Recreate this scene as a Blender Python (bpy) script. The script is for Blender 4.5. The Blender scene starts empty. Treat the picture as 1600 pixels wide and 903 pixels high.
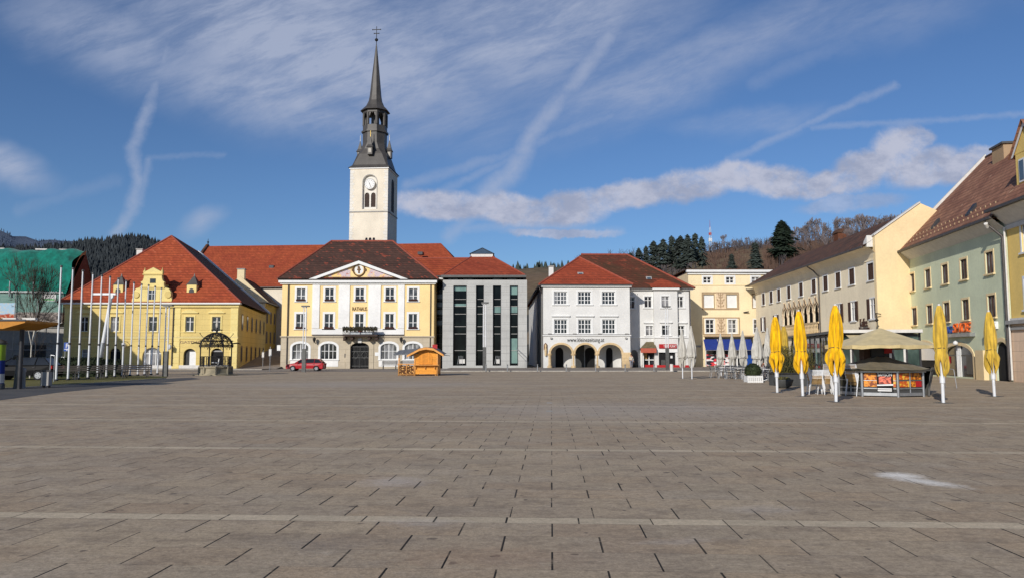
import bpy, math, random
from mathutils import Vector, Matrix
random.seed(7)
D = bpy.data; SC = bpy.context.scene; COL = SC.collection
R = math.radians; PI = math.pi
# ---------------------------------------------------------------- camera and pixel -> world helpers
PW, PH, FPX, HZ, CH = 1600.0, 903.0, 1200.0, 554.0, 1.6
PIT = math.atan((HZ - PH/2)/FPX); CP, SP = math.cos(PIT), math.sin(PIT)
def ray(px, py):
    a = (px-PW/2)/FPX; b = (PH/2-py)/FPX
    return Vector((a, CP-b*SP, SP+b*CP))
def at(px, py, Y):
    d = ray(px, py); t = Y/d.y
    return Vector((d.x*t, Y, CH+d.z*t))
def G(px, py, z=0.0):
    d = ray(px, py); t = (z-CH)/d.z
    return Vector((d.x*t, d.y*t, z))
def gy(px, Y): return Vector((at(px, HZ+CH*FPX/Y, Y).x, Y, 0))
cam = D.cameras.new('camera'); co = D.objects.new('camera', cam); COL.objects.link(co)
cam.sensor_width = 36; cam.lens = 36*FPX/PW; cam.clip_start = .1; cam.clip_end = 9000
co.location = (0, 0, CH); co.rotation_euler = (PI/2+PIT, 0, 0); SC.camera = co

# ---------------------------------------------------------------- node helpers
class S:
    """a socket with arithmetic"""
    def __init__(s, nt, k): s.nt = nt; s.k = k
    def _m(s, op, o=None, c=None):
        n = s.nt.nodes.new('ShaderNodeMath'); n.operation = op
        for i, v in enumerate((s, o, c)):
            if v is None: continue
            if isinstance(v, S): s.nt.links.new(v.k, n.inputs[i])
            else: n.inputs[i].default_value = v
        return S(s.nt, n.outputs[0])
    def __add__(s, o): return s._m('ADD', o)
    def __sub__(s, o): return s._m('SUBTRACT', o)
    def __mul__(s, o): return s._m('MULTIPLY', o)
    def __truediv__(s, o): return s._m('DIVIDE', o)
    __radd__ = __add__; __rmul__ = __mul__
    def __rsub__(s, o): return (s*-1)+o
    def lt(s, o): return s._m('LESS_THAN', o)
    def gt(s, o): return s._m('GREATER_THAN', o)
    def fract(s): return s._m('FRACT')
    def floor(s): return s._m('FLOOR')
    def mod(s, o): return s._m('FLOORED_MODULO', o)
    def abs(s): return s._m('ABSOLUTE')
    def min(s, o): return s._m('MINIMUM', o)
    def max(s, o): return s._m('MAXIMUM', o)
    def pow(s, o): return s._m('POWER', o)
    def sqrt(s): return s._m('SQRT')
    def sin(s): return s._m('SINE')
    def clamp(s): return s.max(0.0).min(1.0)
    def ramp(s, a, b, lo=0.0, hi=1.0, smooth=True):
        n = s.nt.nodes.new('ShaderNodeMapRange'); n.interpolation_type = 'SMOOTHSTEP' if smooth else 'LINEAR'
        s.nt.links.new(s.k, n.inputs[0])
        for i, v in enumerate((a, b, lo, hi)): n.inputs[i+1].default_value = v
        return S(s.nt, n.outputs[0])
def coords(nt, kind='Object'):
    n = nt.nodes.new('ShaderNodeTexCoord'); return S(nt, n.outputs[kind])
def sep(v):
    n = v.nt.nodes.new('ShaderNodeSeparateXYZ'); v.nt.links.new(v.k, n.inputs[0])
    return [S(v.nt, n.outputs[i]) for i in range(3)]
def comb(nt, *xs):
    n = nt.nodes.new('ShaderNodeCombineXYZ')
    for i, v in enumerate(xs):
        if isinstance(v, S): nt.links.new(v.k, n.inputs[i])
        else: n.inputs[i].default_value = v
    return S(nt, n.outputs[0])
def scaled(v, sx, sy, sz):
    n = v.nt.nodes.new('ShaderNodeVectorMath'); n.operation = 'MULTIPLY'
    v.nt.links.new(v.k, n.inputs[0]); n.inputs[1].default_value = (sx, sy, sz); return S(v.nt, n.outputs[0])
def noise(v, scale, detail=3, rough=.55, dist=0):
    n = v.nt.nodes.new('ShaderNodeTexNoise'); v.nt.links.new(v.k, n.inputs['Vector'])
    n.inputs['Scale'].default_value = scale; n.inputs['Detail'].default_value = detail
    n.inputs['Roughness'].default_value = rough; n.inputs['Distortion'].default_value = dist
    return S(v.nt, n.outputs[0])
def wnoise(v):
    n = v.nt.nodes.new('ShaderNodeTexWhiteNoise'); v.nt.links.new(v.k, n.inputs['Vector']); return S(v.nt, n.outputs['Value'])
def voro(v, scale):
    n = v.nt.nodes.new('ShaderNodeTexVoronoi'); v.nt.links.new(v.k, n.inputs['Vector']); n.inputs['Scale'].default_value = scale
    return S(v.nt, n.outputs['Distance'])
def mix(f, a, b, kind='MIX'):
    nt = f.nt if isinstance(f, S) else (a.nt if isinstance(a, S) else b.nt)
    n = nt.nodes.new('ShaderNodeMix'); n.data_type = 'RGBA'; n.blend_type = kind
    for i, v in ((0, f), (6, a), (7, b)):
        if isinstance(v, S): nt.links.new(v.k, n.inputs[i])
        elif i == 0: n.inputs[0].default_value = v
        else: n.inputs[i].default_value = (*v[:3], 1)
    return S(nt, n.outputs[2])
def scalecol(c, f):  # colour times scalar socket
    n = f.nt.nodes.new('ShaderNodeVectorMath'); n.operation = 'SCALE'
    if isinstance(c, S): f.nt.links.new(c.k, n.inputs[0])
    else: n.inputs[0].default_value = c[:3]
    f.nt.links.new(f.k, n.inputs['Scale']); return S(f.nt, n.outputs[0])
def srgb(r, g, b):
    f = lambda c: (c/255/12.92) if c/255 < .04045 else ((c/255+.055)/1.055)**2.4
    return (f(r), f(g), f(b))
M = {}
def newmat(name, rough=.8, metal=0, spec=.5):
    m = D.materials.new(name); m.use_nodes = True; nt = m.node_tree
    p = nt.nodes['Principled BSDF']; p.inputs['Roughness'].default_value = rough
    p.inputs['Metallic'].default_value = metal; p.inputs['Specular IOR Level'].default_value = spec
    M[name] = m; return m, nt, p
def setcol(nt, p, c): nt.links.new(c.k, p.inputs['Base Color'])
def bump(nt, p, h, strength=.3, dist=.02):
    b = nt.nodes.new('ShaderNodeBump'); b.inputs['Strength'].default_value = strength; b.inputs['Distance'].default_value = dist
    nt.links.new(h.k, b.inputs['Height']); nt.links.new(b.outputs[0], p.inputs['Normal'])
def plain(name, c, rough=.6, metal=0, var=.12, scale=3, spec=.4):
    m, nt, p = newmat(name, rough, metal, spec); v = coords(nt)
    f = noise(v, scale, 4).ramp(.25, .75, 1-var, 1+var*.6)*noise(v, scale*9, 2).ramp(.3, .7, 1-var*.4, 1+var*.4)
    setcol(nt, p, scalecol(c, f)); return m
def plaster(name, c, dirt=.2, dirtcol=(.25, .22, .18), blocks=None, streak=.12):
    m, nt, p = newmat(name, .9, 0, .2); v = coords(nt); x, y, z = sep(v)
    f = noise(v, .35, 5, .6).ramp(.3, .7, .9, 1.05)*noise(v, 6, 3).ramp(.3, .7, .96, 1.03)
    st = noise(scaled(v, 3.0, 3.0, .25), 1.0, 4).ramp(.5, .8)*streak
    low = z.ramp(.0, 1.6, 1, 0)*noise(v, 1.3, 4).ramp(.3, .7)
    c2 = mix((st+low*dirt*1.6+noise(v, .8, 5).ramp(.55, .85)*dirt).clamp(), scalecol(c, f), dirtcol)
    if blocks:
        bw, bh = blocks; r = (z/bh).floor(); fx = ((x+y+r.mod(2.0)*(bw/2))/bw).fract(); fz = (z/bh).fract()
        j = fz.lt(.03/bh).max(fx.lt(.025/bw)) if bw < 90 else fz.lt(.05/bh)
        c2 = mix(j*.45, c2, (c[0]*.35, c[1]*.33, c[2]*.3))
    setcol(nt, p, c2); bump(nt, p, noise(v, 30, 3), .15, .01); return m
def rooftile(name, c1, c2, c3=None, th=(.55, .62), rows=.33, rowk=.35, cols=.26):
    m, nt, p = newmat(name, .85, 0, .25); v = coords(nt); x, y, z = sep(v)
    rr = (z/rows).floor(); cc = ((x+y)/cols+rr.mod(2.0)*.5).floor()
    w = wnoise(comb(nt, cc, rr, 0.0))
    base = mix(noise(v, .5, 4).ramp(.3, .7), c1, c2)
    base = mix((w*.6).clamp(), base, scalecol(base, noise(v, 3, 2).ramp(.3, .7, .6, 1.2)))
    if c3:
        base = mix((noise(scaled(v, 1, 1, 1.6), 1.1, 5, .65)+(w-.5)*.22).ramp(th[0], th[1]), base, c3)
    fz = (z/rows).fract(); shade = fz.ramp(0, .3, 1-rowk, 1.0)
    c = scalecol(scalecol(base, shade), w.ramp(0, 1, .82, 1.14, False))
    setcol(nt, p, c); bump(nt, p, fz, .5, .04); return m
def glassmat(name, c, rough=.06, tint=None):
    m, nt, p = newmat(name, rough, 0, .6); v = coords(nt); x, y, z = sep(v)
    w = noise(scaled(v, .9, .9, .5), 1.0, 3)
    setcol(nt, p, mix(w.ramp(.35, .7), c, tint or tuple(k*2.6 for k in c))); return m

plaster('yellow_plaster', srgb(222, 198, 128), .24, (.36, .29, .15), (2.4, .62), .2)
plaster('yellow_trim', srgb(234, 214, 144), .14, (.35, .28, .12))
plaster('hall_yellow', srgb(246, 216, 156), .22, (.5, .4, .24), None, .14)
plaster('hall_white', (.84, .83, .8), .06, (.5, .48, .42), None, .05)
plaster('white_plaster', srgb(220, 219, 215), .24, (.4, .39, .37), None, .06)
plaster('hall_stone', srgb(196, 183, 160), .2, (.26, .23, .18), (1.5, .75))
plaster('arch_stone', srgb(214, 188, 146), .35, (.2, .15, .1), (.5, .4))
plaster('cream_plaster', srgb(240, 222, 182), .16, (.45, .38, .25))
plaster('cream_gable', srgb(238, 214, 168), .06, (.42, .36, .26))
plaster('house_ochre', srgb(196, 164, 84), .12, (.25, .2, .1))
plaster('old_plaster', srgb(244, 230, 200), .32, (.4, .32, .22), None, .2)
plaster('green_plaster', srgb(216, 222, 190), .1, (.3, .33, .28))
plaster('right_yellow', srgb(236, 204, 124), .1, (.35, .28, .14))
plaster('pink_stone', srgb(236, 206, 176), .15, (.3, .25, .2), (1.6, .6))
plaster('tower_plaster', srgb(232, 222, 202), .12, (.5, .45, .36), None, .1)
plaster('tower_quoin', srgb(230, 226, 216), .1, (.5, .46, .4), (1.2, .5))
plaster('relief_plaster', srgb(226, 202, 170), .25, (.36, .28, .2), (.55, .35))
plaster('trim_brown', srgb(170, 145, 115), .2)
plaster('concrete_slab', srgb(184, 184, 180), .12, (.28, .28, .27), (1.9, .9), .14)
plaster('brick_brown', srgb(112, 72, 54), .2, (.1, .06, .05), (.6, .3))
plaster('well_stone', srgb(170, 158, 132), .5, (.14, .13, .1))
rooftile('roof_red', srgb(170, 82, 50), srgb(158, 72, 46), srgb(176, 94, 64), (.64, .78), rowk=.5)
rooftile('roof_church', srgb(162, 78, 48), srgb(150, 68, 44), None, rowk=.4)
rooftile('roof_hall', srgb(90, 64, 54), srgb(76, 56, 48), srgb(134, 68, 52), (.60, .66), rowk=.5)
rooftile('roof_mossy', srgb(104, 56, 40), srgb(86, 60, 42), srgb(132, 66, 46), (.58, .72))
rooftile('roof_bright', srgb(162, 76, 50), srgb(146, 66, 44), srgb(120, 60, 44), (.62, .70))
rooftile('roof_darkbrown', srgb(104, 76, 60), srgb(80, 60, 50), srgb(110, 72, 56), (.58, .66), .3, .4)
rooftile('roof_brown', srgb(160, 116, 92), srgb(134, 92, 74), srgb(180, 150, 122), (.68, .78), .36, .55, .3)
plain('roof_edge', srgb(148, 74, 56), .8)
plain('spire_slate', srgb(78, 74, 70), .5, 0, .25, .8)
plain('white_paint', (.78, .78, .76), .5, 0, .05)
plain('offwhite_trim', (.66, .64, .6), .7, 0, .1)
plain('grey_trim', (.36, .35, .33), .7, 0, .15)
plain('gutter', (.09, .08, .075), .5, .3, .2)
plain('pole_white', (.76, .77, .78), .35, .1, .1)
plain('steel', (.42, .43, .44), .35, .7, .15)
plain('dark_metal', (.045, .045, .05), .5, .3, .3)
plain('iron', (.03, .028, .028), .6, .5, .3)
plain('grey_metal', (.11, .11, .105), .5, .3, .2)
plain('gold', (.55, .38, .1), .35, .8, .1)
plain('brown_wood', srgb(74, 50, 40), .7, 0, .25)
plain('dark_wood', srgb(60, 44, 36), .7, 0, .2)
plain('flower_dark', srgb(66, 36, 30), .9, 0, .5, 12)
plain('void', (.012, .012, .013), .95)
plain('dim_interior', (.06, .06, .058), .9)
plain('tyre', (.02, .02, .02), .9)
plain('car_red', srgb(170, 14, 30), .3, 0, .03, 3, .4)
plain('car_dark', srgb(8, 9, 12), .5, 0, .05, 3, .1)
plain('lamp_clear', (.75, .75, .75), .1, 0, .02)
plain('lamp_red', (.5, .02, .02), .2, 0, .05)
plain('paint_red', srgb(176, 30, 34), .5, 0, .08)
plain('awning_red', srgb(180, 92, 72), .8, 0, .1)
plain('awning_blue', srgb(28, 52, 130), .7, 0, .12)
plain('paint_blue', srgb(24, 70, 150), .4, 0, .05)
plain('paint_orange', srgb(235, 110, 45), .4, 0, .05)
plain('lime', srgb(140, 170, 44), .5, 0, .1)
plain('letter_dark', (.03, .03, .03), .5, 0, .05)
plain('letter_brown', srgb(110, 76, 36), .6, 0, .1)
plain('letter_grey', (.3, .3, .3), .5, 0, .05)
plain('skin', srgb(205, 155, 125), .6, 0, .05)
plain('hair', srgb(70, 48, 34), .9, 0, .2)
plain('cloth_dark', srgb(40, 42, 52), .9, 0, .15)
plain('cloth_light', srgb(205, 196, 178), .9, 0, .15)
plain('cloth_grey', srgb(130, 130, 142), .9, 0, .15)
plain('cloth_brown', srgb(120, 80, 58), .9, 0, .15)
plain('bark', srgb(86, 74, 62), .95, 0, .3, 2)
plain('bark_pale', srgb(190, 184, 172), .9, 0, .25, 2)
plain('bark_far', srgb(92, 86, 88), .95, 0, .2, .3)
plain('twig_far', srgb(128, 118, 118), .95, 0, .2, .3)
plain('twig_red', srgb(104, 82, 70), .95, 0, .3, .3)
plain('needles', (.028, .045, .026), .95, 0, .5, .6)
plain('needles_far', (.052, .068, .056), .95, 0, .4, .3)
plain('needles_dark', (.014, .026, .013), .95, 0, .4, .6)
plain('leaf_box', (.032, .045, .014), .8, 0, .5, 8)
plain('leaf_hedge', (.02, .03, .012), .9, 0, .5, 6)
plain('leaf_dry', srgb(104, 98, 54), .9, 0, .4, 5)
plain('planter_dark', (.07, .072, .07), .8, 0, .2)
plain('wicker', srgb(176, 142, 90), .8, 0, .25, 12)
plain('chair_dark', (.05, .05, .055), .7, 0, .2)
plain('bench_wood', (.05, .042, .036), .8, 0, .3)
plain('forest_far', (.075, .1, .145), 1, 0, .15, .01)  # bluish distance haze is mixed into the base colour
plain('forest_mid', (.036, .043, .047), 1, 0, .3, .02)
plain('smoke_tarp', srgb(150, 138, 100), .85, 0, .12, 1.5)
glassmat('glass_dark', (.012, .014, .017)); glassmat('glass_curtain', (.03, .032, .036), .1, (.32, .32, .33))
glassmat('glass_modern', (.004, .005, .006), .05, (.008, .012, .012)); D.materials['glass_modern'].node_tree.nodes['Principled BSDF'].inputs['Specular IOR Level'].default_value = .12; glassmat('glass_pale', srgb(120, 150, 142), .15, srgb(96, 122, 118))
glassmat('glass_green', (.02, .04, .034), .05, (.1, .15, .13)); glassmat('glass_roof', srgb(80, 96, 110), .2, srgb(60, 70, 80))
glassmat('glass_car', (.01, .011, .012), .03)
def fabric(name, c, fold=26, k=.28, dirt=.15):
    m, nt, p = newmat(name, .85, 0, .2); v = coords(nt); x, y, z = sep(v)
    f = noise(scaled(v, 1, 1, .12), fold, 3, .6).ramp(.3, .7, 1-k, 1+k*.4)*noise(v, 2.2, 4).ramp(.3, .7, 1-dirt, 1.05)  # fold shading is put into the cloth colour; the coarser noise is dirt
    setcol(nt, p, scalecol(c, f)); bump(nt, p, noise(scaled(v, 1, 1, .12), fold, 3), .4, .03)
    p.inputs['Sheen Weight'].default_value = .2; return m
fabric('fabric_yellow', srgb(246, 188, 16), 13, .4, .1); fabric('fabric_faded', srgb(208, 172, 66), 12, .35, .15)
fabric('fabric_grey', srgb(196, 192, 182), 12, .2); fabric('canopy_khaki', srgb(208, 188, 138), 4, .08)
fabric('canopy_olive', srgb(112, 100, 72), 5, .25); fabric('cover_olive', srgb(52, 48, 30), 8, .3)
fabric('tarp_green', srgb(10, 122, 104), 1.2, .35, .25)
def wood(name, c, plank=.14, axis=2):
    m, nt, p = newmat(name, .6, 0, .3); v = coords(nt); q = sep(v); a = q[axis]
    r = (a/plank).floor(); fr = (a/plank).fract(); w = wnoise(comb(nt, r, 0.0, 1.0))
    f = w.ramp(0, 1, .8, 1.12, False)*fr.ramp(0, .15, .45, 1)*noise(scaled(v, 9, 9, 9), 1, 3).ramp(.3, .7, .85, 1.08)
    setcol(nt, p, scalecol(c, f)); return m
wood('hut_wood', srgb(232, 156, 58)); wood('hut_wood_v', srgb(224, 146, 50), .13, 0); wood('hut_trim', srgb(226, 160, 84), 9)
wood('grey_board', srgb(120, 122, 124), .15, 0)
# lattice of the log store
m, nt, p = newmat('firewood', .9); v = coords(nt); q = voro(v, 7.5)
setcol(nt, p, mix(q.ramp(.15, .5), srgb(232, 180, 104), srgb(90, 56, 28)))
# painted frieze in the gable
m, nt, p = newmat('mural', .9, 0, .1); v = coords(nt)
c = mix(noise(v, 1.6, 5, .7).ramp(.42, .56), srgb(250, 214, 140), srgb(206, 190, 196))
c = mix(noise(scaled(v, 1, 1, 2), 2.6, 4, .7).ramp(.56, .64), c, srgb(206, 130, 110))
setcol(nt, p, mix(noise(scaled(v, 1, 1, 2), 4.5, 3).ramp(.58, .66)*.6, c, srgb(120, 112, 118)))
# printed netting of the scaffold
m, nt, p = newmat('print_net', .9, 0, .1); v = coords(nt); x, y, z = sep(v)
c = mix(noise(scaled(v, 1, 1, 2.2), 1.1, 6, .75).ramp(.42, .6), srgb(70, 66, 66), srgb(168, 158, 150))
c = mix(z.ramp(6.6, 6.9)*.8, c, srgb(120, 160, 150))
setcol(nt, p, c)
m, nt, p = newmat('print_photo', .9, 0, .1); v = coords(nt); x, y, z = sep(v)
c = mix((z+noise(v, .8, 3)*1.2).ramp(6.3, 6.7), srgb(88, 98, 62), srgb(180, 84, 60)); c = mix((z+noise(v, .7, 3)*1.0).ramp(6.9, 7.1), c, srgb(176, 206, 226))
c = mix(noise(v, 3.5, 4).ramp(.52, .6)*.5, c, srgb(220, 205, 180)); setcol(nt, p, c)
# food photographs on the kiosk
for nm, a, b_, sc in (('print_food', srgb(236, 150, 40), srgb(130, 60, 20), 9), ('print_food_red', srgb(196, 84, 30), srgb(236, 190, 70), 7), ('print_face', srgb(236, 120, 90), srgb(120, 40, 30), 11)):
    m, nt, p = newmat(nm, .4); v = coords(nt)
    setcol(nt, p, mix(noise(v, sc, 3, .6).ramp(.42, .6), a, b_))
m, nt, p = newmat('print_sport', .4); v = coords(nt); x, y, z = sep(v)
f = noise(scaled(v, 1, 1, 3.4), .9, 2, .4, .6)
c = mix(f.ramp(.50, .52), (.02, .02, .03), (.75, .75, .75)); c = mix((noise(scaled(v, 1, 1, 3), 1.1, 2, .5)).ramp(.55, .57), c, srgb(214, 60, 70)); setcol(nt, p, c)

# ---------------------------------------------------------------- paving of the square
TH = math.atan(61/1200)
m, nt, p = newmat('paving', .88, 0, .25); v = coords(nt); x, y, z = sep(v)
s_ = x*math.cos(TH)-y*math.sin(TH); t_ = x*math.sin(TH)+y*math.cos(TH)
per = 5.56; tt = (t_-7.49).mod(per); k_ = ((t_-7.49)/per).floor()
strip = tt.lt(.26)
r_ = ((tt-.26)/.53).floor(); rf = ((tt-.26)/.53).fract()
even = r_.mod(2.0).lt(.5)
sa = (s_-even*.415)/.83; sb = (s_-.26)/.70
cell = sa.floor()*(1-strip)+sb.floor()*strip
fa = sa.fract(); ja = fa.min(1-fa)*.83; fb = sb.fract(); jb = fb.min(1-fb)*.70
idv = comb(nt, cell, r_+k_*17.0, strip)
w = wnoise(idv); w2 = wnoise(comb(nt, r_+k_*13.0, cell, 3.3)); w3 = wnoise(comb(nt, r_+k_*7.0, cell, 9.1))
jd = ja*(1-strip)+jb*strip
wid = w2.ramp(0, .5, .0045, .0095, False)
joint = jd.lt(wid)*w3.ramp(.0, .45, .25, 1)*(noise(v, 2.0, 4, .7).ramp(.3, .5, .45, 1))
rowj = (rf*.53).min((1-rf)*.53).lt(.0035)*(1-strip)
edge = tt.lt(.006)+(tt-.26).abs().lt(.004)
base = mix(w, srgb(178, 163, 140), srgb(188, 172, 146))
base = mix(w2.ramp(.5, 1)*.3, base, srgb(178, 150, 118)); base = mix(w3.ramp(.6, 1)*.3, base, srgb(156, 148, 132))
base = mix(noise(v, .22, 5, .6).ramp(.42, .7)*.5, base, srgb(164, 150, 132))
base = mix(noise(scaled(v, 1, 1.2, 1), 1.4, 6, .7).ramp(.5, .75)*.35, base, srgb(176, 166, 152))
base = mix(noise(scaled(v, .85, 1.15, 1), 2.2, 6, .75).ramp(.46, .66)*.5, base, srgb(122, 110, 96)); base = mix(noise(scaled(v, .3, .42, 1), 1.5, 6, .7).ramp(.5, .68)*.45, base, srgb(196, 184, 164)); base = mix(noise(v, 14, 5, .8).ramp(.5, .62)*.3, base, srgb(104, 92, 78))
base = mix(noise(v, 60, 2).ramp(.3, .7)*.2, base, srgb(110, 100, 92))
base = mix(noise(v, 5, 2, .4).ramp(.70, .74)*.7, base, srgb(86, 78, 72))
base = mix(voro(v, 1.7).ramp(.0, .035, 1, 0)*.7, base, srgb(210, 205, 196))
base = mix(strip*.8, base, scalecol(mix(noise(v, 3, 4), srgb(190, 178, 154), srgb(204, 191, 166)), w.ramp(0, 1, .9, 1.08)))
def patch(px, py, rx, ry, ang=0):
    g = G(px, py); ca, sa_ = math.cos(R(ang)), math.sin(R(ang))
    dx = x-g.x; dy = y-g.y; a = (dx*ca+dy*sa_)/rx; b = (dy*ca-dx*sa_)/ry
    return ((a*a+b*b).sqrt()+(noise(scaled(v, 2, 4, 1), 2.4, 7, .8)-.5)*2.6).ramp(.2, 1.3, 1, 0)
base = mix(patch(1405, 742, .32, .3, 0)*.95, base, srgb(236, 234, 226)); base = mix(patch(1445, 752, .55, .22, -60)*.9, base, srgb(230, 228, 220))
base = mix(patch(615, 752, .5, .45)*.45, base, srgb(196, 190, 184)); base = mix(patch(1060, 845, .4, .12, 10)*.35, base, srgb(190, 184, 176))
base = mix(patch(1190, 795, .5, .25)*.3, base, srgb(190, 184, 176)); base = mix(patch(660, 815, .5, .2)*.35, base, srgb(186, 180, 172))
base = mix(patch(540, 848, .7, .35)*.3, base, srgb(120, 116, 112)); base = mix(patch(980, 640, 6, 4)*.3, base, srgb(182, 178, 174))
base = mix(patch(560, 600, 9, 5)*.35, base, srgb(178, 174, 170)); base = mix(patch(760, 870, .8, .4)*.35, base, srgb(160, 132, 108))
base = mix((noise(scaled(v, .7, .9, 1), 1.7, 8, .8).ramp(.54, .7)*.4*y.ramp(8, 30, .4, 1)), base, srgb(214, 206, 192)); base = mix((noise(scaled(v, .5, .75, 1), 1.1, 7, .75).ramp(.55, .7)*.4), base, srgb(112, 102, 90))
base = mix(((rowj+edge)*noise(v, .9, 4).ramp(.35, .6, .25, .7)).clamp(), base, (.09, .08, .065))
far = y.ramp(12, 40, 1, .3)
base = mix(joint*far, base, (.016, .014, .012))
base = scalecol(base, noise(v, 26, 6, .85).ramp(.34, .66, .8, 1.14)*noise(scaled(v, 1, 1.6, 1), 7, 5, .7).ramp(.35, .65, .9, 1.07)); base = mix(1.0, base, (1.09, 1.04, .99), 'MULTIPLY')
setcol(nt, p, base); bump(nt, p, noise(v, 38, 5, .75), .6, .01)
nt.links.new(noise(v, .6, 4).ramp(.3, .7, .78, .95).k, p.inputs['Roughness'])
def ground(name, a, b, s1=.4, s2=20):
    m, nt, p = newmat(name, .92, 0, .2); v = coords(nt)
    c = mix(noise(v, s1, 6, .65).ramp(.35, .65), a, b); c = scalecol(c, noise(v, s2, 3).ramp(.3, .7, .8, 1.12))
    setcol(nt, p, c); bump(nt, p, noise(v, s2*2, 3), .3, .01); return m
ground('asphalt', srgb(84, 84, 84), srgb(98, 96, 93)); ground('walk', srgb(150, 141, 130), srgb(136, 126, 116))
ground('grass', srgb(104, 102, 54), srgb(118, 110, 66), 1.2, 30); ground('land', srgb(120, 112, 96), srgb(96, 92, 70), .02, .2)
ground('kerbstone', srgb(182, 176, 164), srgb(160, 154, 144), 1, 12)
ground('hillside', srgb(118, 98, 76), srgb(96, 88, 68), .03, .35)
# ---------------------------------------------------------------- mesh builder
class MB:
    def __init__(s, mat=None):
        s.v = []; s.f = []; s.mi = []; s.sm = []; s.mats = []; s.cur = 0; s.T = None
        if mat: s.use(mat)
    def use(s, mat):
        if mat not in s.mats: s.mats.append(mat)
        s.cur = s.mats.index(mat); return s
    def add(s, vs, fs, smooth=False):
        o = len(s.v); s.v += [tuple(s.T @ Vector(p)) if s.T else tuple(p) for p in vs]
        for f in fs: s.f.append([i+o for i in f]); s.mi.append(s.cur); s.sm.append(smooth)
        return s
    def face(s, *p): return s.add(p, [list(range(len(p)))])
    def box(s, x0, x1, y0, y1, z0, z1):
        return s.add([(x0,y0,z0),(x1,y0,z0),(x1,y1,z0),(x0,y1,z0),(x0,y0,z1),(x1,y0,z1),(x1,y1,z1),(x0,y1,z1)],
            [(0,3,2,1),(4,5,6,7),(0,1,5,4),(1,2,6,5),(2,3,7,6),(3,0,4,7)])
    def tube(s, p0, p1, r0, r1=None, n=8, caps=True, smooth=True):
        r1 = r0 if r1 is None else r1; p0, p1 = Vector(p0), Vector(p1); d = (p1-p0)
        if d.length < 1e-6: return s
        d.normalize(); a = d.orthogonal().normalized(); b = d.cross(a)
        vs = []
        for p, r in ((p0, r0), (p1, r1)):
            for i in range(n): vs.append(p+(a*math.cos(2*PI*i/n)+b*math.sin(2*PI*i/n))*r)
        s.add(vs, [(i, (i+1) % n, n+(i+1) % n, n+i) for i in range(n)], smooth)
        if caps and n > 3: s.add(vs, [list(range(n))[::-1], list(range(n, 2*n))])
        return s
    def path(s, pts, r, n=6):
        for i in range(len(pts)-1):
            s.tube(pts[i], pts[i+1], r if not isinstance(r, (list, tuple)) else r[i], r if not isinstance(r, (list, tuple)) else r[i+1], n)
        return s
    def lathe(s, prof, c=(0, 0), n=16, smooth=True, phase=0, sq=1.0):
        vs = []
        for r, z in prof:
            for i in range(n):
                a = 2*PI*i/n+phase; vs.append((c[0]+r*math.cos(a), c[1]+r*math.sin(a)*sq, z))
        fs = [(k*n+i, k*n+(i+1) % n, (k+1)*n+(i+1) % n, (k+1)*n+i) for k in range(len(prof)-1) for i in range(n)]
        s.add(vs, fs, smooth); o = (len(prof)-1)*n
        return s.add(vs, [list(range(n))[::-1], list(range(o, o+n))])
    def prism(s, poly, y0, y1, smooth=False):
        n = len(poly); vs = [(x, y0, z) for x, z in poly]+[(x, y1, z) for x, z in poly]
        s.add(vs, [list(range(n)), list(range(n, 2*n))[::-1]])
        return s.add(vs, [((i+1) % n, i, n+i, n+(i+1) % n) for i in range(n)], smooth)
    def build(s, name, parent=None, loc=None, rot=None):
        me = D.meshes.new(name); me.from_pydata(s.v, [], s.f)
        for mt in s.mats: me.materials.append(M[mt])
        me.polygons.foreach_set('material_index', s.mi); me.polygons.foreach_set('use_smooth', s.sm); me.update()
        o = D.objects.new(name, me); COL.objects.link(o)
        if parent: o.parent = parent
        if loc is not None: o.location = loc
        if rot is not None: o.rotation_euler = (0, 0, rot)
        return o
def tag(o, label=None, cat=None, group=None, kind=None):
    for k, v in (('label', label), ('category', cat), ('group', group), ('kind', kind)):
        if v: o[k] = v
    return o
def empty(name, loc, rot=0, label=None, cat=None, group=None):
    o = D.objects.new(name, None); COL.objects.link(o); o.location = loc; o.rotation_euler = (0, 0, rot); o.empty_display_size = .3
    return tag(o, label, cat, group)
def structure(mb, name, **k): return tag(mb.build(name, **k), kind='structure')
KIDS = {}
def copy_tree(o, parent=None, kids=None):
    c = o.copy(); COL.objects.link(c)
    if parent: c.parent = parent
    for ch in list(o.children): copy_tree(ch, c)
    return c
def place(proto, first, loc, rot=0, label=None, group=None, scale=None):
    o = proto if first else copy_tree(proto)
    o.location = loc; o.rotation_euler = (0, 0, rot)
    if scale: o.scale = (scale,)*3
    if label: o['label'] = label
    if group: o['group'] = group
    return o
def lettering(txt, size, mat, parent, x, y, z, depth=.03, rotz=0, width=None, name='lettering', shear=0):
    cu = D.curves.new('t', 'FONT'); cu.body = txt; cu.size = size; cu.extrude = depth/2; cu.align_x = 'CENTER'; cu.shear = shear
    t = D.objects.new('t', cu); COL.objects.link(t); dg = bpy.context.evaluated_depsgraph_get()
    me = D.meshes.new_from_object(t.evaluated_get(dg)); D.objects.remove(t)
    me.materials.clear(); me.materials.append(M[mat])
    o = D.objects.new(name, me); COL.objects.link(o)
    if parent: o.parent = parent
    xs = [v.co.x for v in me.vertices]; w = max(xs)-min(xs)
    o.location = (x, y, z); o.rotation_euler = (PI/2, 0, rotz)
    if width: o.scale = (width/w, 1, 1)
    return o

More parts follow.
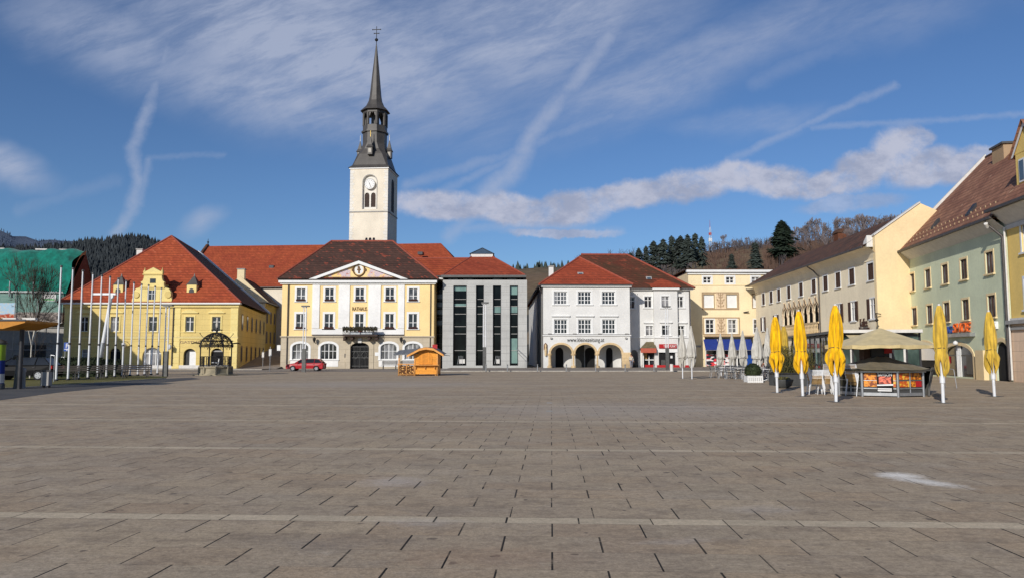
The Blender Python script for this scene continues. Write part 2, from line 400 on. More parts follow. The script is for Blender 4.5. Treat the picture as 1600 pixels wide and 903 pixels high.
# ---------------------------------------------------------------- buildings
class Bld:
    """local frame: x along the front, y into the building, z up"""
    def __init__(s, name, label, X, Y, ang=0, cat='building', group=None):
        s.X, s.Y, s.a = X, Y, R(ang); s.root = empty(name, (X, Y, 0), s.a, label, cat, group)
        s.ux = Vector((math.cos(s.a), math.sin(s.a))); s.vy = Vector((-math.sin(s.a), math.cos(s.a)))
    def hit(s, px, py, yy=0):
        d = ray(px, py); n = s.vy; o = Vector((s.X, s.Y))
        t = (o.dot(n)+yy)/(d.x*n.x+d.y*n.y)
        P = Vector((d.x*t, d.y*t)); return ((P-o).dot(s.ux), CH+d.z*t)
    def x(s, px, py=520, yy=0): return s.hit(px, py, yy)[0]
    def z(s, px, py, yy=0): return s.hit(px, py, yy)[1]
    def rect(s, px0, px1, py0, py1, yy=0):
        cx, cy = (px0+px1)/2, (py0+py1)/2
        return (s.x(px0, cy, yy), s.x(px1, cy, yy), s.z(cx, py1, yy), s.z(cx, py0, yy))
def arcpts(x0, x1, zs, rise, n=10):
    c = (x0+x1)/2; h = (x1-x0)/2
    return [(c-h*math.cos(PI*i/n), zs+rise*math.sin(PI*i/n)) for i in range(n+1)]
def sheet(mb, x0, x1, z0, z1, holes, y=0, depth=.3, side=None):
    """wall face with real openings; hole=(x0,x1,z0,z1,rise)"""
    xs = sorted({x0, x1, *[min(max(h[i], x0), x1) for h in holes for i in (0, 1)]}); zs = sorted({z0, z1, *[min(max(h[i], z0), z1) for h in holes for i in (2, 3)]})
    for i in range(len(xs)-1):
        for j in range(len(zs)-1):
            cx, cz = (xs[i]+xs[i+1])/2, (zs[j]+zs[j+1])/2
            if any(h[0] < cx < h[1] and h[2] < cz < h[3] for h in holes): continue
            mb.face((xs[i], y, zs[j]), (xs[i+1], y, zs[j]), (xs[i+1], y, zs[j+1]), (xs[i], y, zs[j+1]))
    for h in holes:
        a, b, c, d = h[:4]; r = h[4] if len(h) > 4 else 0; zsp = d-r
        mb.face((a, y, c), (a, y+depth, c), (a, y+depth, zsp), (a, y, zsp)); mb.face((b, y, c), (b, y, zsp), (b, y+depth, zsp), (b, y+depth, c))
        mb.face((a, y, c), (b, y, c), (b, y+depth, c), (a, y+depth, c))
        if r <= 0: mb.face((a, y, d), (a, y+depth, d), (b, y+depth, d), (b, y, d))
        else:
            ar = arcpts(a, b, zsp, r)
            for (xa, za), (xb, zb) in zip(ar, ar[1:]):
                mb.face((xa, y, za), (xb, y, zb), (xb, y, d), (xa, y, d))
                mb.face((xa, y, za), (xa, y+depth, za), (xb, y+depth, zb), (xb, y, zb))
def window(b, h, frame='white_paint', sur='white_paint', glass='glass_dark', sw=.13, nx=2, nz=(.62,), sill=True, y=0, rec=.13, fw=.07, hood=False, box=False, shut=None, parent=None, bar=.05, proud=.03, name='window'):
    x0, x1, z0, z1 = h[:4]; r = h[4] if len(h) > 4 else 0
    if glass == 'glass_dark' and random.random() < .33: glass = 'glass_curtain'
    mb = MB(sur); pr = parent or b.root; w = x1-x0; zt = z1-r
    if sw:
        mb.box(x0-sw, x0-.002, y-proud, y+.02, z0-(0 if sill else sw), zt); mb.box(x1+.002, x1+sw, y-proud, y+.02, z0-(0 if sill else sw), zt)
        if r:
            A = arcpts(x0-sw, x1+sw, zt, r+sw); B = arcpts(x0, x1, zt, r)
            for i in range(len(A)-1):
                p = [(A[i]), (A[i+1]), (B[i+1]), (B[i])]; mb.add([(a, y-proud, c) for a, c in p]+[(a, y+.02, c) for a, c in p], [(0, 3, 2, 1), (0, 1, 5, 4), (2, 3, 7, 6)])
        else: mb.box(x0-sw, x1+sw, y-proud-.001, y+.02, z1+.002, z1+sw)
        if not sill: mb.box(x0-sw+.002, x1+sw-.002, y-proud-.001, y+.02, z0-sw-.002, z0-.002)
    mb.use(frame); yy = y+rec
    if r:
        A = arcpts(x0, x1, zt, r); B = arcpts(x0+fw, x1-fw, zt, max(r-fw, .01))
        for i in range(len(A)-1):
            p = [A[i], A[i+1], B[i+1], B[i]]; mb.add([(a, yy, c) for a, c in p], [(0, 3, 2, 1)])
    else: mb.box(x0, x1, yy, yy+.05, z1-fw, z1)
    mb.box(x0, x0+fw, yy, yy+.05, z0, zt); mb.box(x1-fw, x1, yy, yy+.05, z0, zt); mb.box(x0+fw, x1-fw, yy, yy+.05, z0, z0+fw)
    for i in range(1, nx):
        xc = x0+w*i/nx; bw = bar*(1.5 if (nx == 2 or i == nx//2) else .9); mb.box(xc-bw/2, xc+bw/2, yy-.01, yy+.04, z0+fw, z1-fw-(r*.25 if r and i != nx/2 else 0))
    for q in nz:
        zc = z0+(z1-z0)*q; mb.box(x0+fw, x1-fw, yy-.005, yy+.035, zc-bar*.45, zc+bar*.45)
    if hood: mb.use(sur); mb.box(x0-sw-.12, x1+sw+.12, y-.22, y+.02, z1+sw+.14, z1+sw+.26); mb.box(x0-sw-.02, x1+sw+.02, y-.1, y+.02, z1+sw+.05, z1+sw+.14)
    o = mb.build(name, pr)
    g = MB(glass)
    if r: g.face(*[(a, yy+.06, c) for a, c in arcpts(x0, x1, zt, r)][::-1], (x0, yy+.06, z0), (x1, yy+.06, z0))
    else: g.face((x0, yy+.06, z0), (x1, yy+.06, z0), (x1, yy+.06, z1), (x0, yy+.06, z1))
    g.build('pane', o)
    if sill: MB(sur).box(x0-sw-.04, x1+sw+.04, y-.13, y+.05, z0-.1, z0).build('sill', o)
    if box: fb = MB('flower_dark'); fb.box(x0-.02, x1+.02, y-.24, y-.05, z0+.02, z0+.2); rough_top(fb, x0, x1, y-.26, y-.03, z0+.2, .12, 14); fb.build('flower_box', o)
    if shut:
        for sx in (-1, 1):
            sh = MB(shut); a, c = (x0-.04-w*.5, x0-.04) if sx < 0 else (x1+.04, x1+.04+w*.5)
            sh.box(a, c, y-.09, y-.04, z0, z1)
            for k in range(int((z1-z0)/.14)): sh.box(a+.06, c-.06, y-.105, y-.092, z0+.07+k*.14, z0+.13+k*.14)
            sh.build('shutter', o)
    return o
def rough_top(mb, x0, x1, y0, y1, z, h, n):
    for i in range(n):
        x = random.uniform(x0, x1); y = random.uniform(y0, y1); s = random.uniform(.04, .1)
        mb.add([(x-s, y, z-.03), (x+s, y-.02, z-.03), (x, y, z+random.uniform(.3, 1)*h)], [(0, 1, 2)])
def roof(mb, X0, X1, Y0, Y1, ze, A, B, zr, mat, wall=None, gA=False, gB=False, th=.12, edge='gutter', along='x'):
    """A,B ridge ends (x,y)"""
    P = lambda x, y, z: (x, y, z); a = (A[0], A[1], zr); b = (B[0], B[1], zr)
    mb.use(mat)
    c0, c1, c2, c3 = (X0, Y0, ze), (X1, Y0, ze), (X1, Y1, ze), (X0, Y1, ze)
    if along == 'x':
        mb.face(c0, c1, b, a); mb.face(c2, c3, a, b)
        mb.use(wall if gB else mat); mb.face(c1, c2, b); mb.use(wall if gA else mat); mb.face(c3, c0, a)
    else:
        mb.face(c1, c2, b, a); mb.face(c3, c0, a, b)
        mb.use(wall if gA else mat); mb.face(c0, c1, a); mb.use(wall if gB else mat); mb.face(c2, c3, b)
    mb.use(edge); mb.box(X0, X1, Y0, Y1, ze-th, ze-.003)
def ridgecap(mb, pts, r=.1):
    for p, q in zip(pts, pts[1:]): mb.tube(p, q, r, n=6)
def walls(mb, x0, x1, y0, y1, z1, z0=0.0, front=False):
    mb.face((x1, y0, z0), (x1, y1, z0), (x1, y1, z1), (x1, y0, z1)); mb.face((x0, y1, z0), (x0, y0, z0), (x0, y0, z1), (x0, y1, z1))
    mb.face((x1, y1, z0), (x0, y1, z0), (x0, y1, z1), (x1, y1, z1)); mb.face((x0, y0, z1), (x1, y0, z1), (x1, y1, z1), (x0, y1, z1))
    if front: mb.face((x0, y0, z0), (x1, y0, z0), (x1, y0, z1), (x0, y0, z1))
def simple_windows(b, side, specs, x=0, **k):
    pass
def skylight(b, px, py, yy, w=.8, h=.5, pr=None):
    x, z = b.hit(px, py, yy); mb = MB('grey_trim'); s = .8
    mb.add([(x-w/2, yy-.25, z-h/2), (x+w/2, yy-.25, z-h/2), (x+w/2, yy+h*s-.25, z+h/2), (x-w/2, yy+h*s-.25, z+h/2), (x-w/2, yy, z-h/2-.1), (x+w/2, yy, z-h/2-.1), (x+w/2, yy+h*s, z+h/2-.1), (x-w/2, yy+h*s, z+h/2-.1)], [(0,1,2,3),(0,4,5,1),(1,5,6,2),(3,0,4,7),(2,6,7,3)])
    mb.use('glass_roof'); q = .12; mb.add([(x-w/2+q, yy-.25+q*s-.01, z-h/2+q+.01), (x+w/2-q, yy-.25+q*s-.01, z-h/2+q+.01), (x+w/2-q, yy+h*s-.25-q*s-.01, z+h/2-q+.01), (x-w/2+q, yy+h*s-.25-q*s-.01, z+h/2-q+.01)], [(0,1,2,3)])
    return mb.build('skylight', pr or b.root)
def chimney(b, x, y, z0, z1, w=.7, mat='offwhite_trim', par=None, cap='grey_trim'):
    mb = MB(mat); mb.box(x-w/2, x+w/2, y-w/2, y+w/2, z0, z1); mb.use(cap); mb.box(x-w/2-.08, x+w/2+.08, y-w/2-.08, y+w/2+.08, z1+.002, z1+.14)
    return mb.build('chimney', par or b.root)

# ================================================================ town hall
def town_hall():
    b = Bld('town_hall', 'yellow and white town hall with a white triangular gable and dark patched hip roof', gy(438, 90).x, 90)
    W = b.x(677.5, 550); zc = b.z(560, 442); zg = b.z(560, 526); Dp = 17
    holes = []; wins = []
    for cx in (470, 514.5, 562, 609, 645.5):
        for (y0, y1) in ((450.5, 470.5), (490, 513.5)):
            xc = b.x(cx, 480); h = (xc-.5, xc+.5, b.z(560, y1), b.z(560, y0)); wins.append((h, cx, y0)); holes.append(h)
    gw = []
    for cx in (469.5, 513.5, 607.5, 645):
        xc = b.x(cx, 550); z0, z1 = b.z(560, 561), b.z(560, 536); h = (xc-.95, xc+.95, z0, z1, .45); gw.append(h)
    door = (b.x(547.5, 560), b.x(576.5, 560), .0, b.z(560, 534.5), .55)
    wl = MB('hall_yellow'); sheet(wl, 0, W, zg, zc, holes)
    walls(wl, 0, W, 0, Dp, zc+.6)
    wl.use('hall_stone'); sheet(wl, 0, W, 0, zg, gw+[door], y=-.06, depth=.45); wl.face((0, 0, zg), (0, -.06, zg), (W, -.06, zg), (W, 0, zg))
    wl.box(-.002, .0, -.06, 0, 0, zg)
    wl.build('wall', b.root)
    # pilasters and bands
    pl = MB('hall_white')
    for a, c in ((488, 499.5), (529, 546.5), (575.5, 595), (622, 632)): pl.box(b.x(a, 480), b.x(c, 480), -.1, -.002, b.z(560, 512.5), zc)
    pl.box(b.x(488, 480), b.x(632, 480), -.13, -.003, b.z(560, 522), b.z(560, 513)); pl.box(b.x(488, 480), b.x(632, 480), -.07, -.004, zc-.32, zc)
    pl.build('pilaster', b.root)
    bd = MB('hall_stone'); bd.box(-.1, W+.1, -.2, .0, zg-.03, zg+.12); bd.use('gutter'); bd.box(b.x(488), b.x(632), -.24, -.14, b.z(560, 524), b.z(560, 522.6)); bd.build('string_course', b.root)
    cn = MB('white_paint'); cn.box(-.35, W+.35, -.45, .05, zc, zc+.42); cn.box(-.2, W+.2, -.25, .05, zc-.16, zc-.001); cn.use('gutter'); cn.box(-.4, W+.4, -.5, -.46, zc+.28, zc+.46)
    cn.build('cornice', b.root)
    for h, cx, y0 in wins:
        window(b, h, sw=.24, nx=2, nz=(.42,), bar=.07, fw=.06, box=not (cx == 562 and y0 > 480), rec=.1)
    for h in gw:
        window(b, h, sw=.26, nx=4, nz=(.52,), bar=.06, y=-.06, rec=.16, glass='glass_curtain' if random.random() < .5 else 'glass_dark')
        ap = MB('hall_white'); ap.box(h[0]-.2, h[1]+.2, -.09, -.062, .25, h[2]-.12); ap.build('window_apron', b.root)
    # door
    dr = MB('void'); dr.face(*[(a, .38, c) for a, c in arcpts(door[0], door[1], door[3]-.55, .55)][::-1], (door[0], .38, 0), (door[1], .38, 0))
    dr.use('grey_metal'); x0, x1 = door[:2]; zt = door[3]-.5
    for i in range(13): xx = x0+.1+(x1-x0-.2)*i/12; dr.tube((xx, .25, .1), (xx, .25, zt), .018, n=4)
    for q in (.12, .5, .78, 1): dr.box(x0, x1, .22, .28, zt*q-.03, zt*q+.03)
    for sx in (-1, 1):
        c = (x0+x1)/2+sx*.5; dr.path([(c, .22, 1.1), (c+.35, .22, 1.6), (c, .22, 2.1), (c-.35, .22, 1.6), (c, .22, 1.1)], .03, 4)
    dr.tube(((x0+x1)/2, .2, .1), ((x0+x1)/2, .2, zt), .045, n=6); dr.build('entrance_gate', b.root)
    dt = MB('hall_stone'); dt.box(x0-.55, x0-.02, -.13, -.062, 0, zt+.3); dt.box(x1+.02, x1+.55, -.13, -.062, 0, zt+.3); dt.use('offwhite_trim'); dt.box((x0+x1)/2-.22, (x0+x1)/2+.22, -.2, -.062, door[3]-.05, door[3]+.5); dt.build('door_surround', b.root)
    # balcony
    bz = b.z(563, 522); bx0, bx1 = b.x(536, 515, -1.1), b.x(590, 515, -1.1)
    bl = MB('dark_wood'); bl.box(bx0, bx1, -1.25, -.14, bz-.25, bz-.08)
    for xx in (bx0+.15, bx0+1.0, bx1-1.0, bx1-.15): bl.use('dark_wood'); bl.prism([(0, 0)]*0 or [(xx-.15, bz-.3), (xx+.15, bz-.3), (xx+.15, bz-.55), (xx-.15, bz-.75)], -1.0, -.15)
    o = bl.build('balcony', b.root)
    rl = MB('iron'); zt = bz+.75
    rl.box(bx0, bx1, -1.25, -1.2, zt, zt+.07); rl.box(bx0, bx1, -1.25, -1.2, bz-.08, bz)
    for i in range(34): xx = bx0+(bx1-bx0)*i/33; rl.tube((xx, -1.22, bz), (xx+.06, -1.26-.08*math.sin(i), zt), .022, n=4)
    for i in range(9): xx = bx0+.3+(bx1-bx0-.6)*i/8; rl.path([(xx+.2*math.cos(t), -1.24, bz+.38+.26*math.sin(t)) for t in [k*PI/4 for k in range(9)]], .025, 4)
    rl.use('iron'); rl.box(bx0, bx1, -1.42, -1.27, zt-.32, zt-.05); rl.use('cover_olive'); rough_top(rl, bx0, bx1, -1.5, -1.2, zt, .2, 150)
    for i in range(220): xx = random.uniform(bx0, bx1); zz = random.uniform(bz+.35, zt+.1); rl.add([(xx, -1.45, zz), (xx+.12, -1.5, zz-.05), (xx+.05, -1.46, zz-.2)], [(0, 1, 2)])
    rl.use('steel'); rl.box(bx0+.9, bx0+2, -1.29, -1.262, bz-.02, bz+.2); rl.box(bx1-1.9, bx1-.6, -1.29, -1.262, bz, bz+.18); rl.use('paint_red'); rl.box((bx0+bx1)/2-.2, (bx0+bx1)/2+.25, -1.3, -1.262, bz+.25, bz+.5)
    rl.build('railing', o)
    # pediment
    ax, az = b.hit(561, 408.5, -.3); p0, p1 = b.x(487, 438, -.3), b.x(634, 438, -.3); zb = zc+.42
    pe = MB('hall_yellow'); pe.prism([(p0+.2, zb), (p1-.2, zb), (ax, az-.25)], -.22, 4.5); pe.use('mural')
    for s in (-1, 1): pe.face((ax+s*1.0, -.235, zb+.25), (ax+s*1.0, -.235, zb+1.35), (ax+s*4.3, -.235, zb+.25)) if s < 0 else pe.face((ax+s*1.0, -.235, zb+.25), (ax+s*4.3, -.235, zb+.25), (ax+s*1.0, -.235, zb+1.35))
    po = pe.build('gable', b.root)
    tr = MB('white_paint')
    for (qx, s) in ((p0, 1), (p1, -1)):
        tr.add([(qx-s*.3, -.55, zb-.02), (qx+s*.55, -.55, zb-.02), (ax, -.55, az-.32), (ax, -.55, az+.05), (qx-s*.3, .0, zb-.02), (qx+s*.55, .0, zb-.02), (ax, .0, az-.32), (ax, .0, az+.05)],
               [(0, 1, 2, 3), (0, 3, 7, 4), (1, 5, 6, 2), (4, 7, 6, 5)])
    tr.build('gable_moulding', po)
    rg = MB('roof_hall'); 
    for (qx, s) in ((p0-.3, 1), (p1+.3, -1)): rg.face((qx, -.57, zb+.02), (ax, -.57, az+.09), (ax, 5.5, az+.09), (qx, .5, zb+.02))
    rg.build('gable_roof', po)
    ex, ez = ax, zb+1.08; em = MB('letter_brown')
    em.path([(ex+.68*math.cos(t), -.3, ez+.72*math.sin(t)) for t in [k*PI/10 for k in range(21)]], .075, 6)
    for t in range(4): em.lathe([(.02, -.13), (.16, 0), (.02, .13)], n=8) if 0 else em.box(ex+.72*math.cos(t*PI/2)-.13, ex+.72*math.cos(t*PI/2)+.13, -.36, -.24, ez+.76*math.sin(t*PI/2)-.13, ez+.76*math.sin(t*PI/2)+.13)
    em.use('letter_brown'); em.box(ex-.09, ex+.09, -.3, -.236, ez-.4, ez+.35); em.box(ex-.22, ex+.2, -.29, -.237, ez-.05, ez+.12); em.box(ex-.16, ex+.05, -.29, -.237, ez+.2, ez+.42)
    em.use('white_paint'); em.lathe([(.5, 0), (.5, .01)], n=16) if 0 else em.prism([(ex+.52*math.cos(k*PI/8), ez+.55*math.sin(k*PI/8)) for k in range(16)], -.236, -.2295)
    em.build('emblem', po)
    lettering('RATHAUS', .62, 'letter_brown', b.root, b.x(562, 484), -.04, b.z(562, 485), .05, width=b.x(574, 480)-b.x(551, 480))
    rf = MB(); A = b.hit(518, 377, 8.2); B = b.hit(614, 377, 8.2)
    roof(rf, -.5, W+.5, -.5, Dp+.4, zc+.46, (A[0], 8.2), (B[0], 8.2), A[1], 'roof_hall')
    rf.use('roof_edge'); zr = A[1]
    ridgecap(rf, [(-.5, -.5, zc+.46), (A[0], 8.2, zr), (B[0], 8.2, zr), (W+.5, -.5, zc+.46)], .13)
    ro = rf.build('roof', b.root)
    dp = MB('gutter'); dp.tube((.75, -.15, .1), (.75, -.15, zc), .07); dp.tube((W-.4, -.15, .1), (W-.4, -.15, zc), .05); dp.build('downpipe', b.root)
    for px in (493, 628):
        x = b.x(px, 533); lm = MB('iron'); z = b.z(560, 531); lm.path([(x, -.1, z-.35), (x, -.4, z-.1), (x, -.55, z)], .035, 5); lm.lathe([(.05, z-.28), (.17, z+.0), (.2, z+.2), (.02, z+.38)], (x, -.6), 8); lm.build('wall_lamp', b.root)
    sg = MB('white_paint'); x = b.x(590, 553); sg.box(x-.3, x+.25, -.1, -.062, 1.5, 1.9); sg.build('notice_board', b.root); sg = MB('dark_metal'); x = b.x(540.5, 556); sg.box(x-.15, x+.2, -.1, -.062, 1.3, 1.75); sg.build('notice_board', b.root)
    hs = MB('white_paint'); hs.box(b.x(437, 540)-.28, -.01, -.1, 0, 2.1, 2.75); hs.build('side_sign', b.root)
town_hall()

# ================================================================ church
def church():
    b = Bld('church', 'long red roofed church nave rising behind the town hall', at(318, 385, 133).x, 124, -5)
    L = 48; ez = 12.4; zr = at(318, 385, 133).z
    w = MB('tower_plaster'); walls(w, 0, L, 0, 18, ez, front=True); w.build('wall', b.root)
    rf = MB(); x1 = b.x(689, 380, 9)
    roof(rf, -.2, L+.6, -.5, 18.5, ez, (0, 9), (x1, 9), zr, 'roof_church', 'tower_plaster', gA=True)
    ro = rf.build('roof', b.root)
    vg = MB('roof_darkbrown'); vg.tube((-.1, -.5, ez+.1), (-.1, 9, zr+.15), .3, n=5); vg.tube((-.1, 9, zr+.15), (-.1, 18.5, ez), .3, n=5); vg.build('verge', ro)
    fn = MB('iron'); fn.tube((0, 9, zr), (0, 9, zr+1.3), .12, .03); fn.lathe([(.02, zr+.5), (.22, zr+.7), (.02, zr+.9)], (0, 9), 8); fn.build('finial', ro)
    for px, py in ((427, 418), (658, 397)):
        x, z = b.hit(px, py, 4.5); d = MB('dark_metal'); d.box(x-.4, x+.4, 3.6, 5, z-.2, z+.25); d.build('roof_hatch', ro)
    # tower
    P0 = at(547.5, 262, 134); t = Bld('church_tower', 'tall white church tower with clock and slender dark pointed spire', P0.x, 134, -5, 'tower')
    W = t.x(606, 300); zt = t.z(577, 262); Dp = W*1.02; zb = t.z(577, 331)
    hole = (t.x(567, 300), t.x(588.5, 300), t.z(577, 327), t.z(577, 274), 1.25)
    w = MB('tower_plaster'); low = [(t.x(a, 375), t.x(c, 375), t.z(577, 381), t.z(577, 371.5), .3) for a, c in ((570.5, 574.5), (576, 580.5), (582, 586))]
    sheet(w, 0, W, 0, zt, [hole]+low, depth=.4); walls(w, 0, W, 0, Dp, zt)
    w.use('glass_dark')
    for h in low: w.face((h[0], .3, h[2]), (h[1], .3, h[2]), (h[1], .3, h[3]), (h[0], .3, h[3]))
    w.use('tower_quoin')
    for k in range(int(zt/.55)):
        q = .75 if k % 2 else .5; z = k*.55; w.box(-.015, q, -.02, 0, z, z+.52); w.box(W-q, W+.015, -.02, 0, z, z+.52); w.box(W, W+.02, .0, q, z, z+.52)
    w.build('wall', t.root)
    c = MB('grey_trim'); c.box(-.1, W+.1, -.12, Dp+.1, zb-.1, zb+.08); c.build('string_course', t.root)
    c = MB('white_paint'); c.box(-.15, W+.15, -.15, Dp+.15, zt-.25, zt-.02); c.build('cornice', t.root)
    # gothic recess: back plate with two lancets and a dial
    x0, x1, z0, z1 = hole[:4]; xm = (x0+x1)/2
    r = MB('tower_quoin'); lan = [(x0+.25, xm-.14, z0+.4, z0+3.0, .5), (xm+.14, x1-.25, z0+.4, z0+3.0, .5)]
    sheet(r, x0, x1, z0, z1, lan, y=.35, depth=.2)
    for s in (x0-.12, x1): r.use('grey_trim').box(s, s+.12, -.06, .0, z0, z1-1.25)
    A = arcpts(x0-.12, x1+.12, z1-1.25, 1.4); B = arcpts(x0, x1, z1-1.25, 1.25)
    for i in range(10): p = [A[i], A[i+1], B[i+1], B[i]]; r.add([(a, -.06, cc) for a, cc in p], [(0, 3, 2, 1)])
    ro = r.build('belfry_window', t.root)
    for l in lan:
        g = MB('dark_wood'); g.face((l[0], .5, l[2]), (l[1], .5, l[2]), (l[1], .5, l[3]), (l[0], .5, l[3]))
        for k in range(10): g.box(l[0], l[1], .46, .5, l[2]+k*.22, l[2]+.1+k*.22)
        g.build('louvre', ro)
    cz = t.z(577, 288); ck = MB('white_paint'); n = 28
    ring = lambda rr, y: [(xm+rr*math.cos(2*PI*k/n), y, cz+rr*math.sin(2*PI*k/n)) for k in range(n)]
    ck.add(ring(.95, -.1)+ring(.95, .3), [list(range(n))]+[((k+1) % n, k, n+k, n+(k+1) % n) for k in range(n)])
    ck.use('iron'); ck.path(ring(.93, -.1)+[ring(.93, -.1)[0]], .03, 4)
    for k in range(12):
        a = k*PI/6; ck.add([(xm+rr*math.cos(a+da), -.115, cz+rr*math.sin(a+da)) for rr, da in ((.6, -.04), (.6, .04), (.76, .04), (.76, -.04))], [(0, 3, 2, 1)])
    co_ = ck.build('clock', t.root); hd = MB('iron')
    for ang, l, w_ in ((R(118), .45, .05), (R(-75), .7, .035)):
        hd.tube((xm, -.14, cz), (xm+l*math.cos(ang), -.14, cz+l*math.sin(ang)), w_, .02, 4)
    hd.build('clock_hand', co_)
    # side belfry recess (shadow side)
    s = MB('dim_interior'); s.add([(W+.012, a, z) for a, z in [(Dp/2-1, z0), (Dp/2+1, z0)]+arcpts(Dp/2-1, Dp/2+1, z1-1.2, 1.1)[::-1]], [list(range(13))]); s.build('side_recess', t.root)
    # spire
    C = (W/2, Dp/2); f = lambda py: at(585, py, 137.5).z; q_ = 1.145
    H = W/2+.35; z0 = zt-.02
    def sqring(h, z): return [(C[0]-h, C[1]-h, z), (C[0]+h, C[1]-h, z), (C[0]+h, C[1]+h, z), (C[0]-h, C[1]+h, z)]
    def octring(rad, z, k=1.0):
        # octagon inscribed; k: 1 octagon, 0 square of half side rad
        pts = []
        for i in range(8):
            a = PI/4*i+PI/8; ox, oy = rad*math.cos(a)/math.cos(PI/8), rad*math.sin(a)/math.cos(PI/8)
            sx = rad*(1 if math.cos(a) > 0 else -1); sy = rad*(1 if math.sin(a) > 0 else -1)
            pts.append((C[0]+ox*k+sx*(1-k), C[1]+oy*k+sy*(1-k), z))
        return pts
    sp = MB('spire_slate')
    secs = [(H, z0, 0), (H*.86, z0+.6, .15), (H*.70, f(247), .4), (H*.58, f(238), .7), (H*.53, f(228), .95), (1.78*q_, f(213), 1), (1.78*q_, f(211), 1)]
    rings = [octring(*q) for q in secs]; vs = sum(rings, [])
    sp.add(vs, [(k*8+i, k*8+(i+1) % 8, k*8+8+(i+1) % 8, k*8+8+i) for k in range(len(rings)-1) for i in range(8)])
    sp.build('skirt_roof', t.root)
    ln = MB('spire_slate'); zl0, zl1 = f(211), f(177)
    for z, zz, rr in ((zl0, zl0+.35, 1.98*q_), (zl0+.351, f(200), 1.78*q_), (f(181), zl1, 1.82*q_)):
        o = len(ln.v); ln.add(octring(rr, z)+octring(rr, zz), [(i, (i+1) % 8, 8+(i+1) % 8, 8+i) for i in range(8)]+[list(range(8, 16)), list(range(7, -1, -1))])
    for i in range(8):
        p = octring(1.66*q_, 0)[i]; ln.tube((p[0], p[1], f(200)), (p[0], p[1], f(181)), .26, n=6, smooth=False)
    R0 = octring(1.74*q_, 0)
    for i in range(8):   # arch heads between posts
        p, q = Vector(R0[i]), Vector(R0[(i+1) % 8]); za, zc_ = f(187), f(181)
        pts = [(0, zc_), (0, za), (.2, za), (.35, za+.75), (.5, zc_-.15), (.65, za+.75), (.8, za), (1, za), (1, zc_)]
        for (a, c1), (d, c2) in zip(pts[1:], pts[2:]):
            A_, B_ = p.lerp(q, a), p.lerp(q, d); ln.face((A_.x, A_.y, c1), (B_.x, B_.y, c2), (B_.x, B_.y, zc_), (A_.x, A_.y, zc_))
    ln.use('bark_pale'); ln.tube((C[0]-.1, C[1], f(200)), (C[0]-.1, C[1], f(190)), .25); ln.use('spire_slate'); ln.tube((C[0], C[1], f(200)), (C[0], C[1], f(181)), .75, n=8)
    ln.build('lantern', t.root)
    s2 = MB('spire_slate'); secs = [(r_*q_, z_, k_) for r_, z_, k_ in ((2.2, f(177), 1), (2.05, f(175), 1), (1.35, f(168), 1), (1.0, f(160), 1), (.86, f(152), 1), (.55, f(118), 1), (.08, f(72), 1))]
    rings = [octring(*q) for q in secs]
    s2.add(sum(rings, []), [(k*8+i, k*8+(i+1) % 8, k*8+8+(i+1) % 8, k*8+8+i) for k in range(len(rings)-1) for i in range(8)]+[list(range(7, -1, -1))])
    so = s2.build('spire', t.root)
    x = MB('iron'); zt2 = f(72); x.tube((C[0], C[1], zt2-.3), (C[0], C[1], f(43)), .06); x.lathe([(.02, f(67)), (.26, f(65.3)), (.33, f(64)), (.26, f(62.6)), (.02, f(61))], C, 12)
    for py, w_ in ((54, .45), (48, .75)):
        x.box(C[0]-w_, C[0]+w_, C[1]-.05, C[1]+.05, f(py)-.06, f(py)+.06)
        for s in (-1, 1): x.lathe([(.02, f(py)-.13), (.12, f(py)), (.02, f(py)+.13)], (C[0]+s*w_, C[1]), 6)
    x.build('cross', so)
    for dx, dy in ((0, -1), (-1, 0), (1, 0)):  # gabled turrets with pinnacles
        g = MB('spire_slate'); cx, cy = C[0]+dx*H*.72, C[1]+dy*H*.78; zb_ = f(247)
        g.box(cx-.45, cx+.45, cy-.45, cy+.45, zb_-.3, zb_+1.15); g.box(min(cx, C[0])+0*dx, max(cx, C[0]), min(cy, C[1]), max(cy, C[1]), zb_, zb_+.9) if dx else g.box(cx-.4, cx+.4, cy, C[1], zb_-.2, zb_+1)
        g.lathe([(.85, zb_+1.0), (.5, zb_+1.5), (.1, zb_+2.9), (.02, zb_+3.1)], (cx, cy), 4, False, PI/4)
        g.use('bark_pale'); g.box(cx-.25, cx+.25, cy-.47, cy-.451, zb_, zb_+.8); g.use('gold' if dx == 0 else 'offwhite_trim'); g.tube((cx, cy, zb_+3), (cx, cy, zb_+4.1), .08, .05, 5)
        g.build('turret', t.root)
church()

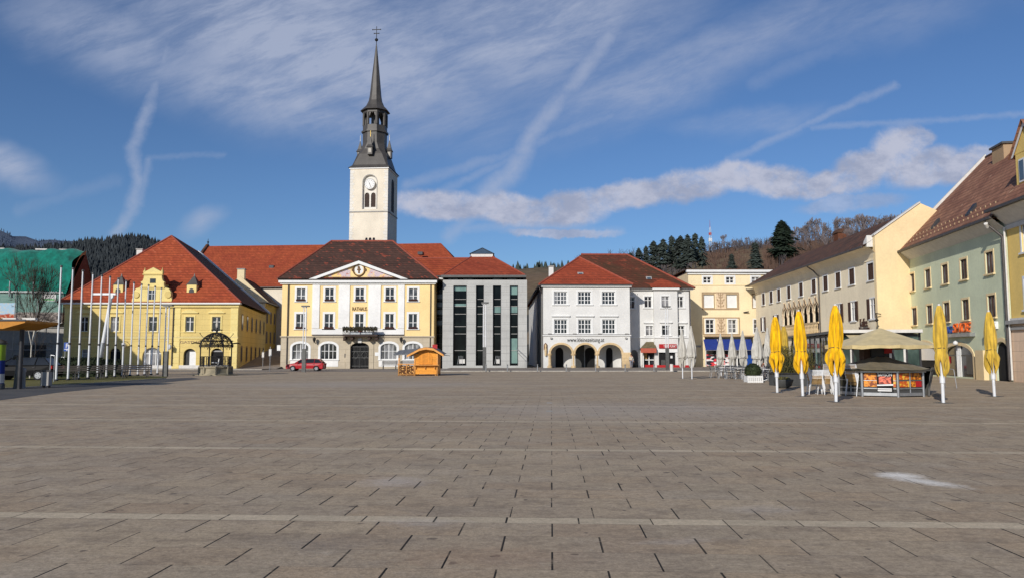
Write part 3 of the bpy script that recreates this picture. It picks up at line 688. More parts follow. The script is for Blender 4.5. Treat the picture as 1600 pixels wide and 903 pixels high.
# ================================================================ old yellow house on the left with the stepped baroque dormer
def yellow_house():
    b = Bld('baroque_house', 'yellow two storey house with a curved baroque dormer on its steep red hip roof', gy(97, 87).x, 87, 0)
    W = b.x(371, 540); ze = b.z(230, 475); 
    ud = []; uw = []
    for cx in (131.3, 179.6, 239, 296.5, 338): x = b.x(cx, 505); uw.append((x-.48, x+.48, b.z(cx, 517.5), b.z(cx, 494.5)))
    ar = [(b.x(170.5, 560), b.x(188, 560), 0, b.z(180, 543), .6), (b.x(222, 560), b.x(252, 560), .0, b.z(237, 542.5), .95), (b.x(286.5, 560), b.x(306, 560), 0, b.z(296, 544), .65), (b.x(329, 560), b.x(348, 560), 0, b.z(338, 543.5), .65)]
    g1 = (b.x(127, 555), b.x(138.5, 555), b.z(131, 568), b.z(131, 545), .1)
    w = MB('yellow_plaster'); sheet(w, 0, W, 0, ze, uw+ar+[g1], depth=.35)
    # side wall runs back and left along the alley
    t = 25; sd = Vector((-.19, .98)).normalized(); e = (W+sd.x*t, sd.y*t)
    w.face((W, 0, 0), (e[0], e[1], 0), (e[0], e[1], ze), (W, 0, ze)); w.face((0, t, 0), (0, 0, 0), (0, 0, ze), (0, t, ze)); w.face((e[0], e[1], 0), (0, t, 0), (0, t, ze), (e[0], e[1], ze))
    wo = w.build('wall', b.root)
    for k in range(6):   # alley windows
        for z0 in (.9, 4.6):
            tt = 3+k*4; x, y = W+sd.x*tt, sd.y*tt; s = MB('trim_brown'); n_ = Vector((sd.y, -sd.x))
            for hw, off, mt in ((.62, .03, 'trim_brown'), (.45, .05, 'glass_dark')):
                s.use(mt); p = [(x+sd.x*q+n_.x*off, y+sd.y*q+n_.y*off, z) for q, z in ((-hw, z0-(hw-.45)), (hw, z0-(hw-.45)), (hw, z0+1.6+(hw-.45)), (-hw, z0+1.6+(hw-.45)))]; s.face(*p)
            s.build('side_window', b.root)
    for h in uw:
        o = window(b, h, sur='yellow_trim', sw=.17, nx=2, nz=(.66,), bar=.06, hood=False, proud=.06)
        hd = MB('yellow_trim'); xc = (h[0]+h[1])/2; hd.prism([(xc-.95, h[3]+.4), (xc+.95, h[3]+.4), (xc+.95, h[3]+.5), (xc+.5, h[3]+.72), (xc, h[3]+.8), (xc-.5, h[3]+.72), (xc-.95, h[3]+.5)], -.14, -.002); hd.build('hood', o)
    window(b, g1, sur='yellow_trim', sw=.14, nx=1, nz=(.7,))
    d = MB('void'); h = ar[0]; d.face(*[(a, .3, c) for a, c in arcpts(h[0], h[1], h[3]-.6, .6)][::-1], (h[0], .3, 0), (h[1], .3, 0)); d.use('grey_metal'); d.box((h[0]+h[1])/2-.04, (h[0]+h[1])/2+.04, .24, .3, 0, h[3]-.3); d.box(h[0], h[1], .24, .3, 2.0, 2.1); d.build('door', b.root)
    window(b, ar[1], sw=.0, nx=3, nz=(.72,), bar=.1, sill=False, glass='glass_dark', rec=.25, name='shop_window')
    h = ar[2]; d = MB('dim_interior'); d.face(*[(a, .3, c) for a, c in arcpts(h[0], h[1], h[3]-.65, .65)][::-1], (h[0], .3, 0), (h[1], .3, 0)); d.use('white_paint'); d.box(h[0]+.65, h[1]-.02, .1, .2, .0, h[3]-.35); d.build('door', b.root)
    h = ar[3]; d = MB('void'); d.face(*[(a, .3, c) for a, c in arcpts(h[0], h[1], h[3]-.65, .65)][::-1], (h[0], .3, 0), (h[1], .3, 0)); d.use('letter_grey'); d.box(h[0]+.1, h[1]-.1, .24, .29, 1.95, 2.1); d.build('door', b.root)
    for h in ar:
        if h is ar[1]: continue
    tr = MB('yellow_trim'); zb = b.z(230, 527.5)
    tr.box(-.05, W+.05, -.1, -.002, zb-.08, zb+.1); tr.box(-.02, W+.02, -.05, -.002, zb+.62, zb+.72); tr.use('grey_trim'); tr.box(-.08, W+.08, -.12, -.003, zb+.1, zb+.13)
    tr.use('yellow_trim')
    for xx in (0, b.x(270, 520), W-.85):
        tr.box(xx, xx+.85, -.05, -.002, 0, ze)
        for k in range(int(ze/.62)): tr.box(xx+.02, xx+.83, -.08, -.05, k*.62+.05, k*.62+.58)
    tr.use('offwhite_trim'); tr.box(0, W, -.06, -.004, 0, .45); tr.build('trim', b.root)
    cn = MB('white_paint'); cn.box(-.4, W+.35, -.55, .0, ze-.02, ze+.16); cn.use('yellow_trim'); cn.box(-.1, W+.1, -.22, -.002, ze-.35, ze-.021); cn.build('cornice', b.root)
    # roof : hip in front, ridge runs back
    A = b.hit(268, 369, 9.0); zr = A[1]; Bx, By = A[0]+sd.x*16, 9+16; ez = ze+.16
    rf = MB('roof_red'); c0 = (-.6, -.6, ez); c1 = (W+.5, -.6, ez); c2 = (e[0]+.5, e[1]+.3, ez); c3 = (-.6, t, ez); a = (A[0], 9, zr); bb = (Bx, By, zr)
    mid = lambda p, q, k: tuple(p[i]+(q[i]-p[i])*k for i in range(3))
    rf.face(c0, c1, a); rf.use('roof_darkbrown').face(c1, c2, bb, a); rf.use('roof_red').face(c3, c0, a, bb); rf.use('yellow_trim').face(c2, c3, bb)  # dark tiles on the right slope paint in its shaded side
    rf.use('roof_edge'); ridgecap(rf, [c0, a, c1], .12); ridgecap(rf, [a, bb], .12)
    ro = rf.build('roof', b.root)
    vg = MB('white_paint'); vg.add([(p[0]+dx, p[1]+dy, p[2]+dz) for p in (bb, c2) for dx, dy, dz in ((0, -.25, .05), (0, .25, .05), (0, .25, .3), (0, -.25, .3))], [(0, 1, 5, 4), (3, 7, 6, 2), (0, 4, 7, 3), (1, 2, 6, 5)]); vg.build('verge', ro)
    # baroque dormer gable
    cx = b.x(241, 450); k = b.x(272, 460)-b.x(241, 460); z0 = ez; zt = b.z(242, 419, .2)
    Hh = zt-z0; prof = [(1, 0), (1, .1), (.97, .13), (.95, .28), (.82, .4), (.66, .42), (.58, .47), (.56, .55), (.60, .58), (.50, .62), (.46, .7), (.44, .8), (.47, .81), (.47, .86), (.0, 1)]
    poly = [(cx+p_*k, z0+q*Hh) for p_, q in prof]+[(cx-p_*k, z0+q*Hh) for p_, q in prof[-2::-1]]
    dm = MB('yellow_trim'); dm.prism(poly, -.45, -.05); dm.use('yellow_plaster'); dm.box(cx-k*.42, cx+k*.42, -.05, 4.6, z0, z0+Hh*.55); dm.use('roof_red')
    dm.face((cx-k*.5, -.1, z0+Hh*.55), (cx, -.1, z0+Hh*.85), (cx, 7, z0+Hh*.85), (cx-k*.5, 4.5, z0+Hh*.55)); dm.face((cx+k*.5, -.1, z0+Hh*.55), (cx+k*.5, 4.5, z0+Hh*.55), (cx, 7, z0+Hh*.85), (cx, -.1, z0+Hh*.85))
    dm.use('yellow_plaster'); dm.box(cx-k*.62, cx+k*.62, -.55, -.451, z0+Hh*.4, z0+Hh*.45); dm.box(cx-k*.5, cx+k*.5, -.55, -.451, z0+Hh*.78, z0+Hh*.82); dm.box(cx-k, cx+k, -.52, -.451, z0, z0+Hh*.06)
    for s in (-1, 1): dm.tube((cx+s*k*.8, -.56, z0+Hh*.22), (cx+s*k*.8, -.45, z0+Hh*.22), .38, n=12)
    for s in (-1, 1): dm.lathe([(.14, z0+Hh*.82), (.2, z0+Hh*.88), (.05, z0+Hh*.95), (.02, z0+Hh)], (cx+s*k*.44, -.3), 6)
    do = dm.build('dormer', ro)
    q_ = MB('glass_dark'); q_.box(cx-.3, cx+.35, -.47, -.455, z0+Hh*.55, z0+Hh*.68); q_.build('niche', ro); dw = MB('glass_dark'); dw.box(cx-.4, cx+.4, -.47, -.455, z0+Hh*.08, z0+Hh*.35); dw.use('white_paint'); dw.box(cx-.03, cx+.03, -.48, -.47, z0+Hh*.08, z0+Hh*.35); dw.box(cx-.4, cx+.4, -.48, -.471, z0+Hh*.24, z0+Hh*.25); o = dw.build('dormer_window', ro)
    for px in (300.5, 186):
        x, z = b.hit(px, 466, 1.0); z = ez+1.0*.95; q = MB('yellow_trim'); q.box(x-.55, x+.55, .7, 2.2, z-.4, z+1.15); q.use('dark_metal'); q.prism([(x+.28*math.cos(t_*PI/6), z+.45+.28*math.sin(t_*PI/6)) for t_ in range(7)]+[(x-.28, z), (x+.28, z)], .66, .699)
        q.use('spire_slate'); q.lathe([(1.0, z+1.1), (.75, z+1.35), (.45, z+1.75), (.1, z+2.2), (.03, z+2.5)], (x, 1.4), 4, False, PI/4); q.build('small_dormer', ro)
    x, z = b.hit(220, 391, 14); chimney(b, x, 14, z-3, z, .75)
    dp = MB('gutter'); x = b.x(271.5, 500); dp.tube((x, -.15, .4), (x, -.15, ze), .07); dp.build('downpipe', b.root)
    for px, py in ((198, 538), (269, 541)):
        x, z = b.hit(px, py); l = MB('iron'); l.path([(x+.1, 0, z+.3), (x, -.6, z+.35), (x, -.7, z+.2)], .03, 5); l.use('white_paint'); l.lathe([(.08, z-.35), (.2, z-.3), (.24, z+.1), (.05, z+.25)], (x, -.7), 8); l.build('wall_lamp', b.root)
    lettering('GASTHAUS', .42, 'trim_brown', b.root, b.x(302, 534), -.02, b.z(300, 536), .03, width=3.0)
yellow_house()
# house behind, in the alley
def alley_house():
    P = gy(411, 112.5); b = Bld('gabled_house', 'ochre alley house with chimney on its pale gable behind the baroque house', P.x-7.4, 112, 7.6)
    W = 7.4; ez = b.z(410, 472); Dp = 10.5
    w = MB('house_ochre'); walls(w, 0, W, 0, Dp, ez, front=False); w.use('cream_plaster'); w.face((0, 0, 0), (W, 0, 0), (W, 0, ez), (0, 0, ez)); w.build('wall', b.root)
    ax, az = b.hit(384, 431, 0); rf = MB(); roof(rf, -.3, W+.5, -.05, Dp, ez, (W*.5, -.05), (W*.5, Dp), az, 'roof_darkbrown', 'cream_plaster', gA=True, gB=True, along='y'); rf.build('roof', b.root)
    chimney(b, b.x(376, 430), .55, ez-1, b.z(376, 421), 1.0, 'cream_plaster')
    for k in range(3):
        for z0 in (3.4, 6.4):
            y = 1.6+k*3.2; s = MB('trim_brown'); s.box(W, W+.04, y-.65, y+.65, z0-.15, z0+1.75); s.use('glass_dark'); s.box(W+.04, W+.055, y-.45, y+.45, z0, z0+1.6); s.build('side_window', b.root)
    sk = MB('offwhite_trim'); 
    for y in (3, 6.5): sk.add([(W-1.2, y, ez+1.3), (W-1.2, y+.8, ez+1.3), (W-2.2, y+.8, ez+2.35), (W-2.2, y, ez+2.35)], [(0, 1, 2, 3)])
    sk.build('skylight', b.root)
alley_house()
# ================================================================ annex, modern office
def annex():
    b = Bld('annex_house', 'low red roofed link house between town hall and stone office', gy(640, 100).x, 100)
    W = b.x(735, 420); ez = b.z(700, 431, 0); w = MB('white_plaster'); walls(w, 0, W, 0, 8, ez, front=True); w.build('wall', b.root)
    rf = MB(); zr = b.z(690, 404, 4); roof(rf, -.3, W, -.4, 8, ez, (0, 4), (W-.2, 4), zr, 'roof_church'); ridgecap(rf.use('roof_edge'), [(0, 4, zr), (W-.2, 4, zr)], .14); rf.build('roof', b.root)
annex()
def office():
    b = Bld('stone_office', 'modern pale stone office with tall dark glass strips and glass roof peak', gy(691, 91).x, 91, 0)
    W = b.x(823.5, 505); zt = b.z(757, 437.5)
    strips = [(708, 729), (743.5, 756), (770, 783), (796.5, 809.5)]
    hs = [(b.x(a, 505), b.x(c, 505), .35, b.z(757, 446)) for a, c in strips]
    w = MB('concrete_slab'); sheet(w, 0, W, 0, zt, hs, depth=.55); walls(w, 0, W, 0, 15, zt)
    w.use('letter_grey')
    for k in range(1, 12): z = zt*k/12; w.face((0, -.004, z), (hs[0][0], -.004, z), (hs[0][0], -.004, z+.03), (0, -.004, z+.03)); w.face((hs[-1][1], -.004, z), (W, -.004, z), (W, -.004, z+.03), (hs[-1][1], -.004, z+.03))
    for i in range(3):
        for k in range(1, 12): z = zt*k/12; w.face((hs[i][1], -.004, z), (hs[i+1][0], -.004, z), (hs[i+1][0], -.004, z+.03), (hs[i][1], -.004, z+.03))
    w.build('wall', b.root)
    pale = {0: [(447, 454), (474, 478)], 1: [], 2: [(478, 488)], 3: [(447, 460), (478, 488), (528, 567)]}
    for i, h in enumerate(hs):
        g = MB('glass_modern'); g.face((h[0], .45, h[2]), (h[1], .45, h[2]), (h[1], .45, h[3]), (h[0], .45, h[3]))
        g.use('glass_pale')
        for a, c in pale[i]: g.face((h[0]+.08, .44, b.z(757, c)), (h[1]-.08, .44, b.z(757, c)), (h[1]-.08, .44, b.z(757, a)), (h[0]+.08, .44, b.z(757, a)))
        g.use('grey_trim')
        for py in (467, 478, 490, 509.5, 521, 547): z = b.z(757, py); g.box(h[0], h[1], .38, .45, z-.03, z+.03)
        g.use('dark_metal'); g.box(h[0], h[0]+.07, .3, .45, h[2], h[3]); g.box(h[1]-.07, h[1], .3, .45, h[2], h[3])
        if i in (0, 2):
            g.use('steel'); xm = (h[0]+h[1])/2
            for q in range(4): g.tube((xm-.3+q*.2, .4, .5), (xm-.1+q*.15, .4, 1.5), .03, n=4)
            g.use('offwhite_trim'); g.box(xm-.1, h[1]-.2, .38, .44, .6, 1.1)
        g.build('window_strip', b.root)
    gl = MB('glass_modern'); gl.box(.4, W-.4, 1.0, 12, zt-.01, b.z(757, 431, 1)+.1); gl.use('glass_roof')
    for i in range(5): x = .6+i*(W-1.2)/5; (gl.face((x, .99, zt), (x+1.1, .99, zt), (x+1.1, .99, zt+.5), (x, .99, zt+.5)) if i != 2 else None)
    gl.build('attic_glazing', b.root)
    rf = MB(); ez = b.z(757, 430, 0); x0, x1 = b.x(692, 430), b.x(821, 430); a0, a1 = b.x(737, 401, 6.5), b.x(769, 401, 6.5); zr = b.z(752, 401, 6.5)
    c = [(x0, 0, ez), (x1, 0, ez), (x1, 15, ez), (x0, 15, ez)]; d = [(a0, 6.5, zr), (a1, 6.5, zr), (a1, 9.5, zr), (a0, 9.5, zr)]
    rf.use('roof_bright'); [rf.face(c[i], c[(i+1) % 4], d[(i+1) % 4], d[i]) for i in range(4)]
    rf.use('roof_edge'); ridgecap(rf, [c[0], d[0]], .1); ridgecap(rf, [c[1], d[1]], .1)
    rf.use('grey_metal'); rf.box(x0-.2, x1+.1, -.25, 15.2, ez-.28, ez-.004); rf.use('offwhite_trim'); rf.box(x0-1.6, x0, -.1, 15, ez-.5, ez-.3)
    ro = rf.build('roof', b.root)
    cp = MB('offwhite_trim'); cp.box(a0-.1, a1+.1, 6.35, 9.6, zr-.1, zr+.3); ap = ((a0+a1)/2, 8, b.z(752, 388, 8)); q = [(a0-.25, 6.3, zr+.3), (a1+.25, 6.3, zr+.3), (a1+.25, 9.7, zr+.3), (a0-.25, 9.7, zr+.3)]
    cp.use('glass_roof'); [cp.face(q[i], q[(i+1) % 4], ap) for i in range(4)]; cp.use('dark_metal'); [cp.tube(q[i], ap, .07, n=4) for i in range(4)]; cp.build('roof_lantern', ro)
    # recessed dark glass link towards the town hall
    lk = MB('glass_modern'); x = b.x(678, 505, 2.5); lk.box(x, -.02, 2.5, 9, 0, b.z(684, 437, 2.5)); lk.use('grey_metal')
    for k in range(10): lk.box(x, -.02, 2.44, 2.5, .9+k*1.05, .95+k*1.05)
    lk.use('glass_roof'); [lk.face((x+.2, 2.48, z), (-.25, 2.48, z), (-.25, 2.48, z+.55), (x+.2, 2.48, z+.55)) for z in (5.2, 6.5, 7.4, 8.4)]  # paler panes paint reflections onto the dark glass
    lk.build('glass_link', b.root)
    hr = MB('steel'); x = b.x(811, 550, -.6); hr.path([(x-.3, -.6, 2.4), (x+.9, -.6, 1.3), (x+.9, -.6, .1)], .04, 5); hr.path([(x-.3, -.6, 2.0), (x+.7, -.6, 1.0), (x+.7, -.6, .1)], .03, 5); hr.build('handrail', b.root)
office()

# ================================================================ white house with three arches
def white_house():
    b = Bld('arcade_house', 'white house with three ground floor arches and paired red hipped roofs', gy(849, 91).x, 91, 1.2)
    W = b.x(984.5, 510); ez = b.z(917, 447); rec = 3.3
    hs = []
    for cx in (876, 913.5, 951):
        for y0, y1 in ((455.5, 475.5), (498.5, 521)):
            x = b.x(cx, 490); hs.append((x-.78, x+.78, b.z(917, y1), b.z(917, y0)))
    W2 = b.x(1079.5, 510, rec)
    ar = [(b.x(a, 560), b.x(c, 560), 0.0, b.z(917, 537.5), 1.1) for a, c in ((860, 894), (898.5, 931), (936, 971.5))]
    w = MB('white_plaster'); sheet(w, 0, W, 0, ez, hs+ar, depth=.35)
    w.face((0, 40, 0), (0, 0, 0), (0, 0, ez), (0, 40, ez)); w.face((W, 0, 0), (W, rec, 0), (W, rec, ez), (W, 0, ez)); w.face((W2, rec, 0), (W2, 36, 0), (W2, 36, ez), (W2, rec, ez)); w.face((W2, 36, 0), (0, 36, 0), (0, 36, ez), (W2, 36, ez))
    # loggia inside
    w.face((0, 3.2, 0), (W, 3.2, 0), (W, 3.2, 3.3), (0, 3.2, 3.3)); w.face((0, .35, 3.2), (W, .35, 3.2), (W, 3.2, 3.2), (0, 3.2, 3.2)); w.face((.3, 0.4, 0), (.3, 3.2, 0), (.3, 3.2, 3.2), (.3, .4, 3.2)); w.face((W-.3, .4, 0), (W-.3, 3.2, 0), (W-.3, 3.2, 3.2), (W-.3, .4, 3.2))
    w.use('hall_white'); w.face((0, -.003, b.z(917, 525)), (W, -.003, b.z(917, 525)), (W, -.003, b.z(917, 537)), (0, -.003, b.z(917, 537))) if 0 else None
    # recessed main front
    z2 = b.z(1040, 452, rec); rh = []; rw = []
    for cx, y0, y1 in ((986.5, 464, 482), (1013, 463, 480.5), (1062.5, 463, 480.5), (1014.5, 508.5, 524), (1063.5, 508.5, 524)):
        x = b.x(cx, 490, rec); h = (x-.45, x+.45, b.z(1040, y1, rec), b.z(1040, y0, rec)); rh.append(h)
    bx0, bx1 = b.x(1022, 500, rec-.5), b.x(1059, 500, rec-.5); zb = b.z(1040, 527, rec)
    w.use('white_plaster'); sheet(w, W, W2, 0, z2, rh+[(b.x(1003, 550, rec), b.x(1025, 550, rec), .1, b.z(1012, 540, rec)), (b.x(984.5, 550, rec)+.05, b.x(997, 550, rec), .0, b.z(990, 546, rec), .6)], y=rec, depth=.3)
    bh = [(lambda x: (x-.48, x+.48, b.z(1040, y1, rec-.5), b.z(1040, y0, rec-.5)))(b.x(1040, 490, rec-.5)) for y0, y1 in ((462.5, 480.5), (508, 523.5))]
    door = (b.x(1029.5, 560, rec-.5), b.x(1055.5, 560, rec-.5), .1, b.z(1040, 550, rec-.5))
    sheet(w, bx0, bx1, 0, z2, bh+[door], y=rec-.5, depth=.3); w.face((bx0, rec, 0), (bx0, rec-.5, 0), (bx0, rec-.5, z2), (bx0, rec, z2)); w.face((bx1, rec-.5, 0), (bx1, rec, 0), (bx1, rec, z2), (bx1, rec-.5, z2))
    w.build('wall', b.root)
    for h in hs:
        top = h[3] > 6.5
        window(b, h, sw=.2, nx=4, nz=(.33, .66), bar=.075, fw=.09, hood=not top, rec=.1)
    for h in rh: window(b, h, sw=.18, nx=2, nz=(.66,), bar=.06, y=rec, hood=h[3] < 6.5)
    for h in bh: window(b, h, sw=.18, nx=2, nz=(.66,), bar=.06, y=rec-.5, hood=h[3] < 6.5)
    # arch mouldings
    a_ = MB('arch_stone')
    for h in ar:
        zs = h[3]-1.1; A = arcpts(h[0]-.22, h[1]+.22, zs, 1.32, 14); B = arcpts(h[0]+.02, h[1]-.02, zs, 1.08, 14)
        for i in range(14): p = [A[i], A[i+1], B[i+1], B[i]]; a_.add([(a, -.05, c) for a, c in p]+[(a, .36, c) for a, c in p], [(0, 3, 2, 1), (0, 1, 5, 4), (2, 3, 7, 6)])
    zs = ar[0][3]-1.1
    for xx, r in ((ar[0][0]-.1, .22), ((ar[0][1]+ar[1][0])/2, .2), ((ar[1][1]+ar[2][0])/2, .2)):
        a_.lathe([(r+.1, 0), (r+.1, .3), (r, .35), (r*.95, zs-.25), (r+.1, zs-.12), (r+.12, zs+.02)], (xx, .15), 10)
    a_.box(ar[2][1]+.0, W+.06, -.06, .36, 0, zs+.15); a_.build('arch_moulding', b.root)
    # doors at the back of the loggia
    for a, c in ((868, 880), (914, 929), (947, 957)): dd = MB('void'); dd.prism([(x, z) for x, z in [(b.x(a, 560, 3.2), 0), (b.x(c, 560, 3.2), 0)]]+arcpts(b.x(a, 560, 3.2), b.x(c, 560, 3.2), 2.0, .5, 8)[::-1], 3.12, 3.18); dd.build('loggia_door', b.root)
    dd = MB('dim_interior'); dd.box(b.x(899, 560, 3.1), b.x(913, 560, 3.1), 3.1, 3.15, 0, 2.8)
    dd.build('passage', b.root)
    # string course, cornice
    st = MB('white_paint'); zs_ = b.z(917, 523.5); st.box(-.1, W+.1, -.14, -.002, zs_-.05, zs_+.1); st.box(W+.02, bx0, rec-.12, rec-.002, zb-.05, zb+.08); st.box(bx0-.05, bx1+.05, rec-.62, rec-.502, zb-.05, zb+.08); st.box(bx1, W2, rec-.12, rec-.002, zb-.05, zb+.08)
    st.use('gutter'); st.box(-.12, W+.12, -.17, -.141, zs_+.08, zs_+.13); st.build('string_course', b.root)
    cn = MB('white_paint'); cn.box(-.25, W+.2, -.3, -.002, ez-.12, ez+.12); cn.box(W+.21, W2+.3, rec-.35, rec-.002, z2-.1, z2+.1); cn.box(bx0-.2, bx1+.2, rec-.85, rec-.351, z2-.1, z2+.1)
    cn.use('gutter'); cn.box(-.4, W+.35, -.48, -.31, ez+.05, ez+.16); cn.box(W+.36, W2+.4, rec-.5, rec-.36, z2+.0, z2+.14); cn.box(-.6, -.42, -.4, 38, ez-.02, ez+.14); cn.build('cornice', b.root)
    rf = MB(); e1 = ez+.17; A = b.hit(905, 402, 5.5)
    rf.use('roof_bright'); c0, c1 = (-.5, -.5, e1), (W+.4, -.5, e1); k = (A[0], 5.5, A[1]); bk = (A[0], 11, A[1])
    rf.face(c0, c1, k); rf.face(c1, (W+.4, 11, e1), bk, k); rf.face((-.5, 11, e1), c0, k, bk)
    rf.use('roof_edge'); ridgecap(rf, [c0, k, c1], .13)
    P = b.hit(908, 398, 12); Q = b.hit(980, 400, 12); e2 = z2+.12; X0, X1, Y0, Y1 = -.52, W2+.45, rec-.5, 40
    rf.use('roof_mossy'); rf.face((X0, Y0, e2), (X1, Y0, e2), (Q[0], 12, P[1]), (P[0], 12, P[1])); rf.use('roof_bright'); rf.face((X1, Y0, e2), (X1, Y1, e2), (Q[0], 30, P[1]), (Q[0], 12, P[1]))
    rf.face((X1, Y1, e2), (X0, Y1, e2), (P[0], 30, P[1]), (Q[0], 30, P[1])); rf.use('roof_mossy'); rf.face((X0, Y1, e2), (X0, Y0, e2), (P[0], 12, P[1]), (P[0], 30, P[1]))
    rf.use('roof_edge'); ridgecap(rf, [(P[0], 12, P[1]), (Q[0], 12, P[1]), (X1, Y0, e2)], .15)
    # small hip over the bay
    m_ = ((bx0+bx1)/2, rec+1.6, e2+1.35); rf.use('roof_bright'); rf.face((bx0-.4, rec-.95, e2+.02), (bx1+.4, rec-.95, e2+.02), m_); rf.face((bx1+.4, rec-.95, e2+.02), (bx1+.4, rec+.1, e2+.5), m_); rf.face((bx0-.4, rec+.1, e2+.5), (bx0-.4, rec-.95, e2+.02), m_)
    rf.use('brick_brown')
    for i in range(40): x = 0.2+i*W/40; rf.box(x, x+.04, .35, .40, e1+.5, e1+.72)
    ro = rf.build('roof', b.root)
    skylight(b, 907, 428.5, 1.7, .7, .5, ro); skylight(b, 1014, 435, 5.2, .7, .5, ro)
    x, z = b.hit(877, 412, 20); chimney(b, 1.6, 9, 11, 13.0, .6, 'white_plaster', ro)
    lettering('www.kleinezeitung.at', .7, 'letter_dark', b.root, b.x(915, 530), -.03, b.z(915, 533.5), .04, width=b.x(944, 530)-b.x(886, 530))
    # shop fittings
    sh = MB('glass_dark'); x0, x1 = b.x(1003, 550, rec), b.x(1025, 550, rec); sh.face((x0, rec+.2, .5), (x1, rec+.2, .5), (x1, rec+.2, 2.8), (x0, rec+.2, 2.8)); sh.use('white_paint')
    sh.box(x0, x0+.12, rec-.5, rec+.2, .1, 2.6); sh.box((x0+x1)/2-.05, (x0+x1)/2+.05, rec-.02, rec+.15, .1, 1.5); sh.box(x0, x1, rec-.02, rec+.1, .95, 1.05); sh.use('paint_red'); sh.box(x0, x1, rec-.1, rec+.1, .1, .4)
    sh.use('wicker'); sh.box(x0+.25, x0+.65, rec+.12, rec+.18, 1.1, 2.2); sh.build('shop_window', b.root)
    aw = MB('awning_red'); za, zc = b.z(1012, 548, rec-1), b.z(1012, 541, rec-1); xa, xb = b.x(1001, 545, rec-1.1), b.x(1025.5, 545, rec-1.1)
    aw.face((xa, rec-1.15, za-.2), (xb, rec-1.15, za-.2), (xb, rec-1.15, za+.35), (xa, rec-1.15, za+.35)); aw.use('canopy_olive'); aw.face((xa, rec-1.14, za+.34), (xb, rec-1.14, za+.34), (xb, rec, za+1.15), (xa+.9, rec, za+1.15)); aw.face((xa, rec-1.14, za+.34), (xa+.9, rec, za+1.15), (xa, rec, za+.2)); aw.build('awning', b.root)
    dr = MB('void'); h = door; dr.box(h[0], h[1], rec-.3, rec-.25, h[2], h[3]); dr.use('grey_metal'); dr.box(h[0]+.3, h[0]+.8, rec-.4, rec-.31, .1, 1.0); dr.use('white_paint'); dr.box(h[0]+1.45, h[0]+1.7, rec-.4, rec-.31, 1.2, 1.5)
    dr.box(h[0]-.3, h[1]+.25, rec-.6, rec-.51, h[3], h[3]+.45); dr.build('shop_door', b.root)
    sg = MB('paint_red'); s0, s1, q0, q1 = b.rect(1030, 1057.5, 537, 543.5, rec-.75); sg.box(s0, s1, rec-.75, rec-.6, q0, q1); so = sg.build('shop_sign', b.root)
    lettering('TREFF PUNKT', .42, 'white_paint', so, (s0+s1)/2+.25, rec-.78, q0+.1, .03, width=(s1-s0)*.74)
    rd = MB('paint_red'); rd.box(bx0+.1, W2-.3, rec-1.3, rec-1.26, .1, .38); rd.build('low_screen', b.root)
    cm = MB('gutter'); x = b.x(984.5+3); cm.tube((W2-.15, rec-.15, .1), (W2-.15, rec-.15, z2), .06); cm.tube((-.12, -.1, .1), (-.12, -.1, ez), .05)
    cm.path([(-.5, 0, ez), (-.35, -.2, ez-.5), (-.12, -.1, ez-.9)], .06, 6); cm.build('downpipe', b.root)
    nk = MB('brick_brown'); x = b.x(852.5, 548); nk.prism([(x-.22, 2.2), (x+.22, 2.2), (x+.22, 2.8), (x, 3.05), (x-.22, 2.8)], -.06, -.003); nk.use('arch_stone'); nk.lathe([(.12, 1.5), (.16, 2.2), (.1, 2.5), (.13, 2.75), (.03, 2.9)], (x, -.2), 8); nk.build('statue_niche', b.root)
    vn = MB('grey_trim')
    for px in (859, 898, 937, 979): x, z = b.hit(px, 521.5); vn.box(x-.22, x+.22, -.2, -.15, z-.02, z+.1)
    for px in (861, 978): x, z = b.hit(px, 528); vn.box(x-.12, x+.1, -.25, -.003, z-.05, z+.12)
    vn.build('facade_lamp', b.root)
white_house()

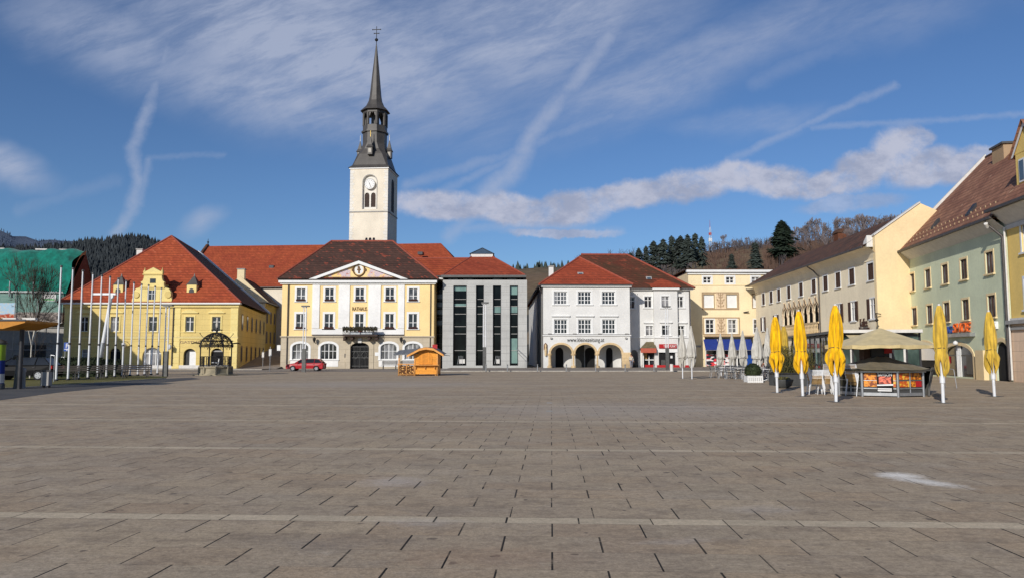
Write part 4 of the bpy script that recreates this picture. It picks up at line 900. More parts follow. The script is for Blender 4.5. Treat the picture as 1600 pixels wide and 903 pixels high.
# ================================================================ cream house with blue shop
def cream_house():
    b = Bld('cream_house', 'flat topped cream house with blue shop awnings and sgraffito panels', gy(1078, 100).x, 100, 0)
    W = 20; zt = b.z(1120, 427)
    hs = []
    for cx in (1105, 1140.5, 1180.5): x = b.x(cx, 437); hs.append((x-.5, x+.5, b.z(1120, 442.5), b.z(1120, 433)))
    md = [b.rect(a, c, 460, 480.5) for a, c in ((1099.5, 1115.5), (1135.5, 1151.5))]; md.append(b.rect(1176, 1188, 460, 480.5)); lo = [b.rect(a, c, 499, 519.5) for a, c in ((1103, 1115.5), (1138, 1150.5))]; lo.append(b.rect(1178, 1190, 499, 519.5))
    shop = (b.x(1101), b.x(1177), .1, b.z(1120, 526))
    w = MB('cream_plaster'); sheet(w, 0, W, 0, zt, hs+md+lo+[shop], depth=.3); walls(w, 0, W, 0, 18, zt+.2); w.build('wall', b.root)
    for h in hs: window(b, h, sw=.22, nx=2, nz=(.5,), bar=.08, sill=False)
    for h in md: window(b, h, sw=.1, sur='trim_brown', nx=1, nz=(), glass='white_paint', sill=False)
    for h in lo: window(b, h, sw=.15, nx=2, nz=(.35, .68), bar=.07, sill=False)
    fr = MB('trim_brown'); rl = MB('relief_plaster')
    for (a, c, y0, y1) in ((1098, 1153, 458, 482), (1099.5, 1154.5, 497, 521)):
        x0, x1, z0, z1 = b.rect(a, c, y0, y1)
        fr.box(x0-.12, x1+.12, -.06, -.035, z1, z1+.14); fr.box(x0-.12, x1+.12, -.06, -.035, z0-.14, z0); fr.box(x0-.13, x0, -.058, -.034, z0, z1); fr.box(x1, x1+.13, -.058, -.034, z0, z1)
        p0, p1 = b.x(1118.5, 480), b.x(1133.5, 480); rl.box(p0, p1, -.05, -.002, z0, z1)
        xm = (p0+p1)/2; rl.use('trim_brown')
        for q in range(5): zz = z0+.3+q*(z1-z0-.5)/4; ww = (.35, .22, .42, .2, .3)[q]; rl.box(xm-ww, xm+ww, -.09, -.052, zz-.04, zz+.04); rl.box(xm-.05, xm+.05, -.085, -.051, zz-.2, zz+.2); rl.tube((xm-ww, -.07, zz), (xm-ww, -.07, zz+.22), .05, n=5); rl.tube((xm+ww, -.07, zz), (xm+ww, -.07, zz+.22), .05, n=5)
        rl.use('relief_plaster')
    fr.build('panel_frame', b.root); rl.build('relief_panel', b.root)
    cn = MB('white_paint'); cn.box(-.3, W+.3, -.5, .0, zt+.1, zt+.42); cn.box(-.1, W, -.2, -.002, zt-.18, zt+.1); cn.use('roof_darkbrown'); cn.box(-.35, W+.35, -.55, 18, zt+.42, zt+.5); cn.use('cream_gable'); z = b.z(1120, 445.5); cn.box(0, W, -.06, -.003, z-.08, z+.06); cn.use('trim_brown'); cn.box(b.x(1099), b.x(1190), -.08, -.004, shop[3]+.02, shop[3]+.2); cn.build('cornice', b.root)
    g = MB('glass_dark'); g.face((shop[0], .25, .1), (shop[1], .25, .1), (shop[1], .25, shop[3]), (shop[0], .25, shop[3]))
    g.use('print_sport'); 
    for a, c in ((1102.5, 1119), (1123, 1148)): g.face((b.x(a), .2, .2), (b.x(c), .2, .2), (b.x(c), .2, b.z(1120, 553)), (b.x(a), .2, b.z(1120, 553)))
    g.use('white_paint'); 
    for px in (1102, 1120.5, 1151, 1165): x = b.x(px); g.box(x-.08, x+.08, .1, .22, .1, shop[3]-.3)
    g.use('paint_blue'); g.box(b.x(1166), b.x(1177), .05, .2, .1, 2.2); g.use('offwhite_trim'); g.lathe([(.0, 0)], n=3) if 0 else None
    g.build('shop_front', b.root)
    for a, c in ((1101, 1122.5), (1124, 1143), (1144, 1160), (1161, 1176)):
        aw = MB('awning_blue'); x0, x1, z0, z1 = b.rect(a, c, 530, 544, -.7); aw.add([(x0, -1.1, z0), (x1, -1.1, z0), (x1, -.02, z1+.05), (x0, -.02, z1+.05), (x0, -1.1, z0-.2), (x1, -1.1, z0-.2)], [(0, 1, 2, 3), (4, 5, 1, 0)]); aw.use('steel'); aw.tube((x0, -1.12, z0-.22), (x1, -1.12, z0-.22), .04, n=5); aw.build('awning', b.root)
    s = MB('grey_trim'); x0, x1, z0, z1 = b.rect(1084.5, 1095, 539, 542); s.box(x0, x1, -.06, -.002, z0, z1); s.build('shop_plate', b.root)
    l = MB('iron'); x, z = b.hit(1165, 488); l.tube((x-.3, -.1, z), (x+.3, -.4, z+.1), .08, n=6); l.build('wall_lamp', b.root)
cream_house()

# ================================================================ old arcaded house on the right
def loggia_house():
    b = Bld('loggia_house', 'weathered old town house with carved pointed loggia arches and dark shutters', 31.3, 98.4, -92.46)
    L = 36.2; ez = b.z(1300, 405, -.2); ez = 10.45
    up = [b.x(px, py) for px, py in ((1193, 469), (1205, 466), (1217, 463), (1232.6, 459), (1251.6, 454), (1271.6, 450), (1290, 445.6), (1309.6, 440), (1331, 432.4), (1360.6, 424))]
    zu1, zu0 = b.z(1361, 411.5), b.z(1361, 438)
    uh = [(x-.56, x+.56, zu0, zu1) for x in up]
    zl1, zl0 = b.z(1363, 466), b.z(1363, 498)
    lx = [b.x(px, py) for px, py in ((1193, 507.5), (1213, 502), (1311.5, 493), (1334, 488), (1364, 481))]
    lh = [(x-.5, x+.5, zl0, zl1) for x in lx]
    a0, a1 = b.x(1224, 490), b.x(1281, 490); n = 7; st = (a1-a0)/n; zsp, zfl = b.z(1265, 487), b.z(1265, 521)
    ah = [(a0+i*st+.09, a0+(i+1)*st-.09, zfl, zsp+.75, .75) for i in range(n)]
    gh = [(2+i*5.6, 4.4+i*5.6, 0, 3.0, .8) for i in range(6)]
    w = MB('old_plaster'); sheet(w, 0, L, 0, ez, uh+lh+ah+gh, depth=.1); walls(w, 0, L, 0, 9, ez)
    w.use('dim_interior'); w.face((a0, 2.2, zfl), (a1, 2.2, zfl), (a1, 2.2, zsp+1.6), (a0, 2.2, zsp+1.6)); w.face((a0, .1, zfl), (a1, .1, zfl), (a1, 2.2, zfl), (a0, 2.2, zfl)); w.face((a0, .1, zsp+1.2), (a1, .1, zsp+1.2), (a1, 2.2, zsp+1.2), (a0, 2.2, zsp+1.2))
    for h in gh: w.use('void').face((h[0], .3, 0), (h[1], .3, 0), (h[1], .3, h[3]), (h[0], .3, h[3]))
    w.build('wall', b.root)
    # coving under the eaves
    cv = MB('old_plaster'); pr = [(-.0, ez-1.0), (-.15, ez-.55), (-.45, ez-.22), (-.95, ez-.06)]
    for (ya, za), (yb, zb) in zip(pr, pr[1:]): cv.face((0, ya, za), (L, ya, za), (L, yb, zb), (0, yb, zb))
    cv.box(0, L, -.06, -.002, ez-1.12, ez-1.0)
    cv.build('eaves_cove', b.root)
    for h in uh: window(b, h, sw=.16, nx=2, nz=(), frame='dark_wood', glass='brown_wood', bar=.03, fw=.04, rec=.0, sill=True)
    for i, h in enumerate(lh): window(b, h, sw=.1, nx=2, nz=(.7,), glass='glass_curtain', bar=.06, shut='brown_wood', rec=.02)
    # loggia: columns, pointed hoods, balustrade
    for i in range(n+1):
        lg = MB('relief_plaster'); x = a0+i*st; lg.lathe([(.17, zfl), (.17, zfl+.2), (.11, zfl+.3), (.1, zsp-.3), (.17, zsp-.1), (.2, zsp+.02)], (x, -.02), 8)
        lg.build('loggia_column', b.root)
    hd = MB('relief_plaster')
    for i in range(n):
        x0, x1 = a0+i*st, a0+(i+1)*st; c = (x0+x1)/2
        cur = lambda s, q, o: (c+s*(st/2)*(1-q)**1.0*(1+.25*math.sin(PI*q)), zsp+o+(.95*q**.8 if q < .75 else .95*.794+ (q-.75)*2.0))
        for s in (-1, 1):
            P = [cur(s, k/8, 0.05) for k in range(9)]
            for (xa, za), (xb, zb) in zip(P, P[1:]): hd.tube((xa, -.1, za), (xb, -.1, zb), .08, n=5)
        hd.lathe([(.02, zsp+1.25), (.1, zsp+1.38), (.03, zsp+1.5)], (c, -.16), 6)
        hd.use('dark_wood'); 
        for s in (-1, 1): P = [cur(s, k/8, .17) for k in range(9)]; [hd.tube((xa, -.13, za), (xb, -.13, zb), .05, n=4) for (xa, za), (xb, zb) in zip(P, P[1:])]
        hd.use('relief_plaster')
    hd.build('arch_hood', b.root)
    bl = MB('arch_stone'); bl.box(a0-.2, a1+.2, -.35, -.02, zfl-.25, zfl); bl.box(a0-.2, a1+.2, -.3, -.15, zfl+.95, zfl+1.1)
    for i in range(n*4): x = a0+(i+.5)*st/4; bl.lathe([(.05, zfl), (.11, zfl+.3), (.05, zfl+.6), (.09, zfl+.95)], (x, -.22), 6)
    bl.build('balustrade', b.root)
    rf = MB(); A = b.hit(1222, 417, 3.8); zr = A[1]; zr2 = b.z(1432, 322, 3.3)
    rf.use('roof_darkbrown'); e = ez-.02; c0, c1 = (-.9, -1.0, e), (L-.3, -1.0, e); a, bb = (3.2, 3.8, zr2-.1), (L-.3, 3.8, zr2-.1); d0, d1 = (-.9, 9.2, e), (L-.3, 9.2, e)
    rf.face(c0, c1, bb, a); rf.face(d1, d0, a, bb); rf.face(d0, c0, a); rf.use('gutter'); rf.box(-.95, L-.3, -1.1, -.98, e-.1, e+.05); rf.box(-.95, -.9, -1, 9.2, e-.1, e+.02); rf.face((-.9, -.98, e-.05), (L-.3, -.98, e-.05), (L-.3, -.9, e-.08), (-.9, -.9, e-.08))
    ro = rf.build('roof', b.root)
    x, z = b.hit(1251, 418, -.3); s = MB('white_paint'); s.box(x-.15, x+.25, -.2, .3, z-.1, z+.25); s.build('roof_vent', ro)
    gb = MB('cream_gable'); z = zr2+.25
    prof = [(-.12, 0), (9.5, 0), (9.5, 11.2), (3.6, z), (-.12, b.z(1374, 366, -.1)), ]
    gb.add([(L-.32, p, q) for p, q in prof]+[(L+.1, p, q) for p, q in prof], [(4, 3, 2, 1, 0), (5, 6, 7, 8, 9)]+[((i+1) % 5, (i+1) % 5+5, i+5, i) for i in range(5)])
    gb.build('gable_wall', b.root)
    cp = MB('offwhite_trim'); cp.add([(L-.4, -.2, prof[4][1]), (L+.2, -.2, prof[4][1]), (L+.2, 3.6, z), (L-.4, 3.6, z), (L-.4, -.2, prof[4][1]+.12), (L+.2, -.2, prof[4][1]+.12), (L+.2, 3.6, z+.12), (L-.4, 3.6, z+.12)], [(0, 1, 5, 4), (1, 2, 6, 5), (4, 5, 6, 7), (3, 0, 4, 7)])
    cp.use('white_plaster'); cp.prism([(0, 0)]*0 or [(L-1.3, ez-.05), (L-.33, ez-.05), (L-.33, ez+.9), (L-.9, ez+.5)], -.6, -.12); cp.build('gable_coping', b.root)
    dp = MB('gutter'); x = b.x(1281.5, 470); dp.tube((x, -.1, .3), (x, -.1, ez-1.2), .07); dp.path([(x, -.1, ez-1.2), (x-.2, -.5, ez-.6), (x-.5, -1.0, ez-.15)], .07, 6); dp.build('downpipe', b.root)
    sx, sz = b.hit(1349, 508, -.3); s = MB('brown_wood'); s.prism([(sx-.95, sz-.75), (sx+.9, sz-.6), (sx+1.0, sz-.2), (sx-.6, sz-.28), (sx-1.0, sz-.1)], -.3, -.2); so = s.build('cafe_sign', b.root); lettering('Kaffee', 1.0, 'brown_wood', so, sx, -.28, sz-.1, .06, width=1.5)
    bk = MB('iron'); x, z = b.hit(1373, 495, -.3); bk.path([(x-.3, 0, z+.25), (x, -.5, z+.3), (x+.3, -.6, z+.1), (x+.3, -.6, z-.3)], .04, 5); bk.lathe([(.03, z-.4), (.16, z-.25), (.03, z-.1)], (x+.3, -.6), 6); bk.build('sign_bracket', b.root)
loggia_house()

# ================================================================ green house
def green_house():
    b = Bld('green_house', 'pale green house with steep brown tiled roof and orange shop lettering', 32.5, 63.3, -98.4)
    L = 17.3; ez = 9.95; xr = lambda px, py: b.x(px, py)
    r1 = [xr(px, py) for px, py in ((1425, 436), (1449.7, 432), (1476.5, 426), (1506, 421), (1546.4, 411))]
    r2 = [xr(px, py) for px, py in ((1429, 494), (1452.6, 491), (1479.4, 488), (1509, 484), (1549.6, 478))]
    z11, z10 = b.z(1546, 394), b.z(1546, 428); z21, z20 = b.z(1550, 461), b.z(1550, 495)
    hs = [(x-.5, x+.5, z10, z11) for x in r1]+[(x-.5, x+.5, z20, z21) for x in r2]
    e0, e1 = b.x(1474, 560), b.x(1521, 560); p0, p1 = b.x(1556, 560), b.x(1577, 560); zE = b.z(1495, 539); zP = b.z(1568, 533)
    k0, k1 = b.x(1428, 560), b.x(1463, 560)
    w = MB('green_plaster'); sheet(w, 0, L, 0, ez, hs+[(e0, e1, .1, zE, .8), (p0, p1, 0, zP, .7), (k0, k1, .1, 2.5, .7)], depth=.14); walls(w, 0, L, 0, 13.5, ez)
    w.build('wall', b.root)
    for h in hs: window(b, h, sw=.14, sur='cream_gable', frame='brown_wood', nx=2, nz=(), bar=.07, glass='glass_curtain', rec=.05)
    am = MB('cream_gable')
    for a, c, z, r in ((e0, e1, zE, .8), (p0, p1, zP, .7), (k0, k1, 2.5, .7)):
        A = arcpts(a-.25, c+.25, z-r, r+.25, 12); B = arcpts(a, c, z-r, r, 12)
        for i in range(12): q = [A[i], A[i+1], B[i+1], B[i]]; am.add([(s, -.05, t) for s, t in q]+[(s, .0, t) for s, t in q], [(0, 3, 2, 1), (0, 1, 5, 4)])
        am.box(a-.25, a, -.05, .02, 0, z-r); am.box(c, c+.25, -.05, .02, 0, z-r)
    am.box(b.x(1533, 570), b.x(1546, 570), -.35, -.051, 0, 1.9); am.build('arch_surround', b.root)
    d = MB('glass_dark'); d.face((e0, .14, .1), (e1, .14, .1), (e1, .14, zE), (e0, .14, zE)); d.build('shop_glazing', b.root); d = MB('void'); d.face((p0, .13, 0), (p1, .13, 0), (p1, .13, zP), (p0, .13, zP)); d.build('passage', b.root); d = MB('void'); d.face((k0, .14, .1), (k1, .14, .1), (k1, .14, 2.5), (k0, .14, 2.5))
    d.use('white_paint'); d.box(k0+.3, k1-.4, .08, .12, 1.2, 2.3); d.build('shop_door', b.root); d = MB('white_paint'); xm = (e0+e1)/2
    for q in (-.3, -.1, .12, .3): d.box(xm+q-.035, xm+q+.035, .06, .12, .1, 2.3)
    d.use('grey_metal'); d.box(e0, e1, .1, .13, zE-.75, zE-.65); d.use('paint_red'); d.box(e0+.2, e0+.9, .08, .12, 1.0, 1.5); d.use('grey_metal'); d.box(e1-1.3, e1-.3, .08, .12, .3, 1.5); d.build('shop_entrance', b.root)
    sx0, sx1, sz0, sz1 = b.rect(1479, 1518, 513, 521)
    s = MB('steel'); zc = b.z(1500, 523.5, -.2); s.box(b.x(1479, 523, -.2), b.x(1519, 523, -.2), -.35, -.003, zc-.1, zc+.14); s.use('white_paint'); x = b.x(1500, 531); s.lathe([(.05, zc-.65), (.16, zc-.6), (.16, zc-.45), (.03, zc-.35)], (x, -.3), 8); so = s.build('awning_case', b.root)
    mid = b.x(1490.5, 516); lettering('BIG', .72, 'paint_blue', b.root, (b.x(1479, 516)+mid)/2, -.1, zc+.2, .1, width=(mid-b.x(1479, 516))*.95, name='shop_lettering'); lettering('SHOE', .92, 'paint_orange', b.root, (mid+b.x(1518, 516))/2+.05, -.12, zc+.22, .12, width=(b.x(1518, 516)-mid)*1.0, name='shop_lettering', shear=.25)
    bd = MB('white_paint'); q = b.rect(1553, 1568, 501.5, 513); xb = q[0]+.5; bd.box(xb-.06, xb+.06, -.75, .0, q[2], q[3]); bd.use('letter_grey'); zm = (q[2]+q[3])/2; bd.box(xb+.061, xb+.066, -.62, -.25, zm-.04, zm+.03); bd.box(xb+.061, xb+.066, -.3, -.12, zm+.12, zm+.15); bd.box(xb+.061, xb+.066, -.3, -.12, zm-.15, zm-.12); bd.build('sign_board', b.root)
    cv = MB('offwhite_trim'); cv.face((0, -.003, ez-.7), (L, -.003, ez-.7), (L, -.72, ez-.1), (0, -.72, ez-.1)); cv.use('gutter'); cv.box(-.4, L+.2, -.95, -.8, ez-.12, ez+.04); cv.build('eaves', b.root)
    A = b.hit(1539, 250, 6.8); zr = at(1539, 250, 63).z; rf = MB(); e = ez; X0, X1 = -.1, L+.3
    rf.use('roof_brown'); rf.face((X0, -.85, e), (X1, -.85, e), (X1, 6.7, zr), (X0, 6.7, zr)); rf.face((X1, 13.9, e), (X0, 13.9, e), (X0, 6.7, zr), (X1, 6.7, zr)); rf.use('green_plaster'); rf.face((X0+.3, 13.5, e), (X0+.3, 0, e), (X0+.3, 6.7, zr)); rf.face((X1-.3, 0, e), (X1-.3, 13.5, e), (X1-.3, 6.7, zr))
    rf.use('brown_wood'); rf.face((X0, -.85, e-.08), (X0, 0, e-.08), (X1, 0, e-.08), (X1, -.85, e-.08)); rf.tube((X0, 6.7, zr), (X1, 6.7, zr), .12, n=6)
    ro = rf.build('roof', b.root)
    k = (zr-e)/7.55; f = lambda y, o=0: e+(y+.85)*k+o
    vg = MB('offwhite_trim'); vg.add([(x, y, f(y, o)) for y in (1.9, 6.7) for x, o in ((X0-.12, -.1), (X0+.2, -.1), (X0+.2, .28), (X0-.12, .28))], [(0, 1, 5, 4), (1, 2, 6, 5), (2, 3, 7, 6), (3, 0, 4, 7), (0, 3, 2, 1)]); vg.build('verge', ro)
    sg = MB('trim_brown')
    for row in (.55, 1.05): 
        for i in range(24): x = .4+i*.7; y = -.85+row*1.0; sg.box(x, x+.05, y-.03, y+.03, f(y), f(y)+.14)
    sg.build('snow_guard', ro)
    for px, py in ((1459, 355), (1515, 333)):
        ys = 2.0
        for _ in range(12):
            x, z = b.hit(px, py, ys); ys += (z-f(ys))*.45/ max(k, .1) if 0 else 0
        # intersect the slope by search
        best = min(((abs(b.hit(px, py, q*.1)[1]-f(q*.1)), q*.1) for q in range(-5, 66)))[1]; x = b.hit(px, py, best)[0]
        h = MB('dark_metal'); h.add([(x-.3, best-.2, f(best-.2, .12)), (x+.3, best-.2, f(best-.2, .12)), (x+.3, best+.35, f(best+.35, .3)), (x-.3, best+.35, f(best+.35, .3)), (x-.3, best-.2, f(best-.2, -.05)), (x+.3, best-.2, f(best-.2, -.05)), (x+.3, best+.35, f(best+.35, -.05)), (x-.3, best+.35, f(best+.35, -.05))], [(0, 1, 2, 3), (0, 4, 5, 1), (1, 5, 6, 2), (3, 7, 4, 0), (2, 6, 7, 3)]); h.build('roof_hatch', ro)
    best = 5.6; x, z = b.hit(1573, 250, best); c = MB('trim_brown'); c.box(x-.9, x+.9, best-.6, best+.6, zr-3, z+1.0); c.use('grey_metal'); c.box(x-1.05, x+1.05, best-.75, best+.75, z+1.0, z+1.15); c.build('chimney', ro)
    dp = MB('gutter'); x = L-.1; dp.tube((x, -.15, .1), (x, -.15, ez-1.2), .09); dp.path([(x, -.15, ez-1.2), (x-.3, -.5, ez-.7), (x-.6, -.85, ez-.2)], .08, 6); dp.use('offwhite_trim'); dp.tube((x-.4, -.8, ez-.55), (x-.2, -.95, ez-.35), .12, n=6); dp.build('downpipe', b.root)
green_house()

# ================================================================ yellow house at the right edge
def right_house():
    b = Bld('corner_house', 'ochre yellow house at the right edge with white dormer and stone arcade', 30.0, 46.1, -97.5)
    L = 22; ez = 10.35; z1 = b.z(1600, 505); 
    hs = [(1.65+i*2.9, 2.75+i*2.9, z0, zz) for i in range(7) for z0, zz in ((b.z(1598, 395), b.z(1598, 346)), (b.z(1598, 484), b.z(1598, 436)))]
    ar = [(1.9+i*5, 4.9+i*5, 0, 3.1, .9) for i in range(4)]
    w = MB('right_yellow'); sheet(w, 0, L, z1, ez, hs, depth=.3); walls(w, 0, L, 0, 12, ez); w.use('pink_stone'); sheet(w, 0, L, 0, z1, ar, y=-.08, depth=.4); w.box(0, L, -.08, 0, z1-.01, z1)
    for h in ar: w.use('glass_dark').face((h[0], .3, 0), (h[1], .3, 0), (h[1], .3, h[3]), (h[0], .3, h[3]))
    w.build('wall', b.root)
    for h in hs: window(b, h, sw=.16, nx=2, nz=(.65,), bar=.09, glass='glass_curtain', rec=.06)
    t = MB('white_paint')
    for h in ar:
        A = arcpts(h[0]-.3, h[1]+.3, h[3]-.9, 1.2, 12); B = arcpts(h[0], h[1], h[3]-.9, .9, 12)
        for i in range(12): q = [A[i], A[i+1], B[i+1], B[i]]; t.add([(s, -.12, c) for s, c in q], [(0, 3, 2, 1)])
        t.box(h[0]-.3, h[0], -.12, -.081, 0, h[3]-.9); t.box(h[1], h[1]+.3, -.12, -.081, 0, h[3]-.9)
    t.build('arch_trim', b.root)
    c = MB('grey_trim'); c.box(-.05, L, -.35, -.0, z1, z1+.22); c.box(-.05, L, -.2, -.082, z1-.35, z1-.2); c.use('offwhite_trim'); c.box(-.02, L, -.2, -.002, z1+.221, z1+.35); c.face((0, -.002, ez-1.0), (L, -.002, ez-1.0), (L, -.9, ez-.15), (0, -.9, ez-.15)); c.box(0, L, -.1, -.003, ez-1.25, ez-1.0); c.use('gutter'); c.box(-.2, L, -1.15, -.98, ez-.15, ez+.02); c.build('cornice', b.root)
    rf = MB(); roof(rf, 0, L, -1.0, 12.5, ez, (0, 5.7), (L, 5.7), ez+6, 'roof_brown', 'right_yellow', gA=True, gB=True, edge='offwhite_trim'); ro = rf.build('roof', b.root)
    x0 = b.x(1589, 290, .6); d = MB('right_yellow'); d.box(x0, x0+2.6, .6, 4.5, ez, ez+3.3); d.use('white_paint')
    d.prism([(x0+.45, ez+1.5), (x0+1.15, ez+1.5), (x0+1.15, ez+2.9), (x0+.45, ez+2.9)], .52, .599); d.use('glass_roof'); d.box(x0+.57, x0+1.03, .49, .519, ez+1.62, ez+2.78)
    d.use('right_yellow'); d.prism([(x0-.1, ez+3.3), (x0+2.7, ez+3.3), (x0+1.3, ez+4.9)], .58, 4.0); d.use('white_paint'); d.add([(x0-.35, .5, ez+3.15), (x0-.1, .5, ez+3.15), (x0+1.3, .5, ez+4.75), (x0+1.3, .5, ez+5.1), (x0+2.7, .5, ez+3.15), (x0+2.95, .5, ez+3.15)], [(0, 1, 2, 3), (2, 4, 5, 3)])
    d.use('roof_brown'); d.face((x0-.4, .35, ez+3.12), (x0+1.3, .35, ez+5.15), (x0+1.3, 4.5, ez+5.15), (x0-.4, 4.5, ez+3.12)); d.face((x0+3, .35, ez+3.12), (x0+3, 4.5, ez+3.12), (x0+1.3, 4.5, ez+5.15), (x0+1.3, .35, ez+5.15)); d.build('dormer', ro)
    dp = MB('offwhite_trim'); dp.tube((.12, -.2, .1), (.12, -.2, ez-1.1), .06); dp.build('downpipe', b.root)
right_house()

# ================================================================ tarp covered building site house on the left
def site_house():
    X = gy(98, 94).x; ang = 8; b = Bld('scaffolded_house', 'building under renovation, its roof wrapped in green tarpaulin above a printed net', X-28*math.cos(R(ang)), 94-28*math.sin(R(ang)), ang)
    L = 28; ez = b.z(98, 462) ; w = MB('grey_trim'); w.face((0, 0, 0), (L, 0, 0), (L, 0, ez), (0, 0, ez)); w.use('brick_brown'); walls(w, 0, L, 0, 9, ez)  # grey front colour stands in for the shadows at the shop fronts
    zr = b.z(112, 394, 4); w.face((L, 0, ez), (L, 9, ez), (L, 5.2, zr)); w.face((0, 9, ez), (0, 0, ez), (0, 4, zr)); w.use('dim_interior'); 
    for i in range(5): w.box(3+i*5, 6+i*5, -.05, -.004, .2, 2.8)
    w.use('grey_trim'); w.box(0, L, -.12, -.006, 3.0, 3.6); w.use('lime'); w.box(L-9.5, L-8, -.14, -.121, 2.9, 3.7); w.build('wall', b.root)
    rf = MB('roof_darkbrown'); rf.face((L+.2, 9.2, ez), (0, 9.2, ez), (0, 4.2, zr), (L, 5.2, zr)); rf.build('roof', b.root)
    # tarpaulin: draped grid
    tp = MB('tarp_green'); nx, ny = 70, 22; vs = []
    for j in range(ny+1):
        for i in range(nx+1):
            u, v_ = i/nx, j/ny; x = L*u+.1-.9*(1-v_)*(u > .93)*0; y = -.7+v_*5.0; z = ez-.3+(zr-ez+.55)*math.sin(v_*PI/2*1.02)**.8
            z += .16*math.sin(u*38+v_*7)*(1-v_)+.12*math.sin(u*17-v_*9)+.09*math.sin(u*71+v_*3); y += .12*math.sin(u*29+v_*4)
            if u > .985: x += .3*math.sin(v_*9); z -= .15
            vs.append((x, y, z))
    tp.add(vs, [(j*(nx+1)+i, j*(nx+1)+i+1, (j+1)*(nx+1)+i+1, (j+1)*(nx+1)+i) for j in range(ny) for i in range(nx)], True); tp.build('tarpaulin', b.root)
    bt = MB('wicker'); P = [(L+.35, -.6+k*.72, ez-.2+(zr-ez+.4)*math.sin(k/7*PI/2)**.8) for k in range(8)]; [bt.add([(p[0]-.1, p[1], p[2]-.5), (q[0]-.1, q[1], q[2]-.5), (q[0], q[1], q[2]-.02), (p[0], p[1], p[2]-.02)], [(0, 1, 2, 3)]) for p, q in zip(P, P[1:])]
    bt.use('offwhite_trim'); 
    for u in (.3, .5, .62, .8, .9): bt.box(L*u, L*u+1.4, 4.0, 4.3, zr+.2, zr+.36)
    bt.build('batten', b.root)
    nt_ = MB('print_net'); zn = b.z(60, 458); zn0 = b.z(60, 505); nt_.face((0, -.8, zn0), (L, -.8, zn0), (L, -.8, zn), (0, -.8, zn)); nt_.face((L, -.8, zn0), (L, .0, zn0), (L, .0, zn), (L, -.8, zn))
    nt_.use('print_photo'); x1 = b.x(24, 490, -.82); nt_.face((0, -.82, zn0+.5), (x1, -.82, zn0+.5), (x1, -.82, b.z(12, 473, -.82)), (0, -.82, b.z(12, 473, -.82)))
    nt_.use('white_paint'); q = b.rect(65, 87, 459.5, 470, -.82); nt_.face((q[0], -.82, q[2]), (q[1], -.82, q[2]), (q[1], -.82, q[3]), (q[0], -.82, q[3])); nt_.use('paint_green') if 'paint_green' in M else nt_.use('lime'); nt_.box(q[0]+.1, q[1]-.1, -.84, -.825, q[2]+.08, q[2]+.26); nt_.build('printed_net', b.root)
    sc = MB('steel')
    for i in range(12):
        x = .3+i*(L-.6)/11; sc.tube((x, -1.0, 0), (x, -1.0, ez+.4), .05, n=5)
    for z in (2.2, zn0, zn, ez+.4): sc.tube((0, -1.0, z), (L, -1.0, z), .05, n=5)
    for px in (15.5, 52.5): x = b.x(px, 450, -1); sc.tube((x, -1.05, ez-.2), (x, -1.05, ez+1.6), .09, n=5)
    sc.build('scaffold', b.root)
plain('paint_green', srgb(60, 170, 80), .6)
site_house()
def side_house():   # stands just outside the left edge; its shadow lies on the baroque house
    b = Bld('side_house', 'plain house beyond the left edge of the square', -72, 64, 0); w = MB('house_ochre'); W_ = 18.4; walls(w, 0, W_, 0, 14, 12, front=True); w.build('wall', b.root)
    rf = MB(); roof(rf, -.5, W_+.5, -.5, 14.5, 12, (7, 7), (W_-7, 7), 15, 'roof_red'); rf.build('roof', b.root)
    for i in range(5):
        for z0 in (1.4, 5.6): window(b, (1.4+i*3.4, 2.6+i*3.4, z0, z0+1.9), rec=-.06, nx=2)
side_house()
# ================================================================ ground
g = MB('land'); g.face((-1500, -60, -.05), (1500, -60, -.05), (1500, 3000, -.05), (-1500, 3000, -.05)); structure(g, 'ground')
g = MB('paving'); g.face((-60, -12, 0), (46, -12, 0), (46, 74, 0), (-60, 74, 0)); structure(g, 'square_paving')
g = MB('walk'); g.face((-60, 74, .001), (46, 74, .001), (46, 112, .001), (-60, 112, .001)); structure(g, 'street')
k = MB('walk'); x0, x1 = gy(686, 74.5).x, 31; k.face((x0, 74.5, .09), (x1, 74.5, .09), (x1, 101, .09), (x0, 101, .09)); k.use('kerbstone'); k.box(x0, x1, 74.2, 74.5, -.02, .095); k.box(x0-.2, x0, 74.2, 100, -.02, .1); structure(k, 'pavement')
k = MB('walk'); k.face((-62, 83, .08), (gy(410, 83).x, 83, .08), (gy(410, 87).x+1, 87.2, .08), (-62, 87.2, .08)); k.use('kerbstone'); k.box(-62, gy(410, 83).x, 82.8, 83, 0, .085); structure(k, 'pavement')
k = MB('walk'); a = gy(372, 87); c = gy(437, 89); k.face((a.x-.1, 87, .02), (c.x+.2, 87, .02), (c.x-3, 128, 3.2), (a.x-8.5, 128, 3.2)); k.use('kerbstone'); structure(k, 'alley')
P = [G(-60, 622), G(0, 607), G(100, 602), G(200, 595), G(258, 591), G(262, 588), G(180, 585.5), G(60, 585), G(-200, 590)]
k = MB('grass'); k.face(*[(p.x, p.y, .012) for p in P]); structure(k, 'lawn')
P2 = [G(-60, 634), G(0, 625), G(90, 613), G(190, 603), G(262, 596.5), G(315, 591.5), G(300, 589.5), G(258, 591), G(200, 595), G(100, 602), G(0, 607), G(-60, 622)]
k = MB('asphalt'); k.face(*[(p.x, p.y, .004) for p in P2]); structure(k, 'path')
k = MB('kerbstone'); 
for p, q in zip(P[1:5], P[2:5]):
    d = (q-p).normalized(); n_ = Vector((-d.y, d.x, 0))*.06; k.add([tuple(v+Vector((0, 0, h))) for h in (0, .05) for v in (p-n_, q-n_, q+n_, p+n_)], [(4, 5, 6, 7), (0, 1, 5, 4), (3, 7, 6, 2)])
structure(k, 'kerb')
dr = MB('kerbstone'); 
